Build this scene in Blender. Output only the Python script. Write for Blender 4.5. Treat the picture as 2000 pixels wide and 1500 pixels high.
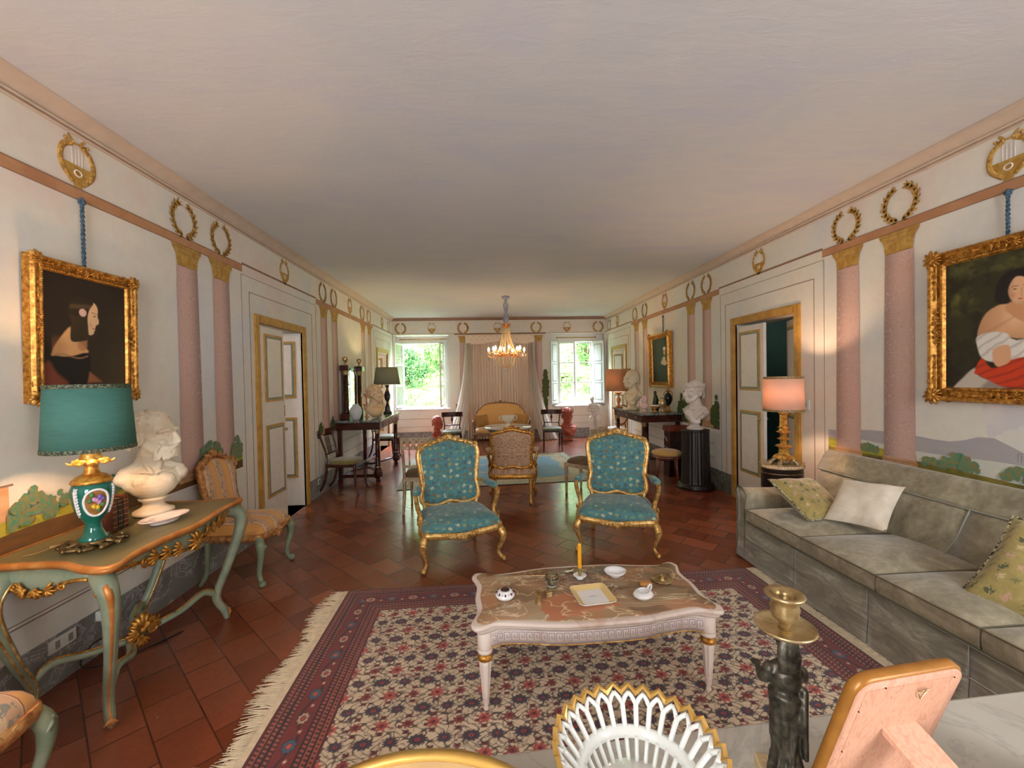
import bpy, math, random
import numpy as np
from math import sin, cos, pi, radians as rad, atan2, sqrt, exp
from mathutils import Vector, Matrix

for o in list(bpy.data.objects): bpy.data.objects.remove(o, do_unlink=True)
S = bpy.context.scene
COL = S.collection
random.seed(7)
def srgb(r, g, b):
    f = lambda c: (c/255/12.92) if c/255 <= .04045 else ((c/255+.055)/1.055)**2.4
    return (f(r), f(g), f(b), 1.0)

# ------------------------------------------------------------------ camera
F0 = 818.5                                   # focal length in pixels of the 2000 px wide frame
yaw, pitch, roll = .0651, -.0175, -.0188
CAMZ = 1.6
fw = Vector((sin(yaw)*cos(pitch), cos(yaw)*cos(pitch), sin(pitch)))
rt = Vector((cos(yaw), -sin(yaw), 0)); up = rt.cross(fw)
r2 = cos(roll)*rt + sin(roll)*up; u2 = -sin(roll)*rt + cos(roll)*up
cam = bpy.data.objects.new('camera', bpy.data.cameras.new('camera')); COL.objects.link(cam)
cam.data.sensor_width = 36; cam.data.lens = F0/2000*36; cam.data.clip_start = .02; cam.data.clip_end = 200
M = Matrix.Identity(4)
for i, v in enumerate((r2, u2, -fw)):
    for j in range(3): M[j][i] = v[j]
M.translation = Vector((0, 0, CAMZ)); cam.matrix_world = M
S.camera = cam

# ------------------------------------------------------------------ view, sky, sun, window light
S.view_settings.view_transform = 'Standard'; S.view_settings.look = 'None'
S.view_settings.exposure = 0.42; S.view_settings.gamma = 1.0; S.view_settings.use_curve_mapping = False
world = bpy.data.worlds.new('sky'); S.world = world; world.use_nodes = True
bg = world.node_tree.nodes['Background']
bg.inputs[0].default_value = (.86, .93, 1.0, 1); bg.inputs[1].default_value = 7.0
def sun(rot, e, c):
    L = bpy.data.lights.new('sun', 'SUN'); L.energy = e; L.color = c; L.angle = .02
    o = bpy.data.objects.new('sun', L); COL.objects.link(o); o.rotation_euler = rot
def area(loc, target, sx, sy, e, c):
    L = bpy.data.lights.new('window_daylight', 'AREA'); L.shape = 'RECTANGLE'; L.size = sx; L.size_y = sy
    L.energy = e; L.color = c
    o = bpy.data.objects.new('window_daylight', L); COL.objects.link(o); o.location = loc
    o.rotation_euler = (Vector(target)-Vector(loc)).to_track_quat('-Z', 'Y').to_euler()
    return o
def point(name, loc, e, c, r=.03):
    L = bpy.data.lights.new(name, 'POINT'); L.energy = e; L.color = c; L.shadow_soft_size = r
    o = bpy.data.objects.new(name, L); COL.objects.link(o); o.location = loc; return o
sun((rad(38), 0, rad(18)), 14, (1, .96, .88))            # over the roof: lights the slope behind the house
area((-1.6, 11.95, 3.55), (-1.1, 8.6, 0), 1.8, 1.3, 1000, (.74, .80, 1))   # open sky above the far windows
area((2.4, 11.95, 3.55), (1.9, 8.6, 0), 1.8, 1.3, 1000, (.74, .80, 1))
area((-1.15, -1.32, 1.72), (-1.15, 3, 1.72), 1.3, 1.9, 48, (.93, .95, 1))  # windows behind the camera
area((2.05, -1.32, 1.72), (2.05, 3, 1.72), 1.3, 1.9, 48, (.93, .95, 1))

# ------------------------------------------------------------------ helpers
def tag(o, label=None, cat=None, group=None, kind=None):
    if label: o['label'] = label
    if cat: o['category'] = cat
    if group: o['group'] = group
    if kind: o['kind'] = kind
    return o
def thing(name, label, cat, loc=(0, 0, 0), rotz=0, group=None, scale=None):
    o = bpy.data.objects.new(name, None); COL.objects.link(o); o.empty_display_size = .05
    o.location = loc; o.rotation_euler = (0, 0, rotz)
    if scale: o.scale = (scale,)*3 if not hasattr(scale, '__len__') else scale
    return tag(o, label, cat, group)
class MB:
    def __init__(s): s.v = []; s.f = []; s.m = []; s.s = []; s.c = None
    def add(s, vs, fs, mat=0, smooth=True, M=None):
        n = len(s.v)
        for p in vs:
            p = Vector(p)
            if M is not None: p = M @ p
            s.v.append(p[:])
        for f in fs: s.f.append([i+n for i in f]); s.m.append(mat); s.s.append(smooth)
        return s
    def box(s, x0, x1, y0, y1, z0, z1, mat=0, M=None, taper=1.0):
        cx, cy = (x0+x1)/2, (y0+y1)/2; t = taper
        b = [(x0, y0), (x1, y0), (x1, y1), (x0, y1)]
        vs = [(cx+(x-cx)*t, cy+(y-cy)*t, z0) for x, y in b] + [(x, y, z1) for x, y in b]
        return s.add(vs, [(3, 2, 1, 0), (4, 5, 6, 7), (0, 1, 5, 4), (1, 2, 6, 5), (2, 3, 7, 6), (3, 0, 4, 7)], mat, False, M)
    def loft(s, rings, mat=0, M=None, smooth=True, cap=True, closed=True, loop=False):
        n = len(rings[0]); vs = [p for r in rings for p in r]; fs = []
        R = len(rings)
        for i in range(R if loop else R-1):
            j = (i+1) % R
            for k in range(n if closed else n-1):
                l = (k+1) % n
                fs.append((i*n+k, i*n+l, j*n+l, j*n+k))
        if cap and not loop and closed:
            fs.append(tuple(range(n-1, -1, -1))); fs.append(tuple((R-1)*n+k for k in range(n)))
        return s.add(vs, fs, mat, smooth, M)
    def lathe(s, prof, seg=24, mat=0, M=None, mod=None, c=(0, 0, 0), smooth=True, sy=1.0, cap=True):
        rings = []
        for r, z in prof:
            r = max(r, .0002)
            rings.append([(c[0]+r*(mod(2*pi*k/seg, z) if mod else 1)*cos(2*pi*k/seg),
                           c[1]+sy*r*(mod(2*pi*k/seg, z) if mod else 1)*sin(2*pi*k/seg), c[2]+z) for k in range(seg)])
        return s.loft(rings, mat, M, smooth, cap)
    def tube(s, path, r, seg=8, mat=0, M=None, closed=False, flat=None, cap=True):
        P = [Vector(p) for p in path]; n = len(P)
        rad_ = r if hasattr(r, '__len__') else [r]*n
        if len(rad_) != n:
            rad_ = [float(np.interp(i/(n-1), np.linspace(0, 1, len(rad_)), rad_)) for i in range(n)]
        T = []
        for i in range(n):
            a = P[(i-1) % n] if (closed or i > 0) else P[i]; b = P[(i+1) % n] if (closed or i < n-1) else P[i]
            t = (b-a); T.append(t.normalized() if t.length > 1e-9 else Vector((0, 0, 1)))
        ref = Vector((0, 0, 1)) if abs(T[0].z) < .9 else Vector((0, 1, 0))
        nrm = (ref - ref.dot(T[0])*T[0]).normalized(); rings = []
        for i in range(n):
            nrm = (nrm - nrm.dot(T[i])*T[i])
            nrm = nrm.normalized() if nrm.length > 1e-6 else T[i].orthogonal().normalized()
            b = T[i].cross(nrm); fx, fy = flat if flat else (1, 1)
            rings.append([(P[i] + rad_[i]*(fx*cos(2*pi*k/seg)*nrm + fy*sin(2*pi*k/seg)*b))[:] for k in range(seg)])
        return s.loft(rings, mat, M, True, cap, True, closed)
    def ell(s, c, r, seg=12, rings=8, mat=0, M=None, R=None):
        if not hasattr(r, '__len__'): r = (r, r, r)
        rg = []
        for i in range(rings+1):
            t = pi*i/rings; st = max(sin(t), .02)
            ring = []
            for k in range(seg):
                p = Vector((r[0]*st*cos(2*pi*k/seg), r[1]*st*sin(2*pi*k/seg), -r[2]*cos(t)))
                if R is not None: p = R @ p
                ring.append((c[0]+p.x, c[1]+p.y, c[2]+p.z))
            rg.append(ring)
        return s.loft(rg, mat, M)
    def prism(s, pts, h0, h1, axis='z', mat=0, M=None, smooth=False):
        f = {'z': lambda u, v, h: (u, v, h), 'y': lambda u, v, h: (u, h, v), 'x': lambda u, v, h: (h, u, v)}[axis]
        return s.loft([[f(u, v, h0) for u, v in pts], [f(u, v, h1) for u, v in pts]], mat, M, smooth)
def spl(pts, n=6, closed=False):
    P = [np.array(p, float) for p in pts]; N = len(P); out = []
    for i in range(N if closed else N-1):
        if closed: a, b, c, d = P[i-1], P[i], P[(i+1) % N], P[(i+2) % N]
        else: a, b, c, d = P[max(i-1, 0)], P[i], P[i+1], P[min(i+2, N-1)]
        for k in range(n):
            t = k/n
            out.append(tuple(.5*((2*b)+(-a+c)*t+(2*a-5*b+4*c-d)*t*t+(-a+3*b-3*c+d)*t**3)))
    if not closed: out.append(tuple(P[-1]))
    return out
def obj(name, mb, mats, parent=None, loc=None, rotz=None, bevel=0, sub=0, remesh=0, solid=0, smooth_it=0, kind=None, label=None):
    me = bpy.data.meshes.new(name); me.from_pydata(mb.v, [], mb.f)
    if not isinstance(mats, (list, tuple)): mats = [mats]
    for m in mats: me.materials.append(m)
    me.polygons.foreach_set('material_index', mb.m); me.polygons.foreach_set('use_smooth', mb.s)
    if mb.c is not None:
        ca = me.color_attributes.new('Col', 'FLOAT_COLOR', 'POINT')
        ca.data.foreach_set('color', np.asarray(mb.c, np.float32).ravel())
    me.update()
    o = bpy.data.objects.new(name, me); COL.objects.link(o)
    if parent: o.parent = parent
    if loc is not None: o.location = loc
    if rotz is not None: o.rotation_euler = (0, 0, rotz)
    if solid: m = o.modifiers.new('t', 'SOLIDIFY'); m.thickness = solid; m.offset = 0
    if remesh:
        m = o.modifiers.new('r', 'REMESH'); m.mode = 'VOXEL'; m.voxel_size = remesh; m.use_smooth_shade = True
        m = o.modifiers.new('s', 'SMOOTH'); m.factor = .5; m.iterations = smooth_it or 3
    if bevel: m = o.modifiers.new('b', 'BEVEL'); m.width = bevel; m.segments = 2; m.limit_method = 'ANGLE'; m.angle_limit = .7
    if sub: m = o.modifiers.new('u', 'SUBSURF'); m.levels = sub; m.render_levels = sub
    if kind: o['kind'] = kind
    if label: o['label'] = label
    return o
def single(name, mb, mats, label, cat, loc=None, rotz=None, group=None, **k):
    return tag(obj(name, mb, mats, None, loc, rotz, **k), label, cat, group)
def copy_tree(o, loc, rotz=None, label=None, parent=None):
    c = o.copy(); COL.objects.link(c)
    if parent: c.parent = parent
    else:
        c.location = loc
        if rotz is not None: c.rotation_euler = (0, 0, rotz)
        if label: c['label'] = label
    for ch in list(o.children): copy_tree(ch, None, None, None, c)
    return c
def grid_mesh(nx, ny, fn, cols=None):
    """fn(U,V)->X,Y,Z arrays; cols (ny+1,nx+1,3) linear"""
    mb = MB(); u = np.linspace(0, 1, nx+1); v = np.linspace(0, 1, ny+1); U, V = np.meshgrid(u, v)
    X, Y, Z = fn(U, V); X = X+0*U; Y = Y+0*U; Z = Z+0*U
    mb.v = np.stack([X.ravel(), Y.ravel(), Z.ravel()], 1).tolist()
    i = np.arange(nx)[None, :]+(nx+1)*np.arange(ny)[:, None]; i = i.ravel()
    mb.f = np.stack([i, i+1, i+nx+2, i+nx+1], 1).tolist(); mb.m = [0]*len(mb.f); mb.s = [True]*len(mb.f)
    if cols is not None:
        mb.c = np.concatenate([cols.reshape(-1, 3), np.ones((cols.shape[0]*cols.shape[1], 1))], 1)
    return mb
def lin(c): return np.array(srgb(*c)[:3])
def mixc(A, c, m): return A*(1-m[..., None]) + lin(c)*m[..., None]
def smask(d, s): return np.clip(.5-d/s, 0, 1)      # signed distance -> soft mask
def polymask(X, Y, pts, soft=0):
    n = len(pts); ins = np.zeros(X.shape, bool); D = np.full(X.shape, 1e9)
    for i in range(n):
        x0, y0 = pts[i][:2]; x1, y1 = pts[(i+1) % n][:2]
        if y0 != y1:
            c = ((y0 > Y) != (y1 > Y)) & (X < (x1-x0)*(Y-y0)/(y1-y0)+x0); ins ^= c
        if soft:
            L2 = (x1-x0)**2+(y1-y0)**2+1e-12; t = np.clip(((X-x0)*(x1-x0)+(Y-y0)*(y1-y0))/L2, 0, 1)
            D = np.minimum(D, np.hypot(X-x0-t*(x1-x0), Y-y0-t*(y1-y0)))
    if not soft: return ins.astype(float)
    return np.clip(.5+np.where(ins, D, -D)/soft, 0, 1)
def vnoise(X, Y, seed=0):
    X0 = np.floor(X); Y0 = np.floor(Y); fx = X-X0; fy = Y-Y0; fx = fx*fx*(3-2*fx); fy = fy*fy*(3-2*fy)
    h = lambda a, b: np.modf(np.abs(np.sin(a*127.1+b*311.7+seed*74.7)*43758.5453))[0]
    return (h(X0, Y0)*(1-fx)+h(X0+1, Y0)*fx)*(1-fy)+(h(X0, Y0+1)*(1-fx)+h(X0+1, Y0+1)*fx)*fy
def fbm(X, Y, o=4, seed=0):
    a = .5; r = 0*X
    for i in range(o): r = r+a*vnoise(X*2**i, Y*2**i, seed+i); a *= .5
    return r

# ------------------------------------------------------------------ materials
class NT:
    def __init__(s, name):
        s.m = bpy.data.materials.new(name); s.m.use_nodes = True; s.t = s.m.node_tree
        s.b = s.t.nodes['Principled BSDF']; s.out = s.t.nodes['Material Output']
    def n(s, ty, **k):
        nd = s.t.nodes.new(ty)
        for a, v in k.items():
            if a.startswith('i_'):
                key = a[2:].replace('_', ' '); nd.inputs[key].default_value = v
            else: setattr(nd, a, v)
        return nd
    def l(s, a, b): s.t.links.new(a, b)
    def co(s, scale=(1, 1, 1), rot=(0, 0, 0), kind='Object'):
        tc = s.n('ShaderNodeTexCoord'); mp = s.n('ShaderNodeMapping')
        mp.inputs['Scale'].default_value = scale; mp.inputs['Rotation'].default_value = rot
        s.l(tc.outputs[kind], mp.inputs[0]); return mp.outputs[0]
    def noise(s, vec, scale, detail=3, rough=.55, dist=0):
        nd = s.n('ShaderNodeTexNoise', i_Scale=scale, i_Detail=detail, i_Roughness=rough, i_Distortion=dist)
        s.l(vec, nd.inputs['Vector']); return nd.outputs['Fac']
    def ramp(s, fac, stops, interp='LINEAR'):
        r = s.n('ShaderNodeValToRGB'); r.color_ramp.interpolation = interp; e = r.color_ramp.elements
        while len(e) < len(stops): e.new(.5)
        for el, (p, c) in zip(e, stops): el.position = p; el.color = c if len(c) == 4 else srgb(*c)
        s.l(fac, r.inputs[0]); return r.outputs[0]
    def mix(s, fac, a, b, mode='MIX'):
        x = s.n('ShaderNodeMix', data_type='RGBA', blend_type=mode)
        for i, v in ((0, fac), (6, a), (7, b)):
            if isinstance(v, bpy.types.NodeSocket): s.l(v, x.inputs[i])
            elif i == 0: x.inputs[0].default_value = v
            else: x.inputs[i].default_value = v if len(v) == 4 else srgb(*v)
        return x.outputs[2]
    def math(s, op, a, b=0., clamp=False):
        x = s.n('ShaderNodeMath', operation=op, use_clamp=clamp)
        for i, v in ((0, a), (1, b)):
            if isinstance(v, bpy.types.NodeSocket): s.l(v, x.inputs[i])
            else: x.inputs[i].default_value = v
        return x.outputs[0]
    def set(s, col=None, rough=None, metal=None, **k):
        for key, v in (('Base Color', col), ('Roughness', rough), ('Metallic', metal)):
            if v is None: continue
            if isinstance(v, bpy.types.NodeSocket): s.l(v, s.b.inputs[key])
            else: s.b.inputs[key].default_value = (v if len(v) == 4 else srgb(*v)) if key == 'Base Color' else v
        for a, v in k.items(): s.b.inputs[a.replace('_', ' ')].default_value = v
        return s
    def bump(s, h, strength=.2, dist=.01):
        b = s.n('ShaderNodeBump', i_Strength=strength, i_Distance=dist); s.l(h, b.inputs['Height'])
        s.l(b.outputs[0], s.b.inputs['Normal']); return s
def plain(name, c, rough=.5, metal=0, var=.12, scale=12, bump=0, **k):
    t = NT(name); v = t.co(); n = t.noise(v, scale, 4)
    a = [x*(1-var) for x in srgb(*c)[:3]]+[1]; b = [min(1, x*(1+var)) for x in srgb(*c)[:3]]+[1]
    t.set(t.ramp(n, [(.3, a), (.7, b)]), rough, metal, **k)
    if bump: t.bump(t.noise(v, scale*4, 3), bump, .004)
    return t.m
def two(name, c1, c2, scale=8, lo=.42, hi=.58, rough=.5, metal=0, detail=5, dist=.5, bump=0, sc=(1, 1, 1), **k):
    t = NT(name); v = t.co(sc); n = t.noise(v, scale, detail, .6, dist)
    t.set(t.ramp(n, [(lo, c1), (hi, c2)]), rough, metal, **k)
    if bump: t.bump(n, bump, .004)
    return t.m
def veined(name, c1, c2, vein, scale=3, width=.03, rough=.18, c3=None):
    t = NT(name); v = t.co(); n = t.noise(v, scale, 5, .6, 1.2)
    st = [(.35, c1), (.62, c2)] + ([(.75, c3)] if c3 else [])
    base = t.ramp(n, st)
    n2 = t.noise(v, scale*1.7, 6, .65, 2.0); r = t.math('ABSOLUTE', t.math('SUBTRACT', n2, .5))
    f = t.ramp(r, [(0, (1, 1, 1, 1)), (width, (0, 0, 0, 1))])
    t.set(t.mix(f, base, vein), rough); return t.m
def attr_mat(name, rough=.6, speck=0, bump=0, scale=60):
    t = NT(name); a = t.n('ShaderNodeAttribute', attribute_name='Col'); c = a.outputs['Color']
    v = t.co()
    if speck:
        n = t.noise(v, scale, 2, .5)
        c = t.mix(t.ramp(n, [(.6, (0, 0, 0, 1)), (.7, (speck,)*3+(1,))]), c, (225, 200, 190))
        n = t.noise(v, scale*1.4, 2, .5)
        c = t.mix(t.ramp(n, [(.62, (0, 0, 0, 1)), (.72, (speck,)*3+(1,))]), c, (120, 75, 75))
    t.set(c, rough)
    if bump: t.bump(t.noise(v, scale, 2), bump, .003)
    return t.m
# gilt, woods, stones
def gilt_mat(name, c1, c2, c3, rough=.33, metal=.75, scale=28):
    t = NT(name); v = t.co(); n = t.noise(v, scale, 5, .6)
    t.set(t.ramp(n, [(.3, c1), (.5, c2), (.72, c3)]), rough, metal); t.bump(n, .25, .004); return t.m
GILT = gilt_mat('gilt_wood', (128, 84, 34), (205, 158, 84), (236, 204, 140), .36, .55)
GILTD = gilt_mat('gilt_frame', (104, 62, 16), (190, 128, 46), (232, 184, 96), .4, .6, 40)
BRASS = gilt_mat('brass', (134, 108, 62), (186, 160, 112), (222, 204, 162), .32, .8, 20)
PINKGILT = gilt_mat('rubbed_gilt', (128, 66, 32), (196, 136, 78), (220, 180, 120), .4, .45)
DARKW = two('mahogany', (38, 14, 8), (84, 36, 22), 6, .35, .7, .22, sc=(1, 1, 6))
BLACKW = plain('ebonised_wood', (30, 20, 18), .3, 0, .3)
WHITEP = two('old_white_paint', (222, 203, 188), (198, 164, 142), 9, .52, .75, .5)
CREAMP = two('worn_cream_paint', (190, 168, 135), (160, 134, 100), 14, .4, .65, .5)
PORC = plain('white_porcelain', (240, 236, 232), .12, 0, .02, Coat_Weight=.6)
_t = NT('clear_glass'); _a = _t.n('ShaderNodeBsdfTransparent'); _a.inputs[0].default_value = (.96, .98, .97, 1); _g = _t.n('ShaderNodeBsdfGlossy', i_Roughness=.05); _f = _t.n('ShaderNodeFresnel', i_IOR=1.45); _m = _t.n('ShaderNodeMixShader')
_t.l(_t.math('MULTIPLY', _f.outputs[0], .8), _m.inputs[0]); _t.l(_a.outputs[0], _m.inputs[1]); _t.l(_g.outputs[0], _m.inputs[2]); _t.l(_m.outputs[0], _t.out.inputs[0]); GLASS = _t.m
BLACK = plain('black_metal', (16, 14, 14), .35, .3)
BRONZE = two('dark_bronze', (40, 38, 32), (92, 84, 70), 60, .35, .7, .36, .6, bump=.35)
# ================================================================== THE ROOM
XL, XR, YF, YB, ZC = -2.316, 3.192, 10.8, -1.0, 3.13
def plaster(name, c1, c2, c3, sc=.9, bump=.12):
    t = NT(name); v = t.co(); n = t.noise(v, sc, 5, .6, .6)
    base = t.ramp(n, [(.32, c1), (.5, c2), (.68, c3)])
    n2 = t.noise(v, 14, 4, .6)
    base = t.mix(t.ramp(n2, [(.3, (.12,)*3+(1,)), (.6, (0, 0, 0, 1))]), base, (190, 175, 165))
    t.set(base, .85); t.bump(t.noise(v, 45, 4, .6), bump, .006); return t.m
WALLM = plaster('frescoed_plaster', (216, 216, 214), (228, 222, 206), (228, 208, 196))
SIDEW = plaster('next_room_plaster', (226, 220, 214), (232, 226, 220), (222, 216, 210))
TEAL = plain('dark_green_room', (28, 62, 54), .7)
t = NT('ceiling_plaster'); v = t.co((.45, 1, 1)); n = t.noise(v, 1.6, 6, .6, .6)
t.set(t.ramp(n, [(.34, (208, 208, 208)), (.5, (215, 212, 208)), (.66, (208, 206, 212))]), .9)
v2 = t.co((.35, 1, 1)); t.bump(t.noise(v2, 14, 5, .6, .5), .3, .01); CEILM = t.m
# floor: herring-laid terracotta bricks at 45 degrees
t = NT('terracotta_tiles'); tc = t.n('ShaderNodeTexCoord'); mp = t.n('ShaderNodeMapping', vector_type='POINT')
mp.inputs['Rotation'].default_value = (0, 0, rad(-135)); mp.inputs['Location'].default_value = (.03, .115, 0)
t.l(tc.outputs['Object'], mp.inputs[0])
br = t.n('ShaderNodeTexBrick', offset=.5, i_Scale=1.0, i_Mortar_Size=.004, i_Mortar_Smooth=.25, i_Bias=0.0, i_Brick_Width=.29, i_Row_Height=.193)
br.inputs['Color1'].default_value = srgb(104, 50, 30); br.inputs['Color2'].default_value = srgb(150, 84, 56)
br.inputs['Mortar'].default_value = srgb(66, 36, 24)
t.l(mp.outputs[0], br.inputs['Vector'])
v = t.co(); n = t.noise(v, 1.3, 6, .62, .6); n3 = t.noise(v, 28, 4, .6)
c = t.mix(t.ramp(n, [(.35, (0, 0, 0, 1)), (.65, (.5,)*3+(1,))]), br.outputs['Color'], (122, 58, 36))
c = t.mix(t.ramp(n3, [(.45, (0, 0, 0, 1)), (.75, (.25,)*3+(1,))]), c, (96, 42, 26))
t.set(c, t.math('ADD', t.math('MULTIPLY', n3, .24), .10)); t.b.inputs['Specular IOR Level'].default_value = .7
h = t.math('ADD', t.math('MULTIPLY', br.outputs['Fac'], -1.0), t.math('MULTIPLY', n3, .35)); t.bump(h, .35, .004); FLOORM = t.m
BASEM = veined('grey_painted_marble', (116, 112, 108), (140, 136, 132), (196, 194, 190), 2.2, .02, .5)
BASER = veined('green_painted_marble', (96, 94, 80), (120, 116, 104), (176, 174, 156), 2.2, .018, .5)
OCHRE = two('ochre_paint', (196, 150, 70), (176, 126, 52), 10, .4, .65, .55)
BANDM = two('rose_brown_band', (192, 142, 102), (178, 126, 88), 5, .4, .6, .7)
LINEM = plain('brown_fresco_line', (150, 116, 92), .8)
LINE2 = plain('pale_fresco_line', (236, 224, 214), .8)
GREYL = plain('grey_fresco_line', (138, 128, 120), .8)
SAGE = plain('sage_paint', (126, 132, 112), .5)
DOORP = plain('cream_door_paint', (226, 216, 204), .45, 0, .05)
CORN = plain('cornice_paint', (206, 184, 162), .8, 0, .06)
LEAFO = two('ochre_fresco_leaf', (158, 112, 44), (206, 162, 84), 40, .4, .6, .75)
YELO = two('yellow_fresco', (196, 156, 76), (170, 126, 52), 20, .4, .6, .75)

def struct(name, mb, m, **k): return obj(name, mb, m, kind='structure', **k)
mb = MB(); mb.box(-5.2, 6.2, -3.2, YF+.4, -.12, 0); struct('floor', mb, FLOORM)
mb = MB(); mb.box(XL-.3, XR+.3, YB-.3, YF+.4, ZC, ZC+.15); struct('ceiling', mb, CEILM)
def wall(name, P, a0, a1, z1, holes, th, mat=None):
    """P(a,e,z)->xyz, e=0 room face, e=th outside; one mesh with reveals"""
    mb = MB(); A = sorted({a0, a1, *[h[0] for h in holes], *[h[1] for h in holes]}); Z = sorted({0, z1, *[h[2] for h in holes], *[h[3] for h in holes]})
    for i in range(len(A)-1):
        for j in range(len(Z)-1):
            ca, cz = (A[i]+A[i+1])/2, (Z[j]+Z[j+1])/2
            if any(h[0] < ca < h[1] and h[2] < cz < h[3] for h in holes): continue
            for e in (0, th):
                mb.add([P(A[i], e, Z[j]), P(A[i+1], e, Z[j]), P(A[i+1], e, Z[j+1]), P(A[i], e, Z[j+1])], [(0, 1, 2, 3)], 0, False)
    for h in holes+[(a0, a1, 0, z1)]:
        b, c, z0, z9 = h
        for q in ([(b, z0), (b, z9)], [(c, z0), (c, z9)], [(b, z0), (c, z0)], [(b, z9), (c, z9)]):
            (p, r), (s_, u) = q
            mb.add([P(p, 0, r), P(s_, 0, u), P(s_, th, u), P(p, th, r)], [(0, 1, 2, 3)], 0, False)
    return struct(name, mb, mat or WALLM)
PL = lambda a, e, z: (XL-e, a, z)
PR = lambda a, e, z: (XR+e, a, z)
PF = lambda a, e, z: (a, YF+e, z)
PBk = lambda a, e, z: (a, YB-e, z)
WL = wall('wall_left', PL, YB, YF, ZC, [(4.49, 5.53, 0, 2.2), (9.3, 10.2, 0, 2.18)], .3)
WR = wall('wall_right', PR, YB, YF, ZC, [(4.12, 5.14, 0, 2.2), (9.3, 10.25, 0, 2.18)], .3)
# far wall: deep window niches, walls set between
WF = wall('wall_far', PF, XL, XR, ZC, [(-2.28, -.9, .80, 2.715), (1.74, 3.15, .80, 2.70)], .34)
WB = wall('wall_back', PBk, XL, XR, ZC, [(-1.75, -.55, .8, 2.65), (1.45, 2.65, .8, 2.65)], .3)
# rooms behind the doors
def side_room(name, x0, x1, y0, y1, mats, openside):
    mb = MB(); z1 = 2.8
    if openside != 'x1': mb.box(x1, x1+.05, y0, y1, 0, z1)
    if openside != 'x0': mb.box(x0-.05, x0, y0, y1, 0, z1)
    mb.box(x0, x1, y0-.05, y0, 0, z1); mb.box(x0, x1, y1, y1+.05, 0, z1); mb.box(x0-.05, x1+.05, y0-.05, y1+.05, z1, z1+.05)
    struct(name, mb, mats)
side_room('wall_side_room_left', -4.6, XL-.31, 3.9, 6.2, SIDEW, 'x1')
side_room('wall_side_room_right', XR+.31, 5.6, 3.3, 6.2, TEAL, 'x0')
side_room('wall_far_room_left', -4.4, XL-.31, 8.8, 10.7, SIDEW, 'x1')
side_room('wall_far_room_right', XR+.31, 5.4, 8.8, 10.7, SIDEW, 'x0')
point('next_room_lamp', (-3.6, 4.9, 2.3), 16, (1, .96, .92), .15)
point('next_room_lamp', (-3.4, 9.5, 2.2), 22, (1, .93, .7), .15)
point('next_room_lamp', (4.3, 9.6, 2.2), 22, (.9, 1, .85), .15)
point('next_room_lamp', (4.6, 5.4, 2.3), 6, (1, .93, .85), .15)

# baseboards, cornices (each wall its own)
mb = MB(); 
for a, b in ((YB, 4.38), (5.64, 9.2), (10.3, YF)): mb.box(XL, XL+.004, a, b, 0, .265)
struct('baseboard_left', mb, BASEM)
mb = MB()
for a, b in ((YB, 4.0), (5.25, 9.2), (10.35, YF)): mb.box(XR-.004, XR, a, b, 0, .265)
struct('baseboard_right', mb, BASER)
mb = MB(); mb.box(XL, XR, YF-.004, YF, 0, .235); struct('baseboard_far', mb, BASEM)
prof = [(0, 3.028), (.010, 3.028), (.012, 3.040), (.006, 3.044), (.006, 3.050), (.016, 3.052), (.018, 3.064), (.008, 3.067), (.010, 3.075), (.03, 3.095), (.06, 3.115), (.10, ZC-.002)]
for nm, P, a0, a1 in (('trim_cornice_left', PL, YB, YF), ('trim_cornice_right', PR, YB, YF)):
    mb = MB(); pr = spl(prof, 3)
    mb.loft([[P(a, -e, z) for e, z in pr] for a in (a0, a1)], 0, smooth=False, cap=False, closed=False)
    struct(nm, mb, CORN)
    for zz in (3.043, 3.066):
        mb = MB(); mb.tube([P(a0, -.011, zz), P(a1, -.011, zz)], .0035, 6); obj('shadow_line', mb, LINEM, bpy.data.objects[nm])
mb = MB(); mb.loft([[PF(a, -e, z) for e, z in ((0, 3.06), (.012, 3.06), (.014, 3.075), (.03, 3.085), (.05, ZC-.002))] for a in (XL, XR)], 0, smooth=False, cap=False, closed=False)
struct('trim_cornice_far', mb, LINEM)

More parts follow.
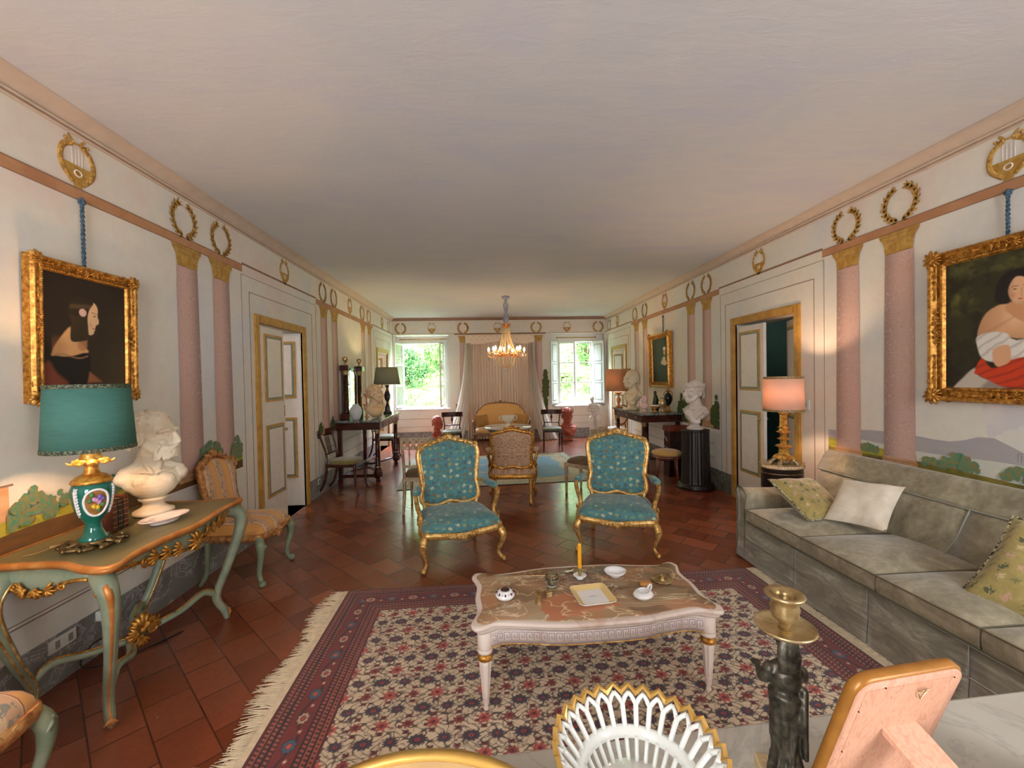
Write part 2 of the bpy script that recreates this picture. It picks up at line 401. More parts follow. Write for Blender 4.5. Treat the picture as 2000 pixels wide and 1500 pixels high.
# ------------------------------------------------------------------ fresco decoration, flush on the walls
COLM = attr_mat('painted_porphyry', .75, .55)
def painted_column(W, P, ac, z0, wb, dark):
    n, m = 14, 10; zt = 2.5
    u = np.linspace(-1, 1, n+1)
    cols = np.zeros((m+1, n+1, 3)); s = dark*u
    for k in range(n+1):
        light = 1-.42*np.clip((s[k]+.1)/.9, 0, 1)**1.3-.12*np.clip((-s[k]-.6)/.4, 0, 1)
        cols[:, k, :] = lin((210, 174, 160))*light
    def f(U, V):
        a = ac+(U*2-1)*wb/2*(1-.10*V-.06*V*V+.05*V); z = z0+.07+(zt-z0-.07)*V
        p = P(a, -.003, z); return [np.broadcast_to(q, U.shape) if np.isscalar(q) else q for q in p]
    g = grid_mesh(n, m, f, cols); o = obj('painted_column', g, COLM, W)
    wt = wb*.43; w = wb/2
    mb = MB(); prof = [(ac-w*.86, 2.50), (ac+w*.86, 2.50), (ac+w*.92, 2.55), (ac+w*.9, 2.56), (ac+w*1.0, 2.60), (ac+w*1.22, 2.635), (ac+w*1.3, 2.665), (ac-w*1.3, 2.665), (ac-w*1.22, 2.635), (ac-w*1.0, 2.60), (ac-w*.9, 2.56), (ac-w*.92, 2.55)]
    mb.add([P(a, -.005, z) for a, z in prof], [tuple(range(len(prof)))], 0, False); obj('painted_capital', mb, YELO, o)
    mb = MB()
    for z, q in ((2.503, .88), (2.598, 1.0), (2.637, 1.2)):
        mb.add([P(ac-w*q, -.006, z), P(ac+w*q, -.006, z), P(ac+w*q, -.006, z+.0035), P(ac-w*q, -.006, z+.0035)], [(0, 1, 2, 3)], 0, False)
    for z in (z0+.028, z0+.06): mb.add([P(ac-w*1.1, -.006, z), P(ac+w*1.1, -.006, z), P(ac+w*1.1, -.006, z+.005), P(ac-w*1.1, -.006, z+.005)], [(0, 1, 2, 3)], 0, False)
    obj('painted_molding', mb, LINEM, o)
    mb = MB(); prof = [(ac-w*1.2, z0), (ac+w*1.2, z0), (ac+w*1.22, z0+.03), (ac+w*1.08, z0+.04), (ac+w*1.12, z0+.065), (ac+w*1.0, z0+.085), (ac-w*1.0, z0+.085), (ac-w*1.12, z0+.065), (ac-w*1.08, z0+.04), (ac-w*1.22, z0+.03)]
    mb.add([P(a, -.004, z) for a, z in prof], [tuple(range(len(prof)))], 0, False); obj('painted_base', mb, two('rose_ochre%d' % len(bpy.data.objects), (206, 160, 118), (190, 140, 96), 8, .4, .6, .75), o)
for a in (3.467, 3.89, 6.27, 6.71, 8.24, 8.69): painted_column(WL, PL, a, .83, .26, 1)
for a in (3.03, 3.485, 5.82, 6.28, 8.13, 8.59): painted_column(WR, PR, a, .83, .25, 1)
for a, d in ((-.53, 1), (1.41, -1)): painted_column(WF, PF, a, .83, .2, d)
def leaf(mb, P, c, ang, L, w, e=-.005):
    ca, sa = cos(ang), sin(ang); pts = [(0, 0), (.35, .5), (.7, .38), (1, 0), (.7, -.38), (.35, -.5)]
    vs = []
    for u, v in pts:
        x, y = u*L, v*w; vs.append(P(c[0]+x*ca-y*sa, e-.002*(1-abs(v)*2)*(0 < u < 1), c[1]+x*sa+y*ca))
    mb.add(vs, [tuple(range(6))], 0, False)
def wreath(W, P, ac, zc=2.868, R=.125):
    mb = MB(); rnd = random.Random(int(ac*100))
    for sd in (-1, 1):
        for i in range(9):
            th = -pi/2+sd*(.12+i*.30); x, z = ac+R*cos(th)*.98, zc+R*sin(th)
            tang = th+sd*pi/2
            for k in (-1, 0, 1): leaf(mb, P, (x, z), tang+k*.55+rnd.uniform(-.1, .1), .058, .022)
    obj('painted_wreath', mb, LEAFO, W)
def lyre(W, P, ac, zc=2.86, s=1.0):
    mb = MB(); body = [(-.085, .0), (.085, -.0), (.08, -.05), (.055, -.09), (.028, -.11), (.02, -.135), (-.02, -.135), (-.028, -.11), (-.055, -.09), (-.08, -.05)]
    mb.add([P(ac+u*s, -.004, zc+v*s) for u, v in body], [tuple(range(len(body)))], 0, False)
    o = obj('painted_lyre', mb, YELO, W)
    mb = MB()
    for sd in (-1, 1):
        path = spl([(sd*.03, -.10), (sd*.085, -.04), (sd*.098, .03), (sd*.075, .09), (sd*.03, .115), (sd*.03, .135), (sd*.05, .16)], 4)
        mb.tube([P(ac+u*s, -.003, zc+v*s) for u, v in path], [.013*s, .017*s, .017*s, .014*s, .011*s, .006*s], 6, flat=(1, .3) if P is not PF else (.3, 1))
        for i in range(6):
            u, v = path[3+i*3][:2]; mb.ell(P(ac+u*s, -.005, zc+v*s), .009*s, 6, 4)
        mb.ell(P(ac+sd*.065*s, -.004, zc+.13*s), .011*s, 6, 4)
    mb.tube([P(ac-.06*s, -.004, zc+.118*s), P(ac+.06*s, -.004, zc+.128*s)], .005*s, 6)
    obj('lyre_arms', mb, LEAFO, o)
    mb = MB()
    for k in (-1.5, -.5, .5, 1.5): mb.tube([P(ac+k*.02*s, -.003, zc), P(ac+k*.02*s, -.003, zc+.095*s)], .0022*s, 4)
    mb.tube([P(ac+.022*s*cos(i/12*2*pi), -.006, zc-.045*s+.018*s*sin(i/12*2*pi)) for i in range(12)], .004*s, 5, closed=True)
    obj('lyre_strings', mb, LINE2, o)
for a in (3.445, 3.905, 6.25, 6.7, 8.21, 8.67, 10.44): wreath(WL, PL, a)
for a in (3.02, 3.5, 5.82, 6.28, 8.14, 8.68, 10.5): wreath(WR, PR, a)
for a in (-2.1, -.528, 1.355, 2.984): wreath(WF, PF, a)
for a in (2.59, 5.09, 7.48, 9.77): lyre(WL, PL, a)
for a in (2.355, 4.67, 7.21, 9.84): lyre(WR, PR, a)
for a in (-1.32, .36, 2.16): lyre(WF, PF, a)
def strip(W, P, a0, a1, z0, z1, m, e=.003, name='painted_line'):
    mb = MB(); x0 = P(a0, 0, z0); x1 = P(a1, -e, z1)
    mb.box(min(x0[0], x1[0]), max(x0[0], x1[0]), min(x0[1], x1[1]), max(x0[1], x1[1]), z0, z1); return obj(name, mb, m, W)
for W, P, th, thin in ((WL, PL, ((YB, 4.22), (6.0, 8.95)), ((4.22, 6.0), (8.95, YF))), (WR, PR, ((YB, 3.76), (5.5, 8.9)), ((3.76, 5.5), (8.9, YF)))):
    for a, b in th:
        strip(W, P, a, b, 2.665, 2.725, BANDM, .004, 'painted_band'); strip(W, P, a, b, 2.725, 2.733, LINEM, .005); strip(W, P, a, b, 2.663, 2.668, LINEM, .005)
    for a, b in thin: strip(W, P, a, b, 2.732, 2.752, LINEM, .004)
strip(WF, PF, XL, -.62, 2.725, 2.733, GREYL); strip(WF, PF, 1.5, XR, 2.725, 2.733, GREYL); strip(WF, PF, -.75, 1.6, 2.695, 2.735, LINEM, .006)
# painted door surrounds and dado panels
def rectline(W, P, a0, a1, z0, z1, m=LINEM, t=.006, e=.003):
    for q in ((a0, a1, z1-t, z1), (a0, a0+t, z0, z1), (a1-t, a1, z0, z1)): strip(W, P, *q, m, e)
rectline(WL, PL, 4.33, 5.84, .28, 2.49); rectline(WL, PL, 4.2, 5.98, .28, 2.64, GREYL, .004)
rectline(WR, PR, 3.86, 5.36, .28, 2.49); rectline(WR, PR, 3.74, 5.47, .28, 2.64, GREYL, .004)
rectline(WL, PL, 9.15, 10.45, .28, 2.49); rectline(WL, PL, 9.02, 10.6, .28, 2.64, GREYL, .005)
rectline(WR, PR, 9.1, 10.45, .28, 2.49); rectline(WR, PR, 8.98, 10.6, .28, 2.64, GREYL, .005)
for W, P, segs in ((WL, PL, ((YB, 4.14), (6.05, 8.95))), (WR, PR, ((YB, 3.70), (5.55, 8.9)))):
    for a, b in segs:
        strip(W, P, a, b, .775, .788, LINE2)
        for z in (.405, .60):
            strip(W, P, a+.1, b-.1, z, z+.006, GREYL); strip(W, P, a+.1, b-.1, z+.012, z+.018, LINE2); strip(W, P, a+.1, b-.1, z+.022, z+.025, LINEM)
for a, b in ((-2.2, -1.0), (1.85, 3.05)): strip(WF, PF, a, b, .36, .366, LINEM); strip(WF, PF, a, b, .56, .568, LINEM); strip(WF, PF, a, b, .575, .58, LINE2)
strip(WF, PF, -.85, -.45, .66, .668, LINEM)

# landscapes
def poly(W, P, pts, m, e=-.002, name='painted_landscape'):
    mb = MB(); n = len(pts)//2
    lo, hi = pts[:n], pts[n:][::-1]
    vs = [P(a, e, z) for a, z in lo]+[P(a, e, z) for a, z in hi]
    mb.add(vs, [(i, i+1, n+i+1, n+i) for i in range(n-1)], 0, False); return obj(name, mb, m, W)
def hillm(n, c1, c2, sc=6): return two(n, c1, c2, sc, .35, .65, .8, sc=(1, 1, 3))
BROWN = hillm('fresco_earth', (122, 80, 38), (92, 66, 34)); OLIVE = hillm('fresco_olive', (150, 132, 50), (104, 98, 44)); LIME = hillm('fresco_meadow', (196, 178, 60), (150, 150, 50))
LAKE = hillm('fresco_lake', (206, 208, 196), (216, 212, 196)); MOUNT = hillm('fresco_mountain', (182, 172, 168), (170, 166, 170)); BUSHM = two('fresco_bush', (78, 140, 112), (150, 128, 72), 45, .4, .62, .8)
DKG = two('fresco_cypress', (96, 102, 44), (58, 74, 44), 40, .4, .6, .8); TOWN = hillm('fresco_stone', (206, 150, 104), (222, 174, 130), 4); SMOKE = two('fresco_smoke', (212, 206, 206), (224, 216, 208), 7, .4, .6, .8)
def band(W, P, a0, a1, lo, hi, m, e, name='painted_landscape', n=40):
    A = [a0+(a1-a0)*i/n for i in range(n+1)]
    return poly(W, P, [(a, lo(a)) for a in A]+[(a, hi(a)) for a in A][::-1], m, e, name)
def bush(W, P, ac, z0, w, h, n, seed, m=BUSHM, e=-.007):
    rnd = random.Random(seed); mb = MB()
    for i in range(n):
        a = ac+rnd.uniform(-.5, .5)*w; z = z0+rnd.random()**1.2*h*(1-abs(a-ac)/w); r = rnd.uniform(.012, .028)*max(.7, h/.12)**.5
        k = 7; mb.add([P(a+r*cos(j*2*pi/k+i)*rnd.uniform(.7, 1.2), e-.0001*i, z+r*sin(j*2*pi/k+i)) for j in range(k)], [tuple(range(k))], 0, False)
    obj('painted_bush', mb, m, W)
# left wall
band(WL, PL, .6, 4.14, lambda a: .79, lambda a: .93+.10*exp(-((a-3.0)/.5)**2)+.02*sin(a*7), LIME, -.0015)
band(WL, PL, .6, 4.14, lambda a: .79, lambda a: .865+.035*exp(-((a-2.9)/.7)**2)+.008*sin(a*9), BROWN, -.0022)
poly(WL, PL, [(1.2, .9), (2.18, .9), (2.18, 1.12), (1.2, 1.12)], TOWN, -.001, 'painted_church')
poly(WL, PL, [(1.5, 1.12), (2.02, 1.12), (2.06, 1.27), (1.5, 1.27)], TOWN, -.001, 'painted_church')
poly(WL, PL, [(1.86, 1.27), (1.96, 1.27), (1.95, 1.42), (1.87, 1.42)], hillm('fresco_tower', (206, 140, 70), (190, 120, 60)), -.0012, 'painted_church')
for x, z in ((1.5, 1.262), (1.2, 1.112)): strip(WL, PL, x, 2.2 if z < 1.2 else 2.07, z, z+.01, LINEM, .002)
for a, z, w, h, n, sd in ((2.28, .92, .2, .16, 60, 1), (2.42, .95, .12, .08, 24, 2), (2.72, .93, .12, .12, 30, 3), (3.68, .93, .26, .2, 70, 4), (4.04, .90, .16, .2, 50, 5)): bush(WL, PL, a, z, w, h, n, sd)
# right wall, behind the sofa
band(WR, PR, .3, 3.70, lambda a: .95, lambda a: 1.05+.05*exp(-((a-2.9)/.35)**2)+.035*exp(-((a-3.3)/.25)**2)+.10*exp(-((a-2.45)/.16)**2), MOUNT, -.0009)
band(WR, PR, .3, 3.46, lambda a: .90, lambda a: 1.0+.01*sin(a*6), LAKE, -.0013)
band(WR, PR, 2.9, 3.70, lambda a: .84, lambda a: .955+.03*(a-2.9), LIME, -.0017)
band(WR, PR, .3, 3.70, lambda a: .79, lambda a: .905+.012*sin(a*5), OLIVE, -.002)
band(WR, PR, .3, 3.70, lambda a: .79, lambda a: .865+.014*sin(a*4+1), BROWN, -.0024)
mb = MB(); rnd = random.Random(9)
for i in range(40):
    k = i/40; a = 2.45-.25*k*rnd.random()+.1*(rnd.random()-.5)*k; z = 1.15+.19*k+.03*rnd.random(); r = .012+.035*k
    mb.add([PR(a+r*cos(j)*rnd.uniform(.8, 1.2), -.0006-.00002*i, z+r*sin(j)) for j in np.linspace(0, 2*pi, 10)[:-1]], [tuple(range(9))], 0, False)
obj('painted_smoke', mb, SMOKE, WR)
for a, z, w, h, n, sd in ((2.78, .91, .14, .07, 30, 11), (2.62, .92, .22, .10, 60, 12), (2.30, .91, .16, .09, 36, 13), (2.17, .905, .2, .08, 40, 14), (2.03, .90, .14, .07, 30, 15), (3.27, .93, .14, .07, 30, 16), (1.7, .9, .2, .1, 40, 17)): bush(WR, PR, a, z, w, h, n, sd)
mb = MB()
for a, w, h in ((2.30, .02, .05), (2.265, .015, .045), (2.23, .02, .04), (2.2, .02, .03), (2.15, .03, .02), (2.09, .045, .045), (2.045, .03, .10), (2.0, .05, .03), (1.93, .1, .025), (1.83, .04, .03)):
    z0 = 1.03
    for q in ((a-w/2, a-w/2+.003, z0, z0+h), (a+w/2-.003, a+w/2, z0, z0+h), (a-w/2, a+w/2, z0+h-.003, z0+h)):
        mb.box(XR-.0015, XR, q[0], q[1], q[2], q[3])
mb.ell((XR-.001, 2.045, 1.135), (.001, .018, .018), 8, 6); obj('painted_castle', mb, GREYL, WR)
# small painted panels further down the room
for W, P, a0, a1 in ((WL, PL, 6.02, 6.95), (WR, PR, 5.52, 6.7)):
    band(W, P, a0, a1, lambda a: .82, lambda a: .90+.01*sin(a*8), BROWN, -.0012)
for a, h in ((6.05, .16), (6.5, .18), (6.9, .12)): bush(WL, PL, a, .86, .13, h, 60, int(a*10), DKG)
for a, h in ((5.58, .30), (5.66, .22), (6.05, .48), (6.12, .40), (6.6, .3), (6.68, .2), (6.48, .34)): bush(WR, PR, a, .88, .09, h*1.3, 90, int(a*10), DKG)
poly(WF, PF, [(-.74, .72), (-.64, .72), (-.64, .92), (-.74, .92)], BROWN, -.002, 'painted_landscape')
poly(WF, PF, [(1.52, .72), (1.63, .72), (1.63, .82), (1.52, .82)], BROWN, -.002, 'painted_landscape')
bush(WF, PF, 1.575, .82, .07, .3, 80, 31, DKG); bush(WF, PF, 1.575, 1.1, .08, .7, 150, 32, DKG)

# ------------------------------------------------------------------ doors
def casing(W, P, nm, a0, a1, z1, w=.09):
    mb = MB()
    for (b, c, z0, z9, d) in ((a0-w, a0, 0, z1+w, 0), (a1, a1+w, 0, z1+w, 0), (a0, a1, z1, z1+w, 0)):
        for k, e in ((0, .012), (.25, .02), (.6, .016)):
            q = P(b, -e, z0), P(c, 0, z9)
            ins = w*k*.5
            bb, cc = (b+ins, c-ins) if c-b < .2 else (b, c); zz0, zz9 = (z0, z9-ins) if c-b < .2 else (z0+ins, z9-ins)
            p0, p1 = P(bb, -e, zz0), P(cc, .02, zz9)
            mb.box(min(p0[0], p1[0]), max(p0[0], p1[0]), bb, cc, zz0, zz9)
    return obj('door_casing', mb, OCHRE, None)
def door_leaf(parent, hinge, ang, w, h=2.17, th=.035, handle=False, pw=.06):
    """leaf in local x 0..w, thin y; rotated by ang about the hinge"""
    M_ = Matrix.Translation(hinge) @ Matrix.Rotation(ang, 4, 'Z')
    mb = MB(); mb.box(.003, w-.003, -th, 0, .01, h, M=M_); L_ = obj('door_leaf', mb, DOORP, parent, bevel=.003)
    for z0, z1 in ((.36, 1.13), (1.38, 2.10)):
        for m, ins, tk in ((OCHRE, 0, .012), (SAGE, .022, .014), (DOORP, .045, .0155)):
            mb = MB()
            for yy in ((-th-tk, -th), (0, tk)):
                mb.box(pw+ins, w-pw-ins, yy[0], yy[1], z0+ins, z1-ins, M=M_)
            obj('door_panel', mb, m, L_)
    if handle:
        mb = MB(); mb.box(w-.03, w-.01, -th-.004, .004, 1.2, 1.32, M=M_); mb.ell((M_ @ Vector((w-.05, .03, 1.05)))[:], .018, 8, 6); mb.ell((M_ @ Vector((w-.05, -th-.03, 1.05)))[:], .018, 8, 6)
        mb.tube([M_ @ Vector((w-.05, -th-.03, 1.05)), M_ @ Vector((w-.05, .03, 1.05))], .006, 6); obj('door_handle', mb, BRASS, L_)
def door(n, W, P, a0, a1, leaves):
    c = casing(W, P, '', a0, a1, 2.2); c.name = 'door_%d' % n; c['kind'] = 'structure'
    for l in leaves: door_leaf(c, *l)
door(1, WL, PL, 4.49, 5.53, [((XL-.02, 4.492, 0), pi/2, .50, 2.17, .035, True), ((XL-.03, 5.525, 0), pi, .50)])
door(2, WR, PR, 4.12, 5.14, [((XR+.055, 5.138, 0), -pi/2, .51, 2.17, .035, True), ((XR+.055, 4.124, 0), rad(66), .50)])
door(3, WL, PL, 9.3, 10.2, [((XL-.05, 10.19, 0), rad(-170), .44), ((XL-.05, 9.31, 0), rad(150), .44)])
door(4, WR, PR, 9.3, 10.25, [((XR+.02, 10.245, 0), rad(-70), .46), ((XR+.05, 9.31, 0), rad(40), .46)])

# ------------------------------------------------------------------ windows
WINP = plain('white_window_paint', (232, 232, 226), .4, 0, .04)
SHUT = plain('grey_white_shutter_paint', (216, 220, 214), .5, 0, .04); SHUTP = plain('grey_shutter_molding', (128, 138, 132), .5)
t = NT('window_glass'); tr = t.n('ShaderNodeBsdfTransparent'); gl = t.n('ShaderNodeBsdfGlossy', i_Roughness=.02); mx = t.n('ShaderNodeMixShader', i_Fac=.08)
tr.inputs[0].default_value = (.96, .99, .97, 1)
t.l(tr.outputs[0], mx.inputs[1]); t.l(gl.outputs[0], mx.inputs[2]); t.l(mx.outputs[0], t.out.inputs[0]); PANE = t.m
def sash(parent, hinge, ang, w, z0, z1, n=3):
    M_ = Matrix.Translation(hinge) @ Matrix.Rotation(ang, 4, 'Z'); f = .045; mb = MB()
    mb.box(0, f, -.035, 0, z0, z1, M=M_); mb.box(w-f, w, -.035, 0, z0, z1, M=M_)
    for i in range(n+1):
        z = z0+(z1-z0-f)*i/n; hh = f if i in (0, n) else .028; mb.box(f, w-f, -.033, -.002, z, z+hh, M=M_)
    s_ = obj('window_sash', mb, WINP, parent, bevel=.003)
    mb = MB(); mb.box(f, w-f, -.02, -.016, z0+f, z1-f, M=M_); obj('window_pane', mb, PANE, s_)
def shutter(parent, hinge, ang, w, z0, z1):
    M_ = Matrix.Translation(hinge) @ Matrix.Rotation(ang, 4, 'Z'); mb = MB(); mb.box(0, w, -.028, 0, z0, z1, M=M_)
    s_ = obj('window_shutter', mb, SHUT, parent, bevel=.002); h = (z1-z0-.1)/3
    for i in range(3):
        a, b = z0+.07+i*(h+.0), z0+.02+(i+1)*h
        for m, ins, tk in ((SHUTP, 0, .005), (SHUT, .018, .007)):
            mb = MB(); mb.box(.06+ins, w-.06-ins, -.028-tk, tk, a+ins, b-ins, M=M_); obj('shutter_panel', mb, m, s_)
for n, x0, x1 in ((1, -2.08, -1.03), (2, 1.96, 2.88)):
    mb = MB(); z0, z1, y = .88, 2.5, YF+.20
    for q in ((x0-.07, x0, z0-.05, z1+.07), (x1, x1+.07, z0-.05, z1+.07), (x0, x1, z0-.06, z0), (x0, x1, z1, z1+.07)): mb.box(q[0], q[1], y, y+.10, q[2], q[3])
    # inner panelling of the niche around the window frame
    for q in ((-2.28 if n == 1 else 1.74, x0-.07, .8, 2.70), (x1+.07, -.9 if n == 1 else 3.15, .8, 2.70), (x0-.07, x1+.07, z1+.07, 2.70)): mb.box(q[0], q[1], y+.02, y+.13, q[2], q[3])
    W_ = obj('window_%d' % n, mb, WINP, None, bevel=.004, kind='structure')
    mb = MB(); mb.box(x0-.16, x1+.16, YF-.03, YF+.33, .775, .82); obj('window_sill', mb, two('sill%d' % n, (222, 214, 208), (206, 196, 190), 5), W_, bevel=.006)
    mb = MB(); mb.tube([(x0-.05, YF+.1, 2.6), (x1+.05, YF+.1, 2.6)], .012, 8); mb.ell((x0-.05, YF+.1, 2.6), .022, 8, 6); mb.ell((x1+.05, YF+.1, 2.6), .022, 8, 6); obj('curtain_rod', mb, OCHRE, W_)
    w = (x1-x0)/2
    if n == 1:
        sash(W_, (x0, y, 0), rad(-101), w, z0, z1); sash(W_, (x1, y, 0), rad(-95), w, z0, z1)
    else:
        sash(W_, (x0, y+.06, 0), 0, w-.005, z0, z1); sash(W_, (x1, y+.095, 0), pi, w-.005, z0, z1)
        shutter(W_, (x0-.02, y, 0), rad(-127), .36, z0, z1); shutter(W_, (x1+.02, y, 0), rad(-56), .37, z0, z1)
for n, x0, x1 in ((3, -1.75, -.55), (4, 1.45, 2.65)):
    mb = MB(); y = YB-.2
    for q in ((x0, x0+.07, .8, 2.65), (x1-.07, x1, .8, 2.65), (x0+.07, x1-.07, .8, .87), (x0+.07, x1-.07, 2.58, 2.65), ((x0+x1)/2-.04, (x0+x1)/2+.04, .87, 2.58)): mb.box(q[0], q[1], y, y+.06, q[2], q[3])
    obj('window_%d' % n, mb, WINP, None, kind='structure')

# ------------------------------------------------------------------ outside
t = NT('sunlit_grass'); v = t.co(); n = t.noise(v, 3.5, 7, .7, .8)
t.set(t.ramp(n, [(.38, (44, 84, 30)), (.5, (96, 140, 66)), (.58, (150, 184, 110)), (.70, (214, 226, 186))]), .9); t.bump(n, .8, .1); GRASS = t.m
mb = MB(); R = [[(x, y, -1.2+max(0, y-13)*.55+.4*sin(x*.7+y)) for x in np.linspace(-26, 30, 30)] for y in np.linspace(11.3, 34, 26)]
mb.loft(R, 0, cap=False, closed=False); single('grassy_slope', mb, GRASS, 'bright sunlit grassy slope rising outside the far windows', 'slope', kind='stuff')
LEAFS = [two('leaf_light', (150, 190, 110), (208, 226, 170), 3, .4, .6, .6), two('leaf_mid', (70, 122, 52), (120, 166, 84), 3, .4, .6, .6), two('leaf_dark', (36, 78, 34), (70, 118, 60), 3, .4, .6, .6)]
BARK = two('bark', (90, 70, 52), (120, 98, 74), 8)
def shrub(x, y, z, r, h, mi, seed, label, group='shrubs on the slope outside'):
    rnd = random.Random(seed); T_ = thing('shrub', label, 'shrub', (x, y, z), 0, group)
    mb = MB(); blobs = [(rnd.uniform(-.6, .6)*r, rnd.uniform(-.6, .6)*r, rnd.uniform(.25, .95)*h, rnd.uniform(.35, .6)*r) for _ in range(9)]
    for i in range(1500):
        b = rnd.choice(blobs); d = Vector((rnd.gauss(0, 1), rnd.gauss(0, 1), rnd.gauss(0, 1))).normalized()*b[3]*rnd.uniform(.7, 1.05)
        c = Vector(b[:3])+d; s_ = rnd.uniform(.05, .10); a = Vector((rnd.gauss(0, 1), rnd.gauss(0, 1), rnd.gauss(0, 1))).normalized(); b2 = a.orthogonal().normalized()
        mb.add([c-a*s_, c+b2*s_*.45, c+a*s_, c-b2*s_*.45], [(0, 1, 2, 3)], 0, False)
    obj('foliage', mb, LEAFS[mi], T_)
    mb = MB()
    for b in blobs[:5]: mb.tube(spl([(0, 0, -.1), (b[0]*.3, b[1]*.3, b[2]*.5), b[:3]], 3), [.05*r, .015*r], 5)
    obj('stem', mb, BARK, T_)
rs = random.Random(3)
for i, (x, y, mi, lab) in enumerate([
    (-3.6, 14.6, 0, 'pale green shrub at the lower left of the left far window'), (-2.5, 13.6, 1, 'mid green shrub low in the middle of the left far window'),
    (-1.3, 14.2, 0, 'pale green shrub at the lower right of the left far window'), (-.3, 13.4, 2, 'dark green shrub low outside, between the far windows'),
    (-3.2, 17.4, 2, 'dark green shrub higher on the slope in the left far window'), (-1.7, 18.6, 1, 'mid green shrub high on the right in the left far window'),
    (1.2, 15, 1, 'mid green shrub outside, just left of the right far window'), (2.5, 14.0, 0, 'pale green shrub low on the left of the right far window'),
    (3.7, 13.6, 1, 'mid green shrub low on the right of the right far window'), (5.0, 15.4, 2, 'dark green shrub outside beyond the right edge of the right window'),
    (3.4, 17.4, 0, 'pale green shrub high in the left half of the right far window'), (4.8, 19.4, 1, 'mid green shrub high in the right half of the right far window')]):
    shrub(x, y, -1.2+max(0, y-13)*.55-.1, rs.uniform(.8, 1.2), rs.uniform(1.3, 2.1), mi, 50+i, lab, 'shrubs on the slope outside')
# ================================================================== FABRICS
def floral(name, base, base2, cols, scale=15, thr=.30, rough=.75, sheen=.3):
    t = NT(name); v = t.co()
    n = t.noise(v, 40, 4, .6); b = t.ramp(n, [(.3, base), (.7, base2)])
    sx = t.n('ShaderNodeSeparateXYZ'); t.l(v, sx.inputs[0]); cb = t.n('ShaderNodeCombineXYZ'); t.l(sx.outputs[0], cb.inputs[0]); t.l(t.math('ADD', sx.outputs[1], sx.outputs[2]), cb.inputs[1])
    vo = t.n('ShaderNodeTexVoronoi', feature='F1', voronoi_dimensions='2D', i_Scale=scale, i_Randomness=.45); t.l(cb.outputs[0], vo.inputs['Vector'])
    nn = t.noise(v, scale*5.5, 2, .5)
    d = t.math('ADD', vo.outputs['Distance'], t.math('MULTIPLY', t.math('SUBTRACT', nn, .5), 1.0))
    m = t.math('LESS_THAN', d, thr)
    sep = t.n('ShaderNodeSeparateColor'); t.l(vo.outputs['Color'], sep.inputs[0])
    k = len(cols); c = t.ramp(sep.outputs[0], [(i/k, cc) for i, cc in enumerate(cols)], 'CONSTANT')
    t.set(t.mix(m, b, c), rough, 0, Sheen_Weight=sheen); t.bump(n, .15, .002); return t.m
BLUEF = floral('blue_floral_silk', (56, 104, 106), (84, 134, 134), [(150, 140, 84), (176, 176, 140), (96, 104, 72), (120, 144, 110), (116, 96, 72), (74, 88, 100)], 16, .24)
t = NT('rose_damask'); v = t.co(); sx = t.n('ShaderNodeSeparateXYZ'); t.l(v, sx.inputs[0]); cb = t.n('ShaderNodeCombineXYZ')
t.l(t.math('PINGPONG', sx.outputs[0], .085), cb.inputs[0]); t.l(t.math('ADD', sx.outputs[1], sx.outputs[2]), cb.inputs[1])
n = t.noise(cb.outputs[0], 17, 2, .5, 1.6); r = t.math('ABSOLUTE', t.math('SUBTRACT', n, .5))
t.set(t.ramp(r, [(.02, (200, 164, 128)), (.05, (138, 98, 70)), (.09, (188, 150, 114)), (.14, (146, 106, 78))]), .7, 0, Sheen_Weight=.3); DAMASK = t.m
t = NT('gold_striped_silk'); v = t.co(); sx = t.n('ShaderNodeSeparateXYZ'); t.l(v, sx.inputs[0])
fx = t.math('FRACT', t.math('ADD', t.math('MULTIPLY', sx.outputs[0], 6.6), 10.5))
st = t.ramp(fx, [(0, (222, 160, 82)), (.22, (160, 96, 62)), (.25, (222, 186, 140)), (.40, (206, 160, 120)), (.72, (222, 186, 140)), (.75, (160, 96, 62)), (.78, (222, 160, 82))], 'CONSTANT')
nz = t.noise(v, 34, 3, .6, 1.0); mid = t.math('MULTIPLY', t.math('GREATER_THAN', nz, .56), t.math('MULTIPLY', t.math('GREATER_THAN', fx, .33), t.math('LESS_THAN', fx, .66)))
t.set(t.mix(mid, st, (140, 134, 116)), .6, 0, Sheen_Weight=.3); STRIPE = t.m
GREENSEAT = plain('olive_velvet', (118, 104, 48), .8, 0, .2, Sheen_Weight=.5); SAGESEAT = plain('sage_satin', (112, 120, 96), .6, 0, .15, Sheen_Weight=.4)
YELSEAT = plain('yellow_satin', (206, 160, 80), .6, 0, .1, Sheen_Weight=.3)
t = NT('olive_silk_stripe'); v = t.co(); w = t.n('ShaderNodeTexWave', i_Scale=22.0); t.l(v, w.inputs[0])
t.set(t.ramp(w.outputs['Fac'], [(.3, (206, 150, 76)), (.7, (226, 178, 104))]), .6, 0, Sheen_Weight=.3); SETTEEF = t.m
CANEGREEN = two('green_grey_paint', (112, 124, 96), (136, 140, 112), 12, .4, .65, .45)

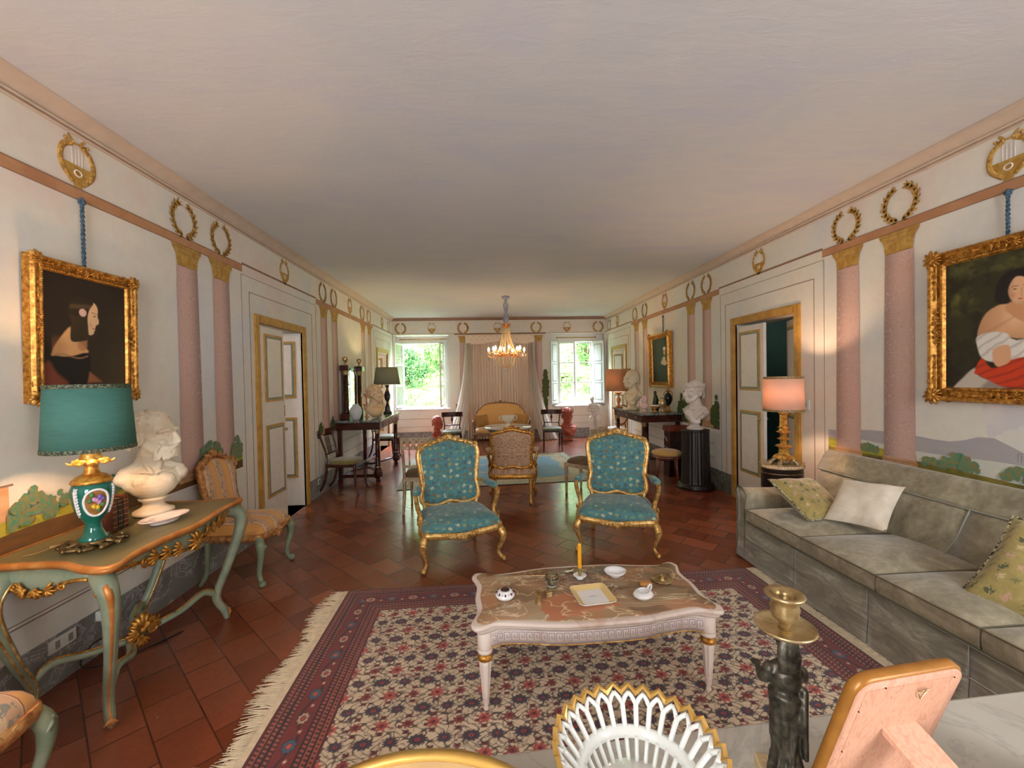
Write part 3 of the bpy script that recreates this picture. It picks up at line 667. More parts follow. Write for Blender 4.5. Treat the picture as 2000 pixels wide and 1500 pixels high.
def sp(o, ang): return o
def fan(mb, c, nrm, upv, size, n=7, seed=0, spread=2.4):
    """carved acanthus / shell: a fan of leaf lobes lying on plane (nrm)"""
    rnd = random.Random(seed); N = Vector(nrm).normalized(); U = Vector(upv).normalized(); R = U.cross(N); C_ = Vector(c)
    for i in range(n):
        a = -spread/2+spread*i/(n-1); d = U*cos(a)+R*sin(a); L = size*(1-.25*abs(a)/spread)*rnd.uniform(.85, 1.05)
        path = [C_+N*.2*size, C_+d*L*.5+N*size*.28, C_+d*L+N*size*.12, C_+d*L*.95-N*size*.02]
        mb.tube(spl(path, 2), [.05*size, .17*size, .10*size, .04*size], 5)
    mb.ell(C_+N*size*.18, (size*.2,)*3, 8, 6)
def scroll(mb, c, nrm, upv, size, hand=1, r=.012, turns=1.2):
    N = Vector(nrm).normalized(); U = Vector(upv).normalized(); R = U.cross(N)*hand; P = []
    for i in range(15):
        t_ = i/14; a = turns*2*pi*t_; q = size*(1-.8*t_); P.append(Vector(c)+(R*sin(a)+U*cos(a))*q+N*r*.6)
    mb.tube(P, [r*.5, r, r*.9, r*.7], 5); mb.ell(P[-1], r*1.1, 6, 5)
def ring_shape(pts, n=5): return spl(pts, n, True)
def sym(half):      # half outline from bottom centre to top centre (x>=0) -> closed
    return half + [(-x, y) for x, y in half[::-1][(1 if half[-1][0] == 0 else 0):(-1 if half[0][0] == 0 else None)]]

def louis_chair(name, label, cat, loc, rotz, fabric, frame, arms=True, W=.62, D=.52, SH=.36, H=1.0, group=None, casters=False, rustic=None, legm=None, backfab=None, tilt=.10):
    """front is local -y"""
    T_ = thing(name, label, cat, loc, rotz, group); w, d = W/2, D/2; legm = legm or frame
    # seat rail
    out = [(-w*.80, d*.92, SH), (0, d*.98, SH), (w*.80, d*.92, SH), (w*.93, 0, SH), (w*.98, -d*.86, SH), (w*.72, -d*1.02, SH-.004), (w*.3, -d*1.0, SH-.022), (0, -d*1.05, SH-.03), (-w*.3, -d*1.0, SH-.022), (-w*.72, -d*1.02, SH-.004), (-w*.98, -d*.86, SH), (-w*.93, 0, SH)]
    mb = MB(); rp = spl(out, 4, True); mb.tube(rp, .024, 8, closed=True, flat=(1.25, .8)); mb.tube([(x*1.02, y*1.02, z+.022) for x, y, z in rp], .008, 6, closed=True)
    fan(mb, (0, -d*1.08, SH-.015), (0, -1, .1), (0, 0, -1), .055, 7, 3, 3.0)
    for s in (-1, 1):
        scroll(mb, (s*w*.34, -d*1.04, SH-.012), (0, -1, 0), (0, 0, 1), .028, s, .007); scroll(mb, (s*w*.6, -d*1.05, SH-.002), (0, -1, 0), (0, 0, -1), .022, s, .006)
        fan(mb, (s*w*.2, -d*1.06, SH-.018), (0, -1, 0), (s, 0, 0), .035, 4, 5, 1.4)
    obj('seat_rail', mb, frame, T_)
    # seat
    mb = MB(); base = [(x, y) for x, y, z in rp]; rings = []
    for s_, z in ((.97, SH+.01), (1.0, SH+.03), (.985, SH+.055), (.92, SH+.082), (.78, SH+.103), (.5, SH+.116), (.2, SH+.12), (.01, SH+.12)):
        rings.append([(x*s_, y*s_, z-(.0 if z > SH+.05 else (SH-r_[2])*.8)) for (x, y), r_ in zip(base, rp)])
    mb.loft(rings, 0, cap=False); obj('seat', mb, fabric, T_)
    # legs
    for s in (-1, 1):
        mb = MB(); P = spl([(s*w*.88, -d*.84, SH+.01), (s*w*1.0, -d*1.0, SH-.06), (s*w*.99, -d*1.0, SH*.6), (s*w*.91, -d*.88, SH*.28), (s*w*.93, -d*.93, .05), (s*w*1.0, -d*1.03, .022)], 4)
        mb.tube(P, [.036, .034, .024, .017, .015, .02], 8); mb.tube([(x, y-.014, z) for x, y, z in P], [.012, .012, .009, .006, .006, .006], 6)
        mb.ell((s*w*1.0, -d*1.03, .024), (.024, .028, .024), 8, 6); fan(mb, (s*w*1.0, -d*1.06, SH-.045), (s*.5, -1, 0), (0, 0, -1), .05, 5, 2, 1.6)
        L_ = obj('leg', mb, legm, T_)
        if casters and s == casters: mb2 = MB(); mb2.lathe([(0, -.012), (.014, -.012), (.014, .012), (0, .012)], 12, M=Matrix.Translation((s*w*1.0, -d*1.03, .014)) @ Matrix.Rotation(pi/2, 4, 'Y')); obj('caster', mb2, BLACK, L_)
        mb = MB(); mb.tube(spl([(s*w*.72, d*.86, SH+.01), (s*w*.74, d*.9, SH*.6), (s*w*.72, d*.95, SH*.25), (s*w*.73, d*1.16, 0.0)], 4), [.026, .02, .016, .018], 8); obj('leg', mb, legm, T_)
    # back: 2D outline in (x, v), mapped to a tilted, gently hollowed plane
    z0, hb = SH+.10, H-SH-.10; bw = W*.42
    half = [(0, .03), (bw*.45, .0), (bw*.86, .03), (bw*.95, hb*.14), (bw*.90, hb*.34), (bw*.97, hb*.6), (bw*1.0, hb*.78), (bw*.86, hb*.885), (bw*.45, hb*.935), (0, hb*.985)]
    outl = spl([(x, v, 0) for x, v in sym(half)], 4, True)
    def B(x, v, off=0): return (x, d*.86+v*tilt*1.6+off+.10*x*x*0-(abs(x)/bw)**2*.03, z0+v)
    mb = MB(); path = [B(x, v) for x, v, _ in outl]; mb.tube(path, .023, 8, closed=True); mb.tube([B(x*.93, .02+(v-.02)*.955+.0, -.017) for x, v, _ in outl], .009, 6, closed=True); mb.tube([B(x*1.03, v*1.01, -.012) for x, v, _ in outl], .008, 6, closed=True)
    for s in (-1, 1):
        mb.tube(spl([(s*w*.74, d*.88, SH-.01), B(s*bw*.84, -.04), B(s*bw*.9, .06)], 3), .02, 8)
        scroll(mb, B(s*bw*.9, hb*.87, -.02), (0, -1, 0), (0, 0, 1), .03, s, .008)
        fan(mb, B(s*bw*.55, hb*.93, -.018), (0, -1, 0), (s, 0, -.3), .05, 5, 4, 1.6); fan(mb, B(s*bw*.8, hb*.88, -.015), (0, -1, 0), (s, 0, -.8), .04, 4, 7, 1.6)
    obj('back_frame', mb, frame, T_)
    mb = MB(); fan(mb, B(0, hb*.975, -.012), (0, -1, .2), (0, 0, 1), .062, 9, 1, 2.8)
    for s in (-1, 1): fan(mb, B(s*.05, hb*.965, -.014), (0, -1, .1), (s, 0, .25), .065, 5, 8, 1.2); scroll(mb, B(s*.035, hb*.99, -.01), (0, -1, 0), (0, 0, 1), .022, s, .007)
    obj('carved_crest', mb, frame, T_)
    for sgn, nm in ((-1, 'backrest'), (1, 'outside_back')):
        mb = MB(); rings = []
        for s_, o_ in ((.95, 0), (.94, .018), (.88, .03), (.7, .042), (.4, .05), (.01, .052)):
            o2 = o_*(1 if sgn < 0 else .35); cy = hb*.48; rings.append([B(x*s_, cy+(v-cy)*s_, sgn*(o2+.004)) for x, v, _ in outl])
        mb.loft(rings, 0, cap=False); obj(nm, mb, (backfab or fabric) if sgn > 0 else fabric, T_)
    if arms:
        for s in (-1, 1):
            zA = SH+.285; mb = MB()
            y0 = B(s*bw*.93, zA-z0)[1]
            rail = spl([B(s*bw*.93, zA-z0+.02), (s*(w*.93), y0-.10, zA+.012), (s*w*1.04, -d*.05, zA), (s*w*1.06, -d*.32, zA-.006), (s*w*1.06, -d*.42, zA-.03)], 4)
            mb.tube(rail, [.018, .017, .018, .02, .016], 8); scroll(mb, (s*w*1.06, -d*.38, zA-.015), (s, 0, 0), (0, 0, 1), .024, -1, .009)
            post = spl([(s*w*1.06, -d*.38, zA-.02), (s*w*1.03, -d*.32, zA-.09), (s*w*.95, -d*.30, SH+.09), (s*w*.98, -d*.52, SH+.03), (s*w*.97, -d*.62, SH-.005)], 4)
            mb.tube(post, [.017, .02, .02, .024, .03], 8); mb.tube([(x+s*.014, y-.006, z) for x, y, z in post], .007, 5); fan(mb, (s*w*1.0, -d*.5, SH+.05), (s, -.4, 0), (0, 0, 1), .05, 4, 3, 1.2)
            obj('arm', mb, frame, T_)
            mb = MB(); P = spl([(s*(w*.90), y0-.07, zA+.022), (s*w*1.0, 0, zA+.022), (s*w*1.05, -d*.26, zA+.012)], 4); mb.tube(P, [.012, .032, .036, .032, .012], 10, flat=(.8, 1.15)); obj('arm_pad', mb, fabric, T_)
    return T_
A_ = louis_chair('gilt_armchair', 'carved gilt armchair in blue floral silk, left of the two facing the coffee table', 'armchair', (-.28, 3.80, 0), rad(17), BLUEF, GILT, True, .69, .56, .30, 1.02, 'blue floral armchairs', casters=1)
A2 = louis_chair('gilt_armchair', 'carved gilt armchair in blue floral silk, right of the two, nearer the grey sofa', 'armchair', (1.235, 3.90, 0), rad(-19), BLUEF, GILT, True, .70, .56, .30, 1.02, 'blue floral armchairs', casters=-1)
A3 = louis_chair('damask_armchair', 'gilt armchair in brown floral damask seen from behind at the blue carpet edge', 'armchair', (.345, 5.50, 0), pi+rad(-4), DAMASK, GILTD, True, .62, .52, .34, .95)
# yellow cloth tucked over the damask chair's seat
CLOTH = plain('golden_yellow_cloth', (232, 164, 44), .8, 0, .12)
rnd = random.Random(5)
def fY(U, V):
    x = (U-.5)*.60; y = (V-.5)*.36; z = np.where(np.abs(x) > .25, .495-(np.abs(x)-.25)*2.6, .495)+.012*np.sin(V*22+U*5)*np.where(np.abs(x) > .2, 1, .3); x = np.clip(x, -.32, .32)+.008*np.sin(V*19)
    return x, y, z
g = grid_mesh(40, 24, fY); c_ = single('throw_cloth', g, CLOTH, 'golden yellow cloth tucked over the seat of the damask armchair', 'cloth', (.345, 5.56, 0), rad(-4), solid=.006)
# striped side chairs with green and gilt frames
C1 = louis_chair('striped_chair', 'green and gilt chair in gold striped silk between the console table and the left door', 'chair', (-1.99, 3.60, 0), rad(90), STRIPE, PINKGILT, False, .50, .46, .38, 1.0, 'gold striped side chairs', legm=CANEGREEN)
C2 = louis_chair('striped_chair', 'gold striped silk chair seat cut off at the bottom left corner of the photo', 'chair', (-1.90, 1.40, 0), rad(90), STRIPE, PINKGILT, False, .52, .46, .40, 1.0, 'gold striped side chairs', legm=CANEGREEN)

# ------------------------------------------------------------------ klismos dining chairs
def klismos(label, loc, rotz, seatm, group='dark wooden chairs with tablet backs', H=.86, back='vase', wood=None, split=False):
    T_ = thing('klismos_chair', label, 'chair', loc, rotz, group); wood = wood or DARKW
    for s in (-1, 1):
        mb = MB(); mb.tube(spl([(s*.19, -.19, .42), (s*.195, -.20, .25), (s*.19, -.205, .1), (s*.20, -.24, 0)], 4), [.022, .02, .014, .013], 6); obj('leg', mb, wood, T_)
        mb = MB(); mb.tube(spl([(s*.18, .20, .44), (s*.175, .21, .3), (s*.175, .26, .12), (s*.18, .36, 0)], 4), [.02, .019, .016, .014], 6); obj('leg', mb, wood, T_)
        mb = MB(); mb.tube(spl([(s*.18, .20, .42), (s*.165, .205, .55), (s*.185, .24, .7), (s*.20, .285, H-.04)], 4), [.018, .014, .014, .016], 6); obj('stile', mb, wood, T_)
    mb = MB(); mb.box(-.205, .205, -.215, .21, .385, .425); obj('seat_frame', mb, wood, T_, bevel=.006)
    mb = MB(); n = 12; mb.loft([[(x*k, y*k, z) for x, y in [(.2, -.2), (.205, 0), (.185, .2), (0, .205), (-.185, .2), (-.205, 0), (-.2, -.2), (0, -.22)]] for k, z in ((1, .425), (1.03, .445), (1.0, .465), (.8, .482), (.3, .49), (.01, .49))], 0, cap=False); obj('seat', mb, seatm, T_, sub=1)
    mb = MB()
    for q in (((-.23, -.015), (.015, .23)) if split else ((-.23, .23),)):
        r = [[(x, .29+.05*(1-(x/.23)**2)-o, z) for x in np.linspace(q[0], q[1], 10)] for o, z in ((0, H-.105), (0, H), (.022, H), (.022, H-.105))]; mb.loft(r, 0, cap=False, closed=False, loop=True, smooth=False)
    obj('top_rail', mb, wood, T_)
    mb = MB(); mb.tube([(-.17, .215, .56), (.17, .215, .56)], .011, 6)
    if back == 'vase':
        mb.lathe([(.004, 0), (.010, .03), (.012, .07), (.028, .12), (.022, .15), (.012, .17), (.02, .19), (.006, .21)], 10, c=(0, .245, .56))
    else:
        for x in (-.055, -.02, .02, .055): mb.tube([(x, .22, .56), (x, .27, H-.1)], .006, 6)
    obj('splat', mb, wood, T_); return T_
klismos('dark wooden chair with olive velvet seat against the left wall, near corner of the console', (-2.0, 6.12, 0), rad(86), GREENSEAT, back='bars', H=.9)
klismos('dark wooden chair behind the left console, below the left window corner', (-2.0, 8.55, 0), rad(84), SAGESEAT, H=.88)
klismos('dark tablet-back chair with pale satin seat under the left window edge', (-.72, 9.05, 0), rad(3), SAGESEAT, H=.84, split=False)
klismos('dark tablet-back chair with sage seat to the right of the round table', (1.46, 9.12, 0), rad(-6), SAGESEAT, H=.84)

# pierced cream painted chairs
def cream_chair(label, loc, rotz):
    T_ = thing('painted_chair', label, 'chair', loc, rotz, 'cream painted chairs with pierced top rails')
    for s in (-1, 1):
        mb = MB(); mb.box(s*.17-.02, s*.17+.02, -.20, -.16, 0, .42, taper=.6); obj('leg', mb, CREAMP, T_, bevel=.003)
        mb = MB(); mb.tube(spl([(s*.165, .26, 0), (s*.165, .20, .2), (s*.165, .18, .45), (s*.17, .21, .7), (s*.175, .25, .88)], 4), [.016, .02, .02, .017, .017], 4); obj('leg', mb, CREAMP, T_)
    mb = MB(); mb.box(-.19, .19, -.205, .19, .37, .42); obj('seat_frame', mb, CREAMP, T_, bevel=.004)
    mb = MB(); mb.loft([[(x*k, y*k, z) for x, y in [(.19, -.2), (.185, 0), (.17, .18), (0, .18), (-.17, .18), (-.185, 0), (-.19, -.2), (0, -.21)]] for k, z in ((1, .42), (1.02, .44), (.97, .465), (.7, .48), (.01, .485))], 0, cap=False); obj('seat', mb, plain('brown_seat%d' % len(bpy.data.objects), (108, 84, 60), .8, 0, .2), T_, sub=1)
    # top rail with five oval holes
    mb = MB(); y0, y1 = .235, .255; z0, z1 = .775, .89; xs = np.linspace(-.175, .175, 6)
    for yy in (y0, y1):
        for i in range(5):
            cx = (xs[i]+xs[i+1])/2; cz = (z0+z1)/2; n = 12
            o_ = []; in_ = []
            for k in range(n):
                a = 2*pi*k/n+pi/12; ex, ez = cos(a), sin(a); q = max(abs(ex)/.035, abs(ez)/((z1-z0)/2)); o_.append((cx+ex/q, yy, cz+ez/q)); in_.append((cx+.017*ex, yy, cz+.034*ez))
            mb.add(o_+in_, [(k, (k+1) % n, n+(k+1) % n, n+k) for k in range(n)], 0, False)
            if yy == y0: mb.add(in_+[(x, y1, z) for x, _, z in in_], [(k, (k+1) % n, n+(k+1) % n, n+k) for k in range(n)], 0, False)
    mb.box(-.18, .18, y0, y1, z0-.012, z0); mb.box(-.18, .18, y0, y1, z1, z1+.012); mb.box(-.19, -.175, y0, y1, z0-.012, z1+.012); mb.box(.175, .19, y0, y1, z0-.012, z1+.012); obj('top_rail', mb, CREAMP, T_)
    mb = MB(); mb.box(-.16, .16, .19, .215, .54, .57)
    for x in (-.09, 0, .09): mb.lathe([(.008, 0), (.013, .03), (.006, .06), (.012, .12), (.005, .17), (.014, .195)], 8, c=(x, .222, .57))
    obj('splat', mb, CREAMP, T_); return T_
cream_chair('cream painted chair with pierced top rail half hidden behind the left blue armchair', (-.80, 5.22, 0), rad(176))
cream_chair('cream painted chair with pierced top rail half hidden behind the right blue armchair', (1.33, 5.60, 0), rad(-138))

# ------------------------------------------------------------------ settee, round table
T_ = thing('settee', 'small gold striped settee with carved crest in front of the curtain', 'settee', (.36, 9.45, 0)); SETW = two('pale_walnut', (110, 76, 44), (150, 108, 66), 10, .4, .6, .4)
w = .60
for s in (-1, 1):
    mb = MB(); mb.tube(spl([(s*w, -.30, .36), (s*w, -.31, .2), (s*w*.985, -.30, 0)], 3), [.026, .02, .012], 6); obj('leg', mb, SETW, T_)
    mb = MB(); mb.tube(spl([(s*w*.95, .28, .36), (s*w*.95, .30, .2), (s*w*.95, .36, 0)], 3), [.024, .018, .014], 6); obj('leg', mb, SETW, T_)
    mb = MB(); mb.tube(spl([(s*w*.98, .26, .66), (s*w*1.04, .0, .64), (s*w*1.04, -.2, .62), (s*w*1.03, -.22, .58), (s*w, -.16, .46), (s*w, -.22, .36)], 4), .02, 6); obj('arm', mb, SETW, T_)
mb = MB(); mb.box(-w, w, -.32, .28, .33, .375); obj('seat_rail', mb, SETW, T_, bevel=.01)
mb = MB(); mb.loft([[(x*k, y*k-.01, z) for x, y in [(w, -.3), (w, 0), (w, .27), (0, .27), (-w, .27), (-w, 0), (-w, -.3), (0, -.32)]] for k, z in ((.98, .375), (1, .41), (.97, .45), (.8, .465), (.01, .47))], 0, cap=False); obj('seat', mb, SETTEEF, T_, sub=1)
half = [(0, .02), (w*.9, .0), (w*.98, .2), (w*.9, .36), (w*.8, .40), (w*.7, .47), (w*.4, .52), (0, .53)]; outl = spl([(x, v, 0) for x, v in sym(half)], 4, True)
B = lambda x, v, o=0: (x, .28+v*.2+o, .46+v)
mb = MB(); mb.tube([B(x, v) for x, v, _ in outl], .02, 8, closed=True); fan(mb, B(0, .55, -.01), (0, -1, 0), (0, 0, 1), .05, 7, 2); [fan(mb, B(s*.08, .545, -.01), (0, -1, 0), (s, 0, 0), .06, 4, 3, 1.2) for s in (-1, 1)]; obj('back_frame', mb, SETW, T_)
for sg in (-1, 1):
    mb = MB(); mb.loft([[B(x*k, .26+(v-.26)*k, sg*(o+.003)) for x, v, _ in outl] for k, o in ((.98, 0), (.94, .02), (.7, .035), (.01, .04))], 0, cap=False); obj('backrest', mb, SETTEEF, T_)
def cushion(name, label, loc, size, rot, mat, group=None, trim=None, th=.12):
    """pillow in local xz plane, thin y"""
    w, h = size; n = 16
    mb = MB(); U = np.linspace(-1, 1, n+1)
    for sg in (-1, 1):
        rings = [[(u*w/2*(1-.07*(1-v*v)), sg*th/2*max(0, (1-u**4)*(1-v**4))**.5*(1+.06*sin(u*7+v*5)), v*h/2*(1-.07*(1-u*u))) for u in U] for v in U]
        mb.loft(rings, 0, cap=False, closed=False)
    o = single(name, mb, mat, label, 'cushion', group=group); o.location = loc; o.rotation_euler = rot
    if trim:
        P = [(u, -1) for u in U]+[(1, v) for v in U[1:]]+[(-u, 1) for u in U[1:]]+[(-1, -v) for v in U[1:-1]]
        mb = MB(); mb.tube([(u*w/2*(1-.07*(1-v*v)), 0, v*h/2*(1-.07*(1-u*u))) for u, v in P], .0065, 5, closed=True); obj('cord_trim', mb, trim, o)
    return o
OLIVEC = plain('mustard_silk', (176, 126, 62), .6, 0, .15)
cushion('scatter_cushion', 'mustard cushion in the left corner of the striped settee', (-.08, 9.45, .62), (.34, .3), (rad(-22), 0, rad(30)), OLIVEC)
cushion('scatter_cushion', 'mustard cushion in the right corner of the striped settee', (.80, 9.45, .62), (.34, .3), (rad(-22), 0, rad(-30)), OLIVEC)
T_ = thing('round_table', 'round white marble topped table on a dark pedestal before the settee', 'table', (.42, 7.95, 0)); TABLEM = veined('pale_marble', (232, 222, 208), (222, 208, 190), (180, 170, 156), 3, .02, .12)
mb = MB(); mb.lathe([(0, .63), (.44, .63), (.455, .645), (.45, .66), (0, .66)], 48); obj('marble_top', mb, TABLEM, T_)
mb = MB(); mb.lathe([(0, .57), (.37, .57), (.38, .60), (.38, .63), (0, .63)], 40); obj('apron', mb, BLACKW, T_)
mb = MB(); mb.lathe([(.10, .08), (.06, .14), (.045, .3), (.07, .36), (.05, .45), (.09, .57)], 20); obj('pedestal', mb, BLACKW, T_)
for k in range(3):
    a = 2*pi*k/3+.5; mb = MB(); mb.tube(spl([(.05*cos(a), .05*sin(a), .12), (.2*cos(a), .2*sin(a), .09), (.34*cos(a), .34*sin(a), .02)], 4), [.035, .025, .02], 8); obj('foot', mb, BLACKW, T_)
T_ = thing('porcelain_basket', 'white porcelain two handled basket on the round marble table', 'bowl', (.43, 7.95, .66)); PORCW = plain('warm_porcelain', (238, 226, 200), .2, 0, .03)
mb = MB(); mb.lathe([(.055, 0), (.06, .01), (.035, .03), (.03, .06), (.07, .085), (.12, .13), (.14, .2), (.145, .205), (.135, .2), (.11, .13), (.0, .09)], 24, sy=.75); obj('bowl', mb, PORCW, T_)
for s in (-1, 1): mb = MB(); mb.tube(spl([(s*.13, 0, .19), (s*.165, 0, .19), (s*.16, 0, .13), (s*.11, 0, .11)], 4), .008, 6); obj('handle', mb, PORCW, T_)

# ------------------------------------------------------------------ empire console tables
GREENMAR = veined('dark_green_marble', (58, 68, 62), (104, 112, 104), (186, 190, 180), 5, .03, .1)
def empire_console(label, loc, rotz, Ly, dep=.70):
    """local: back at x=0, front at x=dep, y along the wall"""
    T_ = thing('console_table', label, 'table', loc, rotz, 'mahogany console tables'); H = .97; L2 = Ly/2
    mb = MB(); mb.box(.0, dep, -L2, L2, H-.035, H); obj('marble_top', mb, GREENMAR, T_, bevel=.006)
    mb = MB(); mb.box(.01, dep-.03, -L2+.03, L2-.03, H-.15, H-.035); obj('frieze', mb, DARKW, T_, bevel=.004)
    mb = MB()
    for y in (-L2*.62, 0, L2*.62): mb.tube([(dep-.026, y+.022*cos(a), H-.09+.022*sin(a)) for a in np.linspace(0, 2*pi, 13)[:-1]], .004, 5, closed=True)
    obj('brass_mount', mb, BRASS, T_)
    for s in (-1, 1):
        y = s*(L2-.09); mb = MB(); mb.lathe([(.05, .24), (.04, .27), (.036, .5), (.033, H-.22)], 16, c=(dep-.085, y, 0)); c_ = obj('column_leg', mb, DARKW, T_)
        mb = MB(); mb.lathe([(.034, H-.22), (.042, H-.21), (.036, H-.19), (.048, H-.16), (.055, H-.15)], 16, c=(dep-.085, y, 0)); mb.lathe([(.052, .225), (.055, .235), (.045, .25)], 16, c=(dep-.085, y, 0)); obj('capital', mb, BRASS, c_)
        mb = MB(); mb.lathe([(.035, 0), (.04, .03), (.03, .045), (.06, .07), (.07, .11), (.066, .16), (.05, .2), (.05, .225)], 8, c=(dep-.085, y, 0), smooth=False); obj('foot', mb, DARKW, T_)
        mb = MB(); mb.box(.02, .08, y-.03, y+.03, .06, H-.15); obj('rear_leg', mb, DARKW, T_, bevel=.003)
        mb = MB(); mb.box(.02, .10, y-.06, y+.06, 0, .06); obj('rear_foot', mb, DARKW, T_, bevel=.004)
    mb = MB()
    for s in (-1, 1): mb.tube(spl([(dep-.10, s*(L2-.10), .13), (dep-.18, s*(L2-.30), .14), (dep-.40, s*.06*L2+s*.12, .12), (.12, s*(L2*.55), .12), (.06, s*(L2-.09), .11)], 5), .03, 8, flat=(.6, 1))
    mb.box(.05, dep-.1, -L2+.07, -L2+.11, .075, .125); obj('stretcher', mb, DARKW, T_); return T_
EC1 = empire_console('dark mahogany console with green marble top against the left wall', (XL+.012, 7.32, 0), 0, 1.52)
EC2 = empire_console('dark mahogany console with green marble top against the right wall', (XR-.012, 7.30, 0), pi, 1.50)

# ------------------------------------------------------------------ black fluted pedestal, stool, hidden chairs
T_ = thing('fluted_pedestal', 'black fluted column pedestal beside the right door', 'pedestal', (2.93, 5.68, 0)); FL = lambda a, z: 1-.05*(.5+.5*cos(24*a))
mb = MB(); mb.lathe([(.205, .07), (.195, .10), (.178, .8)], 96, mod=FL, cap=False); obj('shaft', mb, BLACKW, T_)
mb = MB(); mb.lathe([(0, 0), (.25, 0), (.25, .035), (.235, .045), (.24, .06), (.21, .08), (0, .08)], 40); obj('base', mb, BLACKW, T_)
mb = MB(); mb.lathe([(0, .79), (.18, .79), (.19, .80), (.185, .815), (0, .815)], 40); obj('top', mb, BLACKW, T_)
T_ = thing('round_stool', 'round stool with mustard seat and turned wooden legs left of the black pedestal', 'stool', (2.68, 6.05, 0)); STW = two('rosewood', (84, 40, 24), (128, 68, 40), 8, .4, .6, .3)
mb = MB(); mb.lathe([(0, .40), (.20, .40), (.215, .42), (.21, .445), (.16, .468), (0, .475)], 32); obj('seat', mb, YELSEAT, T_)
mb = MB(); mb.lathe([(0, .35), (.19, .35), (.20, .36), (.20, .395), (0, .40)], 32); ap = obj('apron', mb, STW, T_)
for k in range(4):
    a = pi/4+k*pi/2-.35; mb = MB(); mb.tube([(.17*cos(a), .17*sin(a), .37), (.19*cos(a), .19*sin(a), .2), (.21*cos(a), .21*sin(a), 0)], [.026, .02, .010], 8); l_ = obj('leg', mb, STW, T_)
    mb = MB(); mb.ell((.195*cos(a), .195*sin(a), .372), .016, 8, 6); obj('brass_mount', mb, BRASS, l_)
T_ = thing('oval_back_chair', 'white painted chair with oval padded back behind the right console table', 'chair', (2.80, 8.9, 0), rad(-60)); OV = two('pale_chair_cloth', (222, 190, 160), (206, 170, 140), 14)
for s in (-1, 1):
    for y in (-.19, .18): mb = MB(); mb.tube([(s*.18, y, .42), (s*.175, y*1.05, 0)], [.02, .012], 8); obj('leg', mb, WHITEP, T_)
mb = MB(); mb.box(-.20, .20, -.21, .20, .38, .43); obj('seat_rail', mb, WHITEP, T_, bevel=.01)
mb = MB(); mb.loft([[(x*k, y*k, z) for x, y in [(.2, -.2), (.2, 0), (.18, .19), (0, .2), (-.18, .19), (-.2, 0), (-.2, -.2), (0, -.22)]] for k, z in ((1, .43), (1, .455), (.8, .475), (.01, .48))], 0, cap=False); obj('seat', mb, plain('white_seat_cloth', (232, 226, 222), .8), T_, sub=1)
mb = MB(); mb.tube([(.17*cos(a), .22+.04*sin(a), .72+.21*sin(a)) for a in np.linspace(0, 2*pi, 25)[:-1]], .018, 8, closed=True); mb.tube([(-.13, .19, .42), (-.10, .2, .54)], .015, 6); mb.tube([(.13, .19, .42), (.10, .2, .54)], .015, 6); obj('back_frame', mb, STW, T_)
mb = MB(); mb.ell((0, .22, .72), (.16, .03, .20), 20, 12); obj('backrest', mb, OV, T_)
# dark wooden chair with lacquer panel standing behind the pedestal
T_ = thing('lacquer_cabinet', 'small dark lacquer cabinet with red brown top behind the black pedestal', 'cabinet', (3.0, 6.40, 0)); LQ = two('dark_lacquer', (40, 20, 14), (62, 34, 24), 6, .4, .6, .25); LR = two('red_leather', (130, 58, 32), (110, 44, 26), 8, .4, .6, .4)
mb = MB(); mb.box(-.16, .16, -.10, .10, .0, .70, taper=1.1); obj('body', mb, LQ, T_, bevel=.006)
mb = MB(); mb.box(-.18, .18, -.12, .12, .70, .78); obj('top_box', mb, LR, T_, bevel=.01)
mb = MB(); mb.tube(spl([(-.178, -.05, .55), (-.18, -.0, .60), (-.178, .05, .62)], 3), .004, 5); mb.tube(spl([(-.18, -.06, .45), (-.18, 0, .44), (-.18, .06, .47)], 3), .004, 5); obj('pearl_inlay', mb, PORC, T_)
# ================================================================== THE RED RUG
W_, H_ = 3.14, 2.30; nx, ny = 720, 528
U, V = np.meshgrid(np.linspace(0, 1, nx+1), np.linspace(0, 1, ny+1)); X = U*W_; Y = V*H_
C = np.zeros(X.shape+(3,))+lin((212, 188, 156))
BL = .30    # border width
# field: rows of star flowers, vines, buds
px, py = .235, .185
vine = np.abs(np.sin(X*2*pi/px*1.5+1.4*np.sin(Y*2*pi/py*1.5))*np.cos(Y*2*pi/py*1.5+1.2*np.sin(X*2*pi/px*1.5)))
C = mixc(C, (46, 28, 28), smask(vine-.13, .10)*.9)
v2_ = np.abs(fbm(X*21, Y*26, 2, 11)-.38); C = mixc(C, (50, 32, 32), smask(v2_-.020, .022)*.9); v3_ = np.abs(fbm(X*33+4, Y*36, 2, 17)-.36); C = mixc(C, (96, 60, 54), smask(v3_-.014, .02)*.75); n1 = fbm(X*26, Y*26, 3, 5); C = mixc(C, (148, 92, 84), np.clip((n1-.62)*9, 0, 1)*.7); n2 = fbm(X*34+9, Y*34, 2, 8); C = mixc(C, (92, 100, 84), np.clip((n2-.66)*9, 0, 1)*.6)
def flowers(ox, oy, rx, ry, pet, col, core, sx=px, sy=py, amp=.3):
    global C
    dx = (X-ox+sx/2) % sx-sx/2; dy = (Y-oy+sy/2) % sy-sy/2; a = np.arctan2(dy/ry, dx/rx); r = np.hypot(dx/rx, dy/ry)
    e = r*(1+amp*(.5+.5*np.cos(pet*a)))
    C = mixc(C, (44, 28, 34), smask(e-1.12, .16)); C = mixc(C, col, smask(e-.98, .14)); C = mixc(C, (50, 26, 34), smask(np.abs(e-.52)-.05, .08)); C = mixc(C, core, smask(r-.30, .1)); C = mixc(C, (40, 24, 30), smask(r-.10, .08))
flowers(.00, 0, .043, .029, 12, (70, 56, 68), (160, 60, 58)); flowers(px/2, 0, .033, .025, 10, (74, 60, 74), (150, 56, 52), amp=.35)
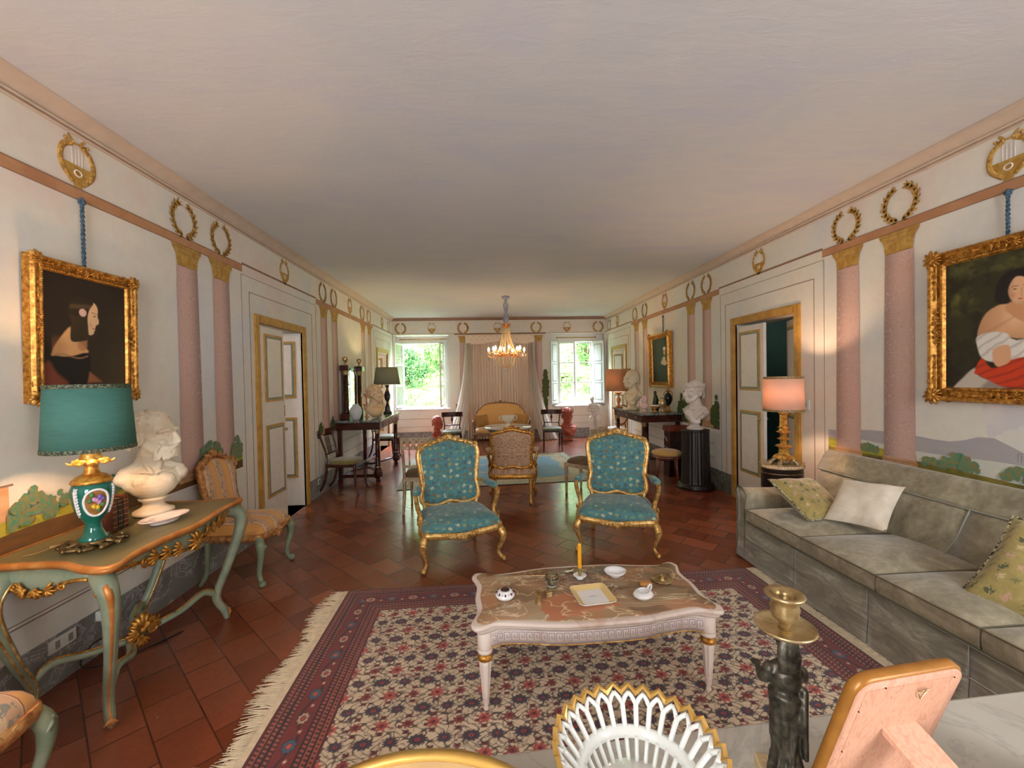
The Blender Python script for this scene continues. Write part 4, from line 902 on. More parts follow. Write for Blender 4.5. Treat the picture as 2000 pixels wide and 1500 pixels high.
flowers(.06, py/2, .040, .034, 8, (196, 88, 72), (120, 40, 42), amp=.8); flowers(.06+px/2, py/2, .028, .024, 8, (150, 58, 48), (90, 34, 36), amp=.5)
flowers(px/4, py/4, .018, .013, 4, (120, 48, 46), (60, 30, 34), px/2, py/2, .6); flowers(px*.12, py*.42, .014, .010, 4, (150, 66, 60), (80, 40, 40), px/2, py, .5)
# border
dE = np.minimum(np.minimum(X, W_-X), np.minimum(Y, H_-Y)); s_ = np.where((X < W_-X) & (X <= Y) & (X <= H_-Y) | ((W_-X) < X) & ((W_-X) <= Y) & ((W_-X) <= H_-Y), Y, X)
def bnd(a, b, col, m=1): 
    global C; C = mixc(C, col, ((dE >= a) & (dE < b)).astype(float)*m)
bnd(0, BL, (88, 30, 28))
for a in (.015, .045, .075, .205, .235, .265):
    bnd(a, a+.020, (158, 78, 58)); k = ((np.sin(s_*2*pi/.022+dE*140) > .1) & (dE >= a+.002) & (dE < a+.018)).astype(float); C = mixc(C, (58, 22, 20), k)
    bnd(a-.005, a, (36, 22, 26)); bnd(a+.02, a+.025, (44, 22, 26))
bnd(.10, .20, (112, 34, 28)); m_ = ((dE >= .10) & (dE < .20))
cc = np.abs(dE-.15-.02*np.sin(s_*2*pi/.30)); C = mixc(C, (48, 28, 30), smask(cc-.006, .006)*m_)
def bfl(o, p, rs, rd, col, core, off=.15):
    global C
    ds = (s_-o+p/2) % p-p/2; dd = dE-off; a = np.arctan2(dd/rd, ds/rs); r = np.hypot(ds/rs, dd/rd); e = r*(1+.3*(.5+.5*np.cos(8*a)))
    C = mixc(C, (40, 26, 34), smask(e-1.15, .15)*m_); C = mixc(C, col, smask(e-1, .15)*m_); C = mixc(C, core, smask(r-.45, .15)*m_); C = mixc(C, (60, 40, 44), smask(np.abs(r-.45)-.06, .08)*m_)
bfl(.05, .30, .036, .030, (58, 92, 108), (186, 82, 60)); bfl(.20, .30, .034, .026, (190, 160, 130), (170, 68, 52)); bfl(.125, .15, .018, .014, (150, 58, 46), (204, 180, 150), .165)
gn = fbm(X*9, Y*9, 4, 2); C = C*(.86+.28*gn[..., None])
RUGM = attr_mat('rug_wool', .95, 0, .5, 420); RUGM.node_tree.nodes['Principled BSDF'].inputs['Sheen Weight'].default_value = .2
g = grid_mesh(nx, ny, lambda u, v: (-W_/2+u*W_, -H_/2+v*H_, .010+.002*np.sin(u*19)*np.sin(v*13)), C)
T_ = thing('persian_rug', 'red and cream floral wool rug with long fringe under the coffee table', 'rug', (.535, 2.08, 0), rad(.9))
obj('pile', g, RUGM, T_)
FR = plain('cream_cotton_fringe', (212, 192, 160), .9, 0, .12, 30)
for s in (-1, 1):
    mb = MB(); rnd = random.Random(8+s); mb.box(min(s*W_/2, s*(W_/2+.035)), max(s*W_/2, s*(W_/2+.035)), -H_/2, H_/2, .001, .008)
    y = -H_/2
    while y < H_/2:
        L = .10+.03*sin(y*9)+rnd.uniform(-.02, .03); dy = rnd.uniform(-.03, .03)+.02*sin(y*14); x0 = s*(W_/2+.03)
        mb.tube([(x0, y, .006), (x0+s*L*.5, y+dy*.5, .007), (x0+s*L, y+dy+.01*sin(y*60), .003)], [.0035, .004, .0015], 4, flat=(.5, 1.3)); y += .0042
    obj('fringe', mb, FR, T_, label='cream knotted fringe')
# blue carpet
W2, H2 = 3.05, 2.35; nx, ny = 240, 180
U, V = np.meshgrid(np.linspace(0, 1, nx+1), np.linspace(0, 1, ny+1)); X = U*W2; Y = V*H2
C = np.zeros(X.shape+(3,))+lin((126, 168, 186)); dE = np.minimum(np.minimum(X, W2-X), np.minimum(Y, H2-Y)); n1 = fbm(X*5, Y*5, 4, 3); n2 = fbm(X*16, Y*16, 3, 6)
wob = .36+.05*np.sin(X*9)*np.cos(Y*9)
C = mixc(C, (186, 184, 156), smask(dE-wob, .05)); C = mixc(C, (176, 128, 108), np.clip((n2-.58)*8, 0, 1)*smask(dE-.4, .2)*.8)
dc = np.hypot((X-W2/2)/.5, (Y-H2/2)/.35); C = mixc(C, (198, 178, 150), smask(np.abs(dc-1)-.12, .1)*.7); C = mixc(C, (186, 130, 112), np.clip((n2-.6)*9, 0, 1)*.6)
C = mixc(C, (88, 84, 76), smask(np.abs(dE-.11-.02*np.abs(np.sin(X*16))-.02*np.abs(np.sin(Y*16)))-.008, .01)*.8); C = mixc(C, (164, 176, 160), smask(dE-.07, .02)); C = C*(.85+.3*n1[..., None])
g = grid_mesh(nx, ny, lambda u, v: (-W2/2+u*W2, -H2/2+v*H2, .009+0*u), C)
single('aubusson_rug', g, attr_mat('blue_wool', .95, 0, .4, 300), 'pale blue and cream floral carpet under the damask armchair and round table', 'rug', (.16, 7.33, 0), rad(3.5))

# ================================================================== COFFEE TABLE
t = NT('breccia_marble'); v = t.co((1, 1.6, 1), (0, 0, .3)); vo = t.n('ShaderNodeTexVoronoi', feature='F1', i_Scale=4.5, i_Randomness=1.0)
nz = t.n('ShaderNodeTexNoise', i_Scale=4.0, i_Detail=4.0); t.l(v, nz.inputs['Vector']); mv = t.mix(.22, v, nz.outputs['Color']); t.l(mv, vo.inputs['Vector'])
sep = t.n('ShaderNodeSeparateColor'); t.l(vo.outputs['Color'], sep.inputs[0])
base = t.ramp(sep.outputs[0], [(0, (156, 132, 98)), (.35, (178, 112, 80)), (.5, (136, 112, 84)), (.7, (174, 150, 118)), (.85, (124, 100, 74))], 'LINEAR')
n1 = t.noise(v, 4, 6, .6, 1.0); base = t.mix(t.ramp(n1, [(.4, (0, 0, 0, 1)), (.7, (.6,)*3+(1,))]), base, (176, 120, 84))
vn = t.math('ABSOLUTE', t.math('SUBTRACT', t.noise(v, 2.6, 3, .5, 1.2), .5)); c = t.mix(t.ramp(vn, [(0, (.8,)*3+(1,)), (.012, (0, 0, 0, 1))]), base, (216, 190, 146))
vn = t.math('ABSOLUTE', t.math('SUBTRACT', t.noise(v, 2.2, 3, .5, 2.2), .48)); c = t.mix(t.ramp(vn, [(0, (.8,)*3+(1,)), (.012, (0, 0, 0, 1))]), c, (226, 204, 164)); t.set(c, .08, 0); BREC = t.m
T_ = thing('coffee_table', 'low cream painted table with brown veined marble top and greek key apron', 'table', (.53, 2.215, 0), rad(1.2)); ZT = .44
hx, hy = .60, .265
quarter = [(0, -hy-.035), (hx*.35, -hy-.03), (hx*.62, -hy-.0), (hx*.84, -hy+.018), (hx*.93, -hy-.006), (hx*1.0, -hy-.012), (hx*1.035, -hy+.03), (hx*1.01, -hy+.08), (hx*.985, -hy*.45), (hx*1.0, 0)]
o1 = quarter+[(x, -y) for x, y in quarter[::-1][1:]]; o2 = o1+[(-x, y) for x, y in o1[::-1][1:-1]]; O = [(p[0], p[1]) for p in spl([(x, y, 0) for x, y in o2], 4, True)]
def inset(P, d): 
    cx = 0; return [(x-np.sign(x)*min(abs(x), d) if abs(x) > .3 else x*(1-d/hx), y*(1-d/abs(hy+.02))) for x, y in P]
mb = MB(); mb.loft([[(x, y, z) for x, y in inset(O, d)] for d, z in ((.035, ZT-.046), (.016, ZT-.040), (.010, ZT-.028), (.012, ZT-.024), (.0, ZT-.020), (-.002, ZT-.012), (.002, ZT-.004), (.008, ZT-.001), (.03, ZT-.001))], 0); obj('table_frame', mb, WHITEP, T_)
mb = MB(); mb.loft([[(x, y, z) for x, y in inset(O, d)] for d, z in ((.028, ZT-.004), (.025, ZT+.0), (.030, ZT+.004))], 0); obj('marble_top', mb, BREC, T_)
APR = attr_mat('greek_key_apron', .5)
mb = MB(); A_o = inset(O, .045); mb.loft([[(x, y, z) for x, y in A_o] for z in (ZT-.125, ZT-.045)], 0, smooth=True); ap = obj('apron', mb, WHITEP, T_)
mb = MB(); mb.tube([(x*1.002, y*1.005, ZT-.126) for x, y in A_o], .0035, 5, closed=True); obj('gilt_edge', mb, GILT, ap)
# greek key laid along the front and ends
LEN = [0]
for i in range(1, len(A_o)+1): a, b = A_o[i-1], A_o[i % len(A_o)]; LEN.append(LEN[-1]+math.hypot(a[0]-b[0], a[1]-b[1]))
def along(s):
    s %= LEN[-1]
    for i in range(len(A_o)):
        if LEN[i+1] >= s:
            a, b = A_o[i], A_o[(i+1) % len(A_o)]; k = (s-LEN[i])/(LEN[i+1]-LEN[i]); dx, dy = b[0]-a[0], b[1]-a[1]; L = math.hypot(dx, dy)+1e-9; return a[0]+k*dx+dy/L*.0015, a[1]+k*dy-dx/L*.0015
KEY = [(0, 0), (0, 1), (.75, 1), (.75, .3), (.35, .3), (.35, .62), (.5, .62)]; GREY = plain('grey_fret_paint', (150, 138, 150), .6); mb = MB(); u_ = .036; n_ = int(LEN[-1]/u_); u_ = LEN[-1]/n_
for i in range(n_):
    for (a, b), (c_, d_) in zip(KEY[:-1], KEY[1:]):
        s0, z0, s1, z1 = i*u_+a*u_, ZT-.106+b*.036, i*u_+c_*u_, ZT-.106+d_*.036; tw = .0016
        p, q = along(s0), along(s1)
        if abs(s1-s0) < 1e-6: p, q = along(s0-tw), along(s0+tw); mb.add([(p[0], p[1], min(z0, z1)-tw), (q[0], q[1], min(z0, z1)-tw), (q[0], q[1], max(z0, z1)+tw), (p[0], p[1], max(z0, z1)+tw)], [(0, 1, 2, 3)], 0, False)
        else: mb.add([(p[0], p[1], z0-tw), (q[0], q[1], z0-tw), (q[0], q[1], z0+tw), (p[0], p[1], z0+tw)], [(0, 1, 2, 3)], 0, False)
for z in (ZT-.061, ZT-.115, ZT-.120): mb.add([(*along(s), z+dz) for s in np.linspace(0, LEN[-1]*.9999, 200) for dz in (-.001, .001)], [(2*i, 2*i+1, (2*i+3) % 400, (2*i+2) % 400) for i in range(200)], 0, False)
obj('greek_key', mb, GREY, ap)
for sx in (-1, 1):
    for sy in (-1, 1):
        x, y = sx*.558, sy*.215; mb = MB(); mb.lathe([(.034, .30), (.036, ZT-.12), (.036, ZT-.04)], 16, c=(x, y, 0)); mb.lathe([(.022, .285), (.036, .29), (.038, .30), (.034, .31)], 16, c=(x, y, 0))
        mb.lathe([(.014, .07), (.018, .08), (.020, .1), (.030, .23), (.031, .255)], 40, mod=lambda a, z: 1-.13*(cos(8*a) > .2), c=(x, y, 0)); mb.lathe([(.006, 0), (.012, .006), (.013, .02), (.009, .03), (.017, .045), (.015, .07), (.019, .075)], 16, c=(x, y, 0)); L_ = obj('leg', mb, WHITEP, T_)
        mb = MB(); mb.lathe([(.03, .252), (.037, .258), (.038, .268), (.034, .278), (.024, .285)], 20, c=(x, y, 0)); obj('gilt_ring', mb, GILTD, L_)
ZT = .444
# things on the coffee table
T_ = thing('pierced_tealight', 'small white porcelain burner with oval holes and violet dots, left end of the coffee table', 'candle holder', (.085, 2.175, ZT)); VIO = plain('violet_glaze', (150, 110, 160), .2); HOLE = plain('dark_inside', (70, 34, 24), .6)
mb = MB(); mb.lathe([(.026, 0), (.045, .004), (.052, .016), (.050, .022), (.032, .04), (.024, .043), (.022, .038), (.02, .02), (0, .018)], 24); obj('body', mb, PORC, T_)
for nm, m, k0, s_ in (('oval_hole', HOLE, 0, .9), ('violet_dots', VIO, .5, .45)):
    mb = MB()
    for k in range(8): a = (k+k0)*pi/4; mb.ell((.0425*cos(a), .0425*sin(a), .030), (.007*s_, .0045*s_, .008*s_), 8, 6, R=(Matrix.Rotation(a, 3, 'Z') @ Matrix.Rotation(-.8, 3, 'Y')))
    obj(nm, mb, m, T_)
mb = MB(); mb.lathe([(0, .042), (.022, .042), (.0235, .044), (.022, .0445), (0, .0425)], 20); obj('gilt_rim', mb, HOLE, T_)
T_ = thing('glass_cup', 'clear glass cup with gilt rim and foot near the back of the coffee table', 'glass', (.345, 2.25, ZT)); mb = MB(); mb.lathe([(0, .003), (.028, .004), (.034, .02), (.038, .07), (.036, .071), (.031, .03), (.0, .012)], 24); obj('bowl', mb, GLASS, T_)
for z, r in ((.002, .030), (.071, .037), (.05, .0365)): mb = MB(); mb.lathe([(r-.002, z-.0015), (r+.001, z), (r-.002, z+.0015), (r-.003, z)], 24, cap=False); obj('gilt_band', mb, BRASS, T_)
T_ = thing('brass_lighter', 'upright cylindrical brass table lighter on the coffee table', 'lighter', (.252, 2.10, ZT)); mb = MB(); mb.lathe([(0, 0), (.0175, 0), (.0175, .052), (0, .052)], 24, smooth=False); obj('base', mb, BRASS, T_); mb = MB(); mb.lathe([(0, .054), (.018, .054), (.018, .064), (0, .065)], 24, smooth=False); obj('cap', mb, BRASS, T_)
mb = MB(); mb.box(-.018, .018, -.018, .018, 0, .028); single('brass_box', mb, BRASS, 'tiny polished brass cube box beside the glass cup', 'box', (.310, 2.165, ZT), rad(20), bevel=.004)
LACE = plain('brown_lace', (146, 122, 104), .8, 0, .3, 80)
mb = MB(); n = 48
for i in range(16):
    a = i*pi/8; mb.tube([(.082*cos(a)+.018*cos(q), .082*sin(a)+.018*sin(q), .002) for q in np.linspace(0, 2*pi, 9)[:-1]], .0022, 4, closed=True)
for r in (.03, .048, .068): mb.tube([(r*cos(q), r*sin(q), .002) for q in np.linspace(0, 2*pi, 33)[:-1]], .0022, 4, closed=True)
for i in range(24): a = i*pi/12; mb.tube([(.02*cos(a), .02*sin(a), .002), (.07*cos(a+.1), .07*sin(a+.1), .002)], .0018, 4)
single('lace_doily', mb, LACE, 'scalloped brown lace doily under the yellow candle', 'doily', (.517, 2.33, ZT))
T_ = thing('candle_holder', 'small brass and painted porcelain candlestick holding the yellow candle', 'candle holder', (.517, 2.33, ZT+.004)); mb = MB(); mb.lathe([(.02, 0), (.022, .004), (.012, .01), (.03, .016), (.038, .02), (.036, .022), (.012, .018), (0, .018)], 24); obj('saucer', mb, PORC, T_); mb = MB(); mb.lathe([(.008, .018), (.012, .03), (.009, .045), (.014, .058), (.013, .062), (0, .055)], 16); obj('socket', mb, BRASS, T_)
T_ = thing('taper_candle', 'yellow faceted taper candle standing on the coffee table', 'candle', (.517, 2.33, ZT+.058)); mb = MB(); mb.lathe([(0, 0), (.0105, 0), (.0115, .01), (.0115, .138), (.006, .146), (0, .147)], 8, smooth=False); obj('wax', mb, plain('yellow_wax', (240, 170, 34), .4, 0, .05), T_); mb = MB(); mb.tube([(0, 0, .145), (.001, 0, .156)], .0012, 5); obj('wick', mb, BLACK, T_)
T_ = thing('porcelain_bowl', 'shallow white porcelain bowl at the far edge of the coffee table', 'bowl', (.725, 2.34, ZT)); mb = MB(); mb.lathe([(.0, .004), (.028, .0), (.03, .004), (.052, .02), (.062, .036), (.0605, .037), (.05, .022), (.03, .009), (0, .008)], 32, sy=.88, mod=lambda a, z: 1+.03*(abs(cos(a))**8)); obj('body', mb, PORC, T_)
# square dish
T_ = thing('square_dish', 'square white porcelain dish with pale yellow rim in the middle of the coffee table', 'dish', (.537, 2.125, ZT), rad(6)); YEL = plain('pale_yellow_glaze', (228, 196, 130), .15, 0, .03)
def rsq(h, r, n=5): return [(sx*(h-r)+r*cos(a0+k*pi/2/n), sy*(h-r)+r*sin(a0+k*pi/2/n)) for sx, sy, a0 in ((1, 1, 0), (-1, 1, pi/2), (-1, -1, pi), (1, -1, 3*pi/2)) for k in range(n+1)]
mb = MB(); mb.loft([[(x, y, z) for x, y in rsq(h, r)] for h, r, z in ((.07, .02, 0), (.078, .022, .004), (.10, .026, .022), (.099, .026, .0235), (.097, .025, .0235), (.067, .01, .006), (.0005, .0001, .006))], 0); obj('body', mb, PORC, T_)
mb = MB(); mb.loft([[(x, y, z) for x, y in rsq(h, r)] for h, r, z in ((.0985, .026, .0242), (.092, .022, .021), (.068, .012, .0085), (.066, .01, .0082))], 0, cap=False); obj('yellow_band', mb, YEL, T_)
mb = MB(); mb.loft([[(x, y, z) for x, y in rsq(h, r)] for h, r, z in ((.067, .004, .0083), (.0, .0001, .0083))], 0, cap=False); obj('white_centre', mb, PORC, T_)
mb = MB(); rnd = random.Random(2)
for i in range(7): x = -.018+.006*i; mb.box(x, x+.004, -.002, .003, .0088, .0090)
obj('printed_mark', mb, GREYL, T_)
T_ = thing('handled_ashtray', 'white porcelain cup shaped ashtray with small loop handle, right end of the coffee table', 'ashtray', (.795, 2.095, ZT), rad(35)); mb = MB(); mb.lathe([(.03, 0), (.034, .003), (.055, .018), (.058, .024), (.05, .032), (.036, .041), (.032, .041), (.034, .034), (.04, .02), (0, .012)], 32, sy=.85); obj('body', mb, PORC, T_); mb = MB(); mb.tube(spl([(.036, 0, .038), (.055, 0, .052), (.072, 0, .046), (.068, 0, .03), (.056, 0, .026)], 4), .0055, 6); obj('handle', mb, PORC, T_); mb = MB(); mb.box(-.008, .006, -.004, .004, .0135, .0145); obj('printed_mark', mb, HOLE, T_)
T_ = thing('chamberstick', 'low brass chamberstick on the far right corner of the coffee table', 'candle holder', (.967, 2.265, ZT)); mb = MB(); mb.lathe([(0, 0), (.045, 0), (.058, .008), (.06, .012), (.045, .008), (.015, .006), (.012, .012), (.014, .028), (.018, .030), (.010, .031), (.009, .02), (0, .02)], 32); obj('pan', mb, BRASS, T_); mb = MB(); mb.tube([(.068+.012*cos(q), .02, .014+.012*sin(q)) for q in np.linspace(0, 2*pi, 13)[:-1]], .0025, 5, closed=True); obj('ring_handle', mb, BRASS, T_)
mb = MB(); mb.box(-.032, .032, -.014, .014, 0, .012); single('matchbox', mb, plain('tan_card', (196, 134, 66), .7), 'small tan matchbox behind the white ashtray', 'box', (.862, 2.235, ZT), rad(-8), bevel=.001)

# ================================================================== SOFA
t = NT('grey_velvet'); v = t.co(); n = t.noise(v, 5, 7, .68, .9); n2 = t.noise(v, 30, 4, .6)
c = t.ramp(n, [(.36, (128, 118, 94)), (.52, (152, 142, 116)), (.66, (180, 170, 144))]); c = t.mix(t.ramp(n2, [(.45, (0, 0, 0, 1)), (.75, (.4,)*3+(1,))]), c, (184, 174, 150)); t.set(c, .85, 0, Sheen_Weight=.45, Sheen_Roughness=.4); t.bump(n2, .2, .004); VELV = t.m
t = NT('worn_grey_velvet'); v = t.co((1, .5, 2)); n = t.noise(v, 7, 7, .7, .8); t.set(t.ramp(n, [(.38, (126, 120, 104)), (.52, (150, 144, 126)), (.62, (186, 180, 160))]), .85, 0, Sheen_Weight=.45); t.bump(n, .2, .004); VELVF = t.m
PIPE = plain('grey_piping', (160, 158, 144), .8); PIPED = plain('dark_piping', (112, 104, 82), .8)
T_ = thing('sofa', 'long grey green velvet sofa with rolled arm and skirt along the right wall', 'sofa', (0, 0, 0)); y0, y1 = .72, 3.53; xf, xb = 2.19, 3.16
def rbox(mb, x0, x1, ya, yb, z0, z1, r=.03, bulge=0, n=3):
    P = []
    sh = [(x0+r, ya), (x1-r, ya), (x1, ya+r), (x1, yb-r), (x1-r, yb), (x0+r, yb), (x0, yb-r), (x0, ya+r)]
    cx, cy = (x0+x1)/2, (ya+yb)/2; rings = []
    for k, z in ((.0, z0), (1-r*.9/(x1-x0)*2, z0), (1, z0+r), (1.0+bulge*.3, (z0+z1)/2), (1, z1-r), (1-r/(x1-x0)*2, z1-r*.2), (.6, z1+bulge*.6), (.0, z1+bulge)):
        rings.append([(cx+(x-cx)*max(k, .001), cy+(y-cy)*max(k, .001), z) for x, y in sh])
    mb.loft(rings, 0, cap=False)
mb = MB(); mb.box(xf+.02, xb-.05, y0+.1, y1-.17, .13, .335); mb.box(xf+.02, xb-.02, y0, y0+.1, .13, .34); obj('seat_base', mb, VELVF, T_, bevel=.015)
# skirt with inverted pleats
mb = MB(); segs = [(y0, 1.755), (1.76, 2.265), (2.27, 2.85), (2.855, y1)]
for a, b in segs:
    n = 14; mb.loft([[(xf+.004-(.012 if z < .1 else 0)*(1)-.006*sin((y-a)/(b-a)*pi), y, z) for y in np.linspace(a, b, n)] for z in (.33, .19, .175, .012)], 0, cap=False, closed=False)
mb.loft([[(x, y1+.004, z) for x in np.linspace(xf, xb, 6)] for z in (.18, .012)], 0, cap=False, closed=False)
obj('skirt', mb, VELVF, T_, solid=.008)
mb = MB(); mb.tube([(xf-.005, y0, .185), (xf-.005, y1-.02, .185)], .0035, 5); mb.tube([(xf-.003, y0, .333), (xf-.003, y1-.16, .333)], .004, 5)
for y in (1.757, 2.267, 2.852): mb.tube([(xf-.006, y, .185), (xf-.004, y, .333)], .003, 5)
obj('piping', mb, PIPE, T_)
YB_ = [3.356, 2.752, 2.195, 1.692, 1.20, .86]
for i in range(5):
    b = YB_[i]; a = YB_[i+1]+.012; mb = MB(); x0 = xf-.02; x1 = 2.88
    n = 22; us = [sin(pi/2*q) for q in np.linspace(-1, 1, n+1)]
    X_ = lambda u: (x0+x1)/2+u*(x1-x0)/2
    Y_ = lambda v: (a+b)/2+v*(b-a)/2
    e_ = lambda u, v: (max(0, 1-abs(u)**7)*max(0, 1-abs(v)**7))**.5
    top_ = lambda u, v: .444+.020*e_(u, v)+.040*(1-u*u)*(1-v*v)-.012*(u+1)/2
    for fn in (top_, lambda u, v: .352-.008*e_(u, v)): mb.loft([[(X_(u), Y_(v), fn(u, v)) for u in us] for v in us], 0, cap=False, closed=False)
    ed = [(u, -1) for u in us]+[(1, v) for v in us[1:]]+[(u, 1) for u in us[::-1][1:]]+[(-1, v) for v in us[::-1][1:-1]]
    mb.loft([[(X_(u*k), Y_(v*k), zz) for u, v in ed] for k, zz in ((.995, .352), (1.006, .375), (1.010, .400), (1.006, .425), (.995, .444))], 0, cap=False)
    cq = obj('seat_cushion', mb, VELV, T_)
    mb = MB(); P_ = [(X_(u), Y_(v)) for u, v in ed]; mb.tube([(x, y, .445) for x, y in P_], .0045, 5, closed=True); mb.tube([(x, y, .352) for x, y in P_], .0045, 5, closed=True); obj('piping', mb, PIPED, cq)
# back
def BK(mb, y0_, y1_, pts): mb.loft([[(x, y, z) for x, z in pts] for y in np.linspace(y0_, y1_, 8)], 0, cap=True)
bp = [(2.80, .40), (2.86, .52), (2.92, .66), (2.965, .735), (3.14, .74), (xb, .30), (2.95, .25)]
for k, (a, b) in enumerate(((y0+.05, 1.17), (1.17, 2.367), (2.367, y1-.02))):
    mb = MB(); BK(mb, a, b, [(x-.0, z) for x, z in bp]); obj('back_panel', mb, VELV, T_)
mb = MB(); pts = spl([(2.955, 0, .728), (2.985, 0, .80), (3.02, 0, .862), (3.05, 0, .888), (3.09, 0, .893), (3.135, 0, .87), (3.155, 0, .80), (xb, 0, .6), (3.10, 0, .70)], 3, True); mb.loft([[(p[0], y, p[2]) for p in pts] for y in np.linspace(y0+.05, y1+.02, 10)], 0); obj('back_roll', mb, VELV, T_)
mb = MB(); mb.tube([(2.953, y, .732) for y in np.linspace(y0+.05, y1, 6)], .005, 5); mb.tube([(2.775+.0, 2.367, .46), (2.862, 2.367, .56), (2.925, 2.367, .68), (2.953, 2.367, .73)], .005, 5); obj('piping', mb, PIPE, T_)
# far arm: rolled
def arm(ya, sgn):
    mb = MB(); sec = spl([(0, .02), (0, .30), (0, .46), (.02, .53), (.015, .575), (-.03, .61), (-.085, .61), (-.125, .575), (-.12, .52), (-.105, .49), (-.105, .3), (-.105, .02)], 3)
    sec = [(p[0], p[1]) for p in sec]
    mb.loft([[(x, ya+sgn*u, z*(1-.02*k)) for u, z in sec] for k, x in enumerate((xf+.0, xf+.04, 2.6, 3.1))], 0, cap=True); o = obj('arm', mb, VELV, T_)
    mb = MB(); mb.tube([(xf-.004, ya+sgn*u*1.0, z) for u, z in sec], .006, 5); obj('piping', mb, PIPED, o)
arm(y1-.115, -1)
arm(y0+.115, 1)
CORD = two('dark_twisted_cord', (52, 52, 36), (200, 190, 150), 90, .48, .52, .7)
OLF = floral('olive_flower_silk', (150, 132, 72), (172, 152, 88), [(206, 186, 150), (190, 150, 124), (80, 84, 52), (120, 116, 66), (200, 176, 134)], 17, .22, .5, .4)
CREAMS = two('cream_silk', (222, 206, 180), (238, 226, 206), 6, .4, .6, .5, Sheen_Weight=.4)
cushion('scatter_cushion', 'olive silk cushion with embroidered flowers against the far sofa arm', (2.53, 3.12, .60), (.44, .42), (rad(-58), rad(4), rad(12)), OLF, trim=CORD, th=.14)
cushion('scatter_cushion', 'plain cream silk cushion leaning on the sofa back', (2.70, 2.83, .64), (.38, .40), (rad(-50), rad(-4), rad(-68)), CREAMS, th=.13)
cushion('scatter_cushion', 'olive silk cushion with embroidered flowers cut off by the right photo edge', (2.60, 1.72, .60), (.50, .50), (rad(-40), rad(12), rad(-72)), OLF, trim=CORD, th=.14)
# ================================================================== PAINTINGS
CANV = attr_mat('oil_canvas', .62, 0, .15, 200)
def frame_obj(name, label, W, PP, a0, a1, z0, z1, wd, dep, canvas_fn, ornate=True, tilt=0, group='gilt framed portraits', sidem=None):
    """PP(a,e,z) e>0 into room"""
    c0 = Vector(PP((a0+a1)/2, 0, z0)); T_ = thing(name, label, 'painting', c0[:], 0, group)
    L = lambda a, e, z: (Vector(PP(a, e+tilt*(z-z0), z))-c0)[:]
    prof = [(0, .0), (0, dep*.7), (wd*.12, dep), (wd*.28, dep*.92), (wd*.5, dep*.6), (wd*.72, dep*.62), (wd*.8, dep*.72), (wd*.9, dep*.66), (wd, dep*.40), (wd, .0)]
    mb = MB(); 
    def rect(i, e, j=0): return [L(a0+i, e, z0+i), L(a1-i, e, z0+i), L(a1-i, e, z1-i), L(a0+i, e, z1-i)]
    mb.loft([rect(i, e) for i, e in prof], 0, cap=False, smooth=False); fr = obj('frame', mb, GILTD, T_)
    N = (Vector(PP(0, 1, 0))-Vector(PP(0, 0, 0))).normalized(); A = (Vector(PP(1, 0, 0))-Vector(PP(0, 0, 0))).normalized(); Zv = Vector((0, 0, 1))
    if ornate:
        rnd = random.Random(4)
        for ca, cz, sa, sz in ((a0, z0, 1, 1), (a1, z0, -1, 1), (a0, z1, 1, -1), (a1, z1, -1, -1)):
            mb = MB(); c = Vector(L(ca+sa*wd*.45, dep*.75, cz+sz*wd*.45)); d = (A*sa+Zv*sz).normalized(); fan(mb, c, N, -d, wd*.75, 7, 3, 3.2); fan(mb, c, N, d, wd*.5, 5, 5, 2.2)
            for k, dd in ((1, A*sa), (-1, Zv*sz)):
                mb.tube([c, c+dd*wd*2.75], wd*.06, 5)
                for j in range(1, 6): fan(mb, c+dd*wd*(.62+.42*j), N, dd, wd*.32*(1-.1*j), 4, j, 1.8)
                scroll(mb, c+dd*wd*.9+(-Zv*sz if k == 1 else -A*sa)*wd*.25, N, dd, wd*.26, k, wd*.06)
            obj('corner_ornament', mb, GILTD, fr)
        mb = MB()
        for ca, cz, dd in (((a0+a1)/2, z1-wd*.5, A), ((a0+a1)/2, z0+wd*.5, A), (a0+wd*.5, (z0+z1)/2, Zv), (a1-wd*.5, (z0+z1)/2, Zv)):
            for sgn in (-1, 1):
                mb.tube([Vector(L(ca, dep*.7, cz)), Vector(L(ca, dep*.7, cz))+dd*sgn*wd*1.1], wd*.06, 5)
                for j in range(3): fan(mb, Vector(L(ca, dep*.7, cz))+dd*sgn*wd*(.15+.4*j), N, dd*sgn, wd*.38*(1-.15*j), 5, j, 2.2)
        obj('centre_ornament', mb, GILTD, fr)
    mb = MB(); w_ = wd*.86
    for i_, m_ in ((w_, 0),):
        n = int((a1-a0)/.014)
        for k in range(n):
            a = a0+w_+(a1-a0-2*w_)*k/n
            for zz in (z0+w_, z1-w_): mb.ell(L(a, dep*.68, zz), .005, 6, 4)
        n = int((z1-z0)/.014)
        for k in range(n):
            z = z0+w_+(z1-z0-2*w_)*k/n
            for aa in (a0+w_, a1-w_): mb.ell(L(aa, dep*.68, z), .005, 6, 4)
    obj('bead_molding', mb, GILTD, fr)
    ia0, ia1, iz0, iz1 = a0+wd-.004, a1-wd+.004, z0+wd-.004, z1-wd+.004; nx, ny = 220, 280
    U, V = np.meshgrid(np.linspace(0, 1, nx+1), np.linspace(0, 1, ny+1)); AA = ia0+(ia1-ia0)*U; ZZ = iz0+(iz1-iz0)*V; C = canvas_fn(AA, ZZ)
    def f(u, v):
        a = ia0+(ia1-ia0)*u; z = iz0+(iz1-iz0)*v; e = dep*.42+tilt*(z-z0); p0 = np.array(PP(0, 0, 0)); pa = np.array(PP(1, 0, 0))-p0; pe = np.array(PP(0, 1, 0))-p0
        return [p0[i]+pa[i]*a+pe[i]*e+(z if i == 2 else 0)-c0[i] for i in range(3)]
    obj('canvas', grid_mesh(nx, ny, f, C), CANV, T_); return T_
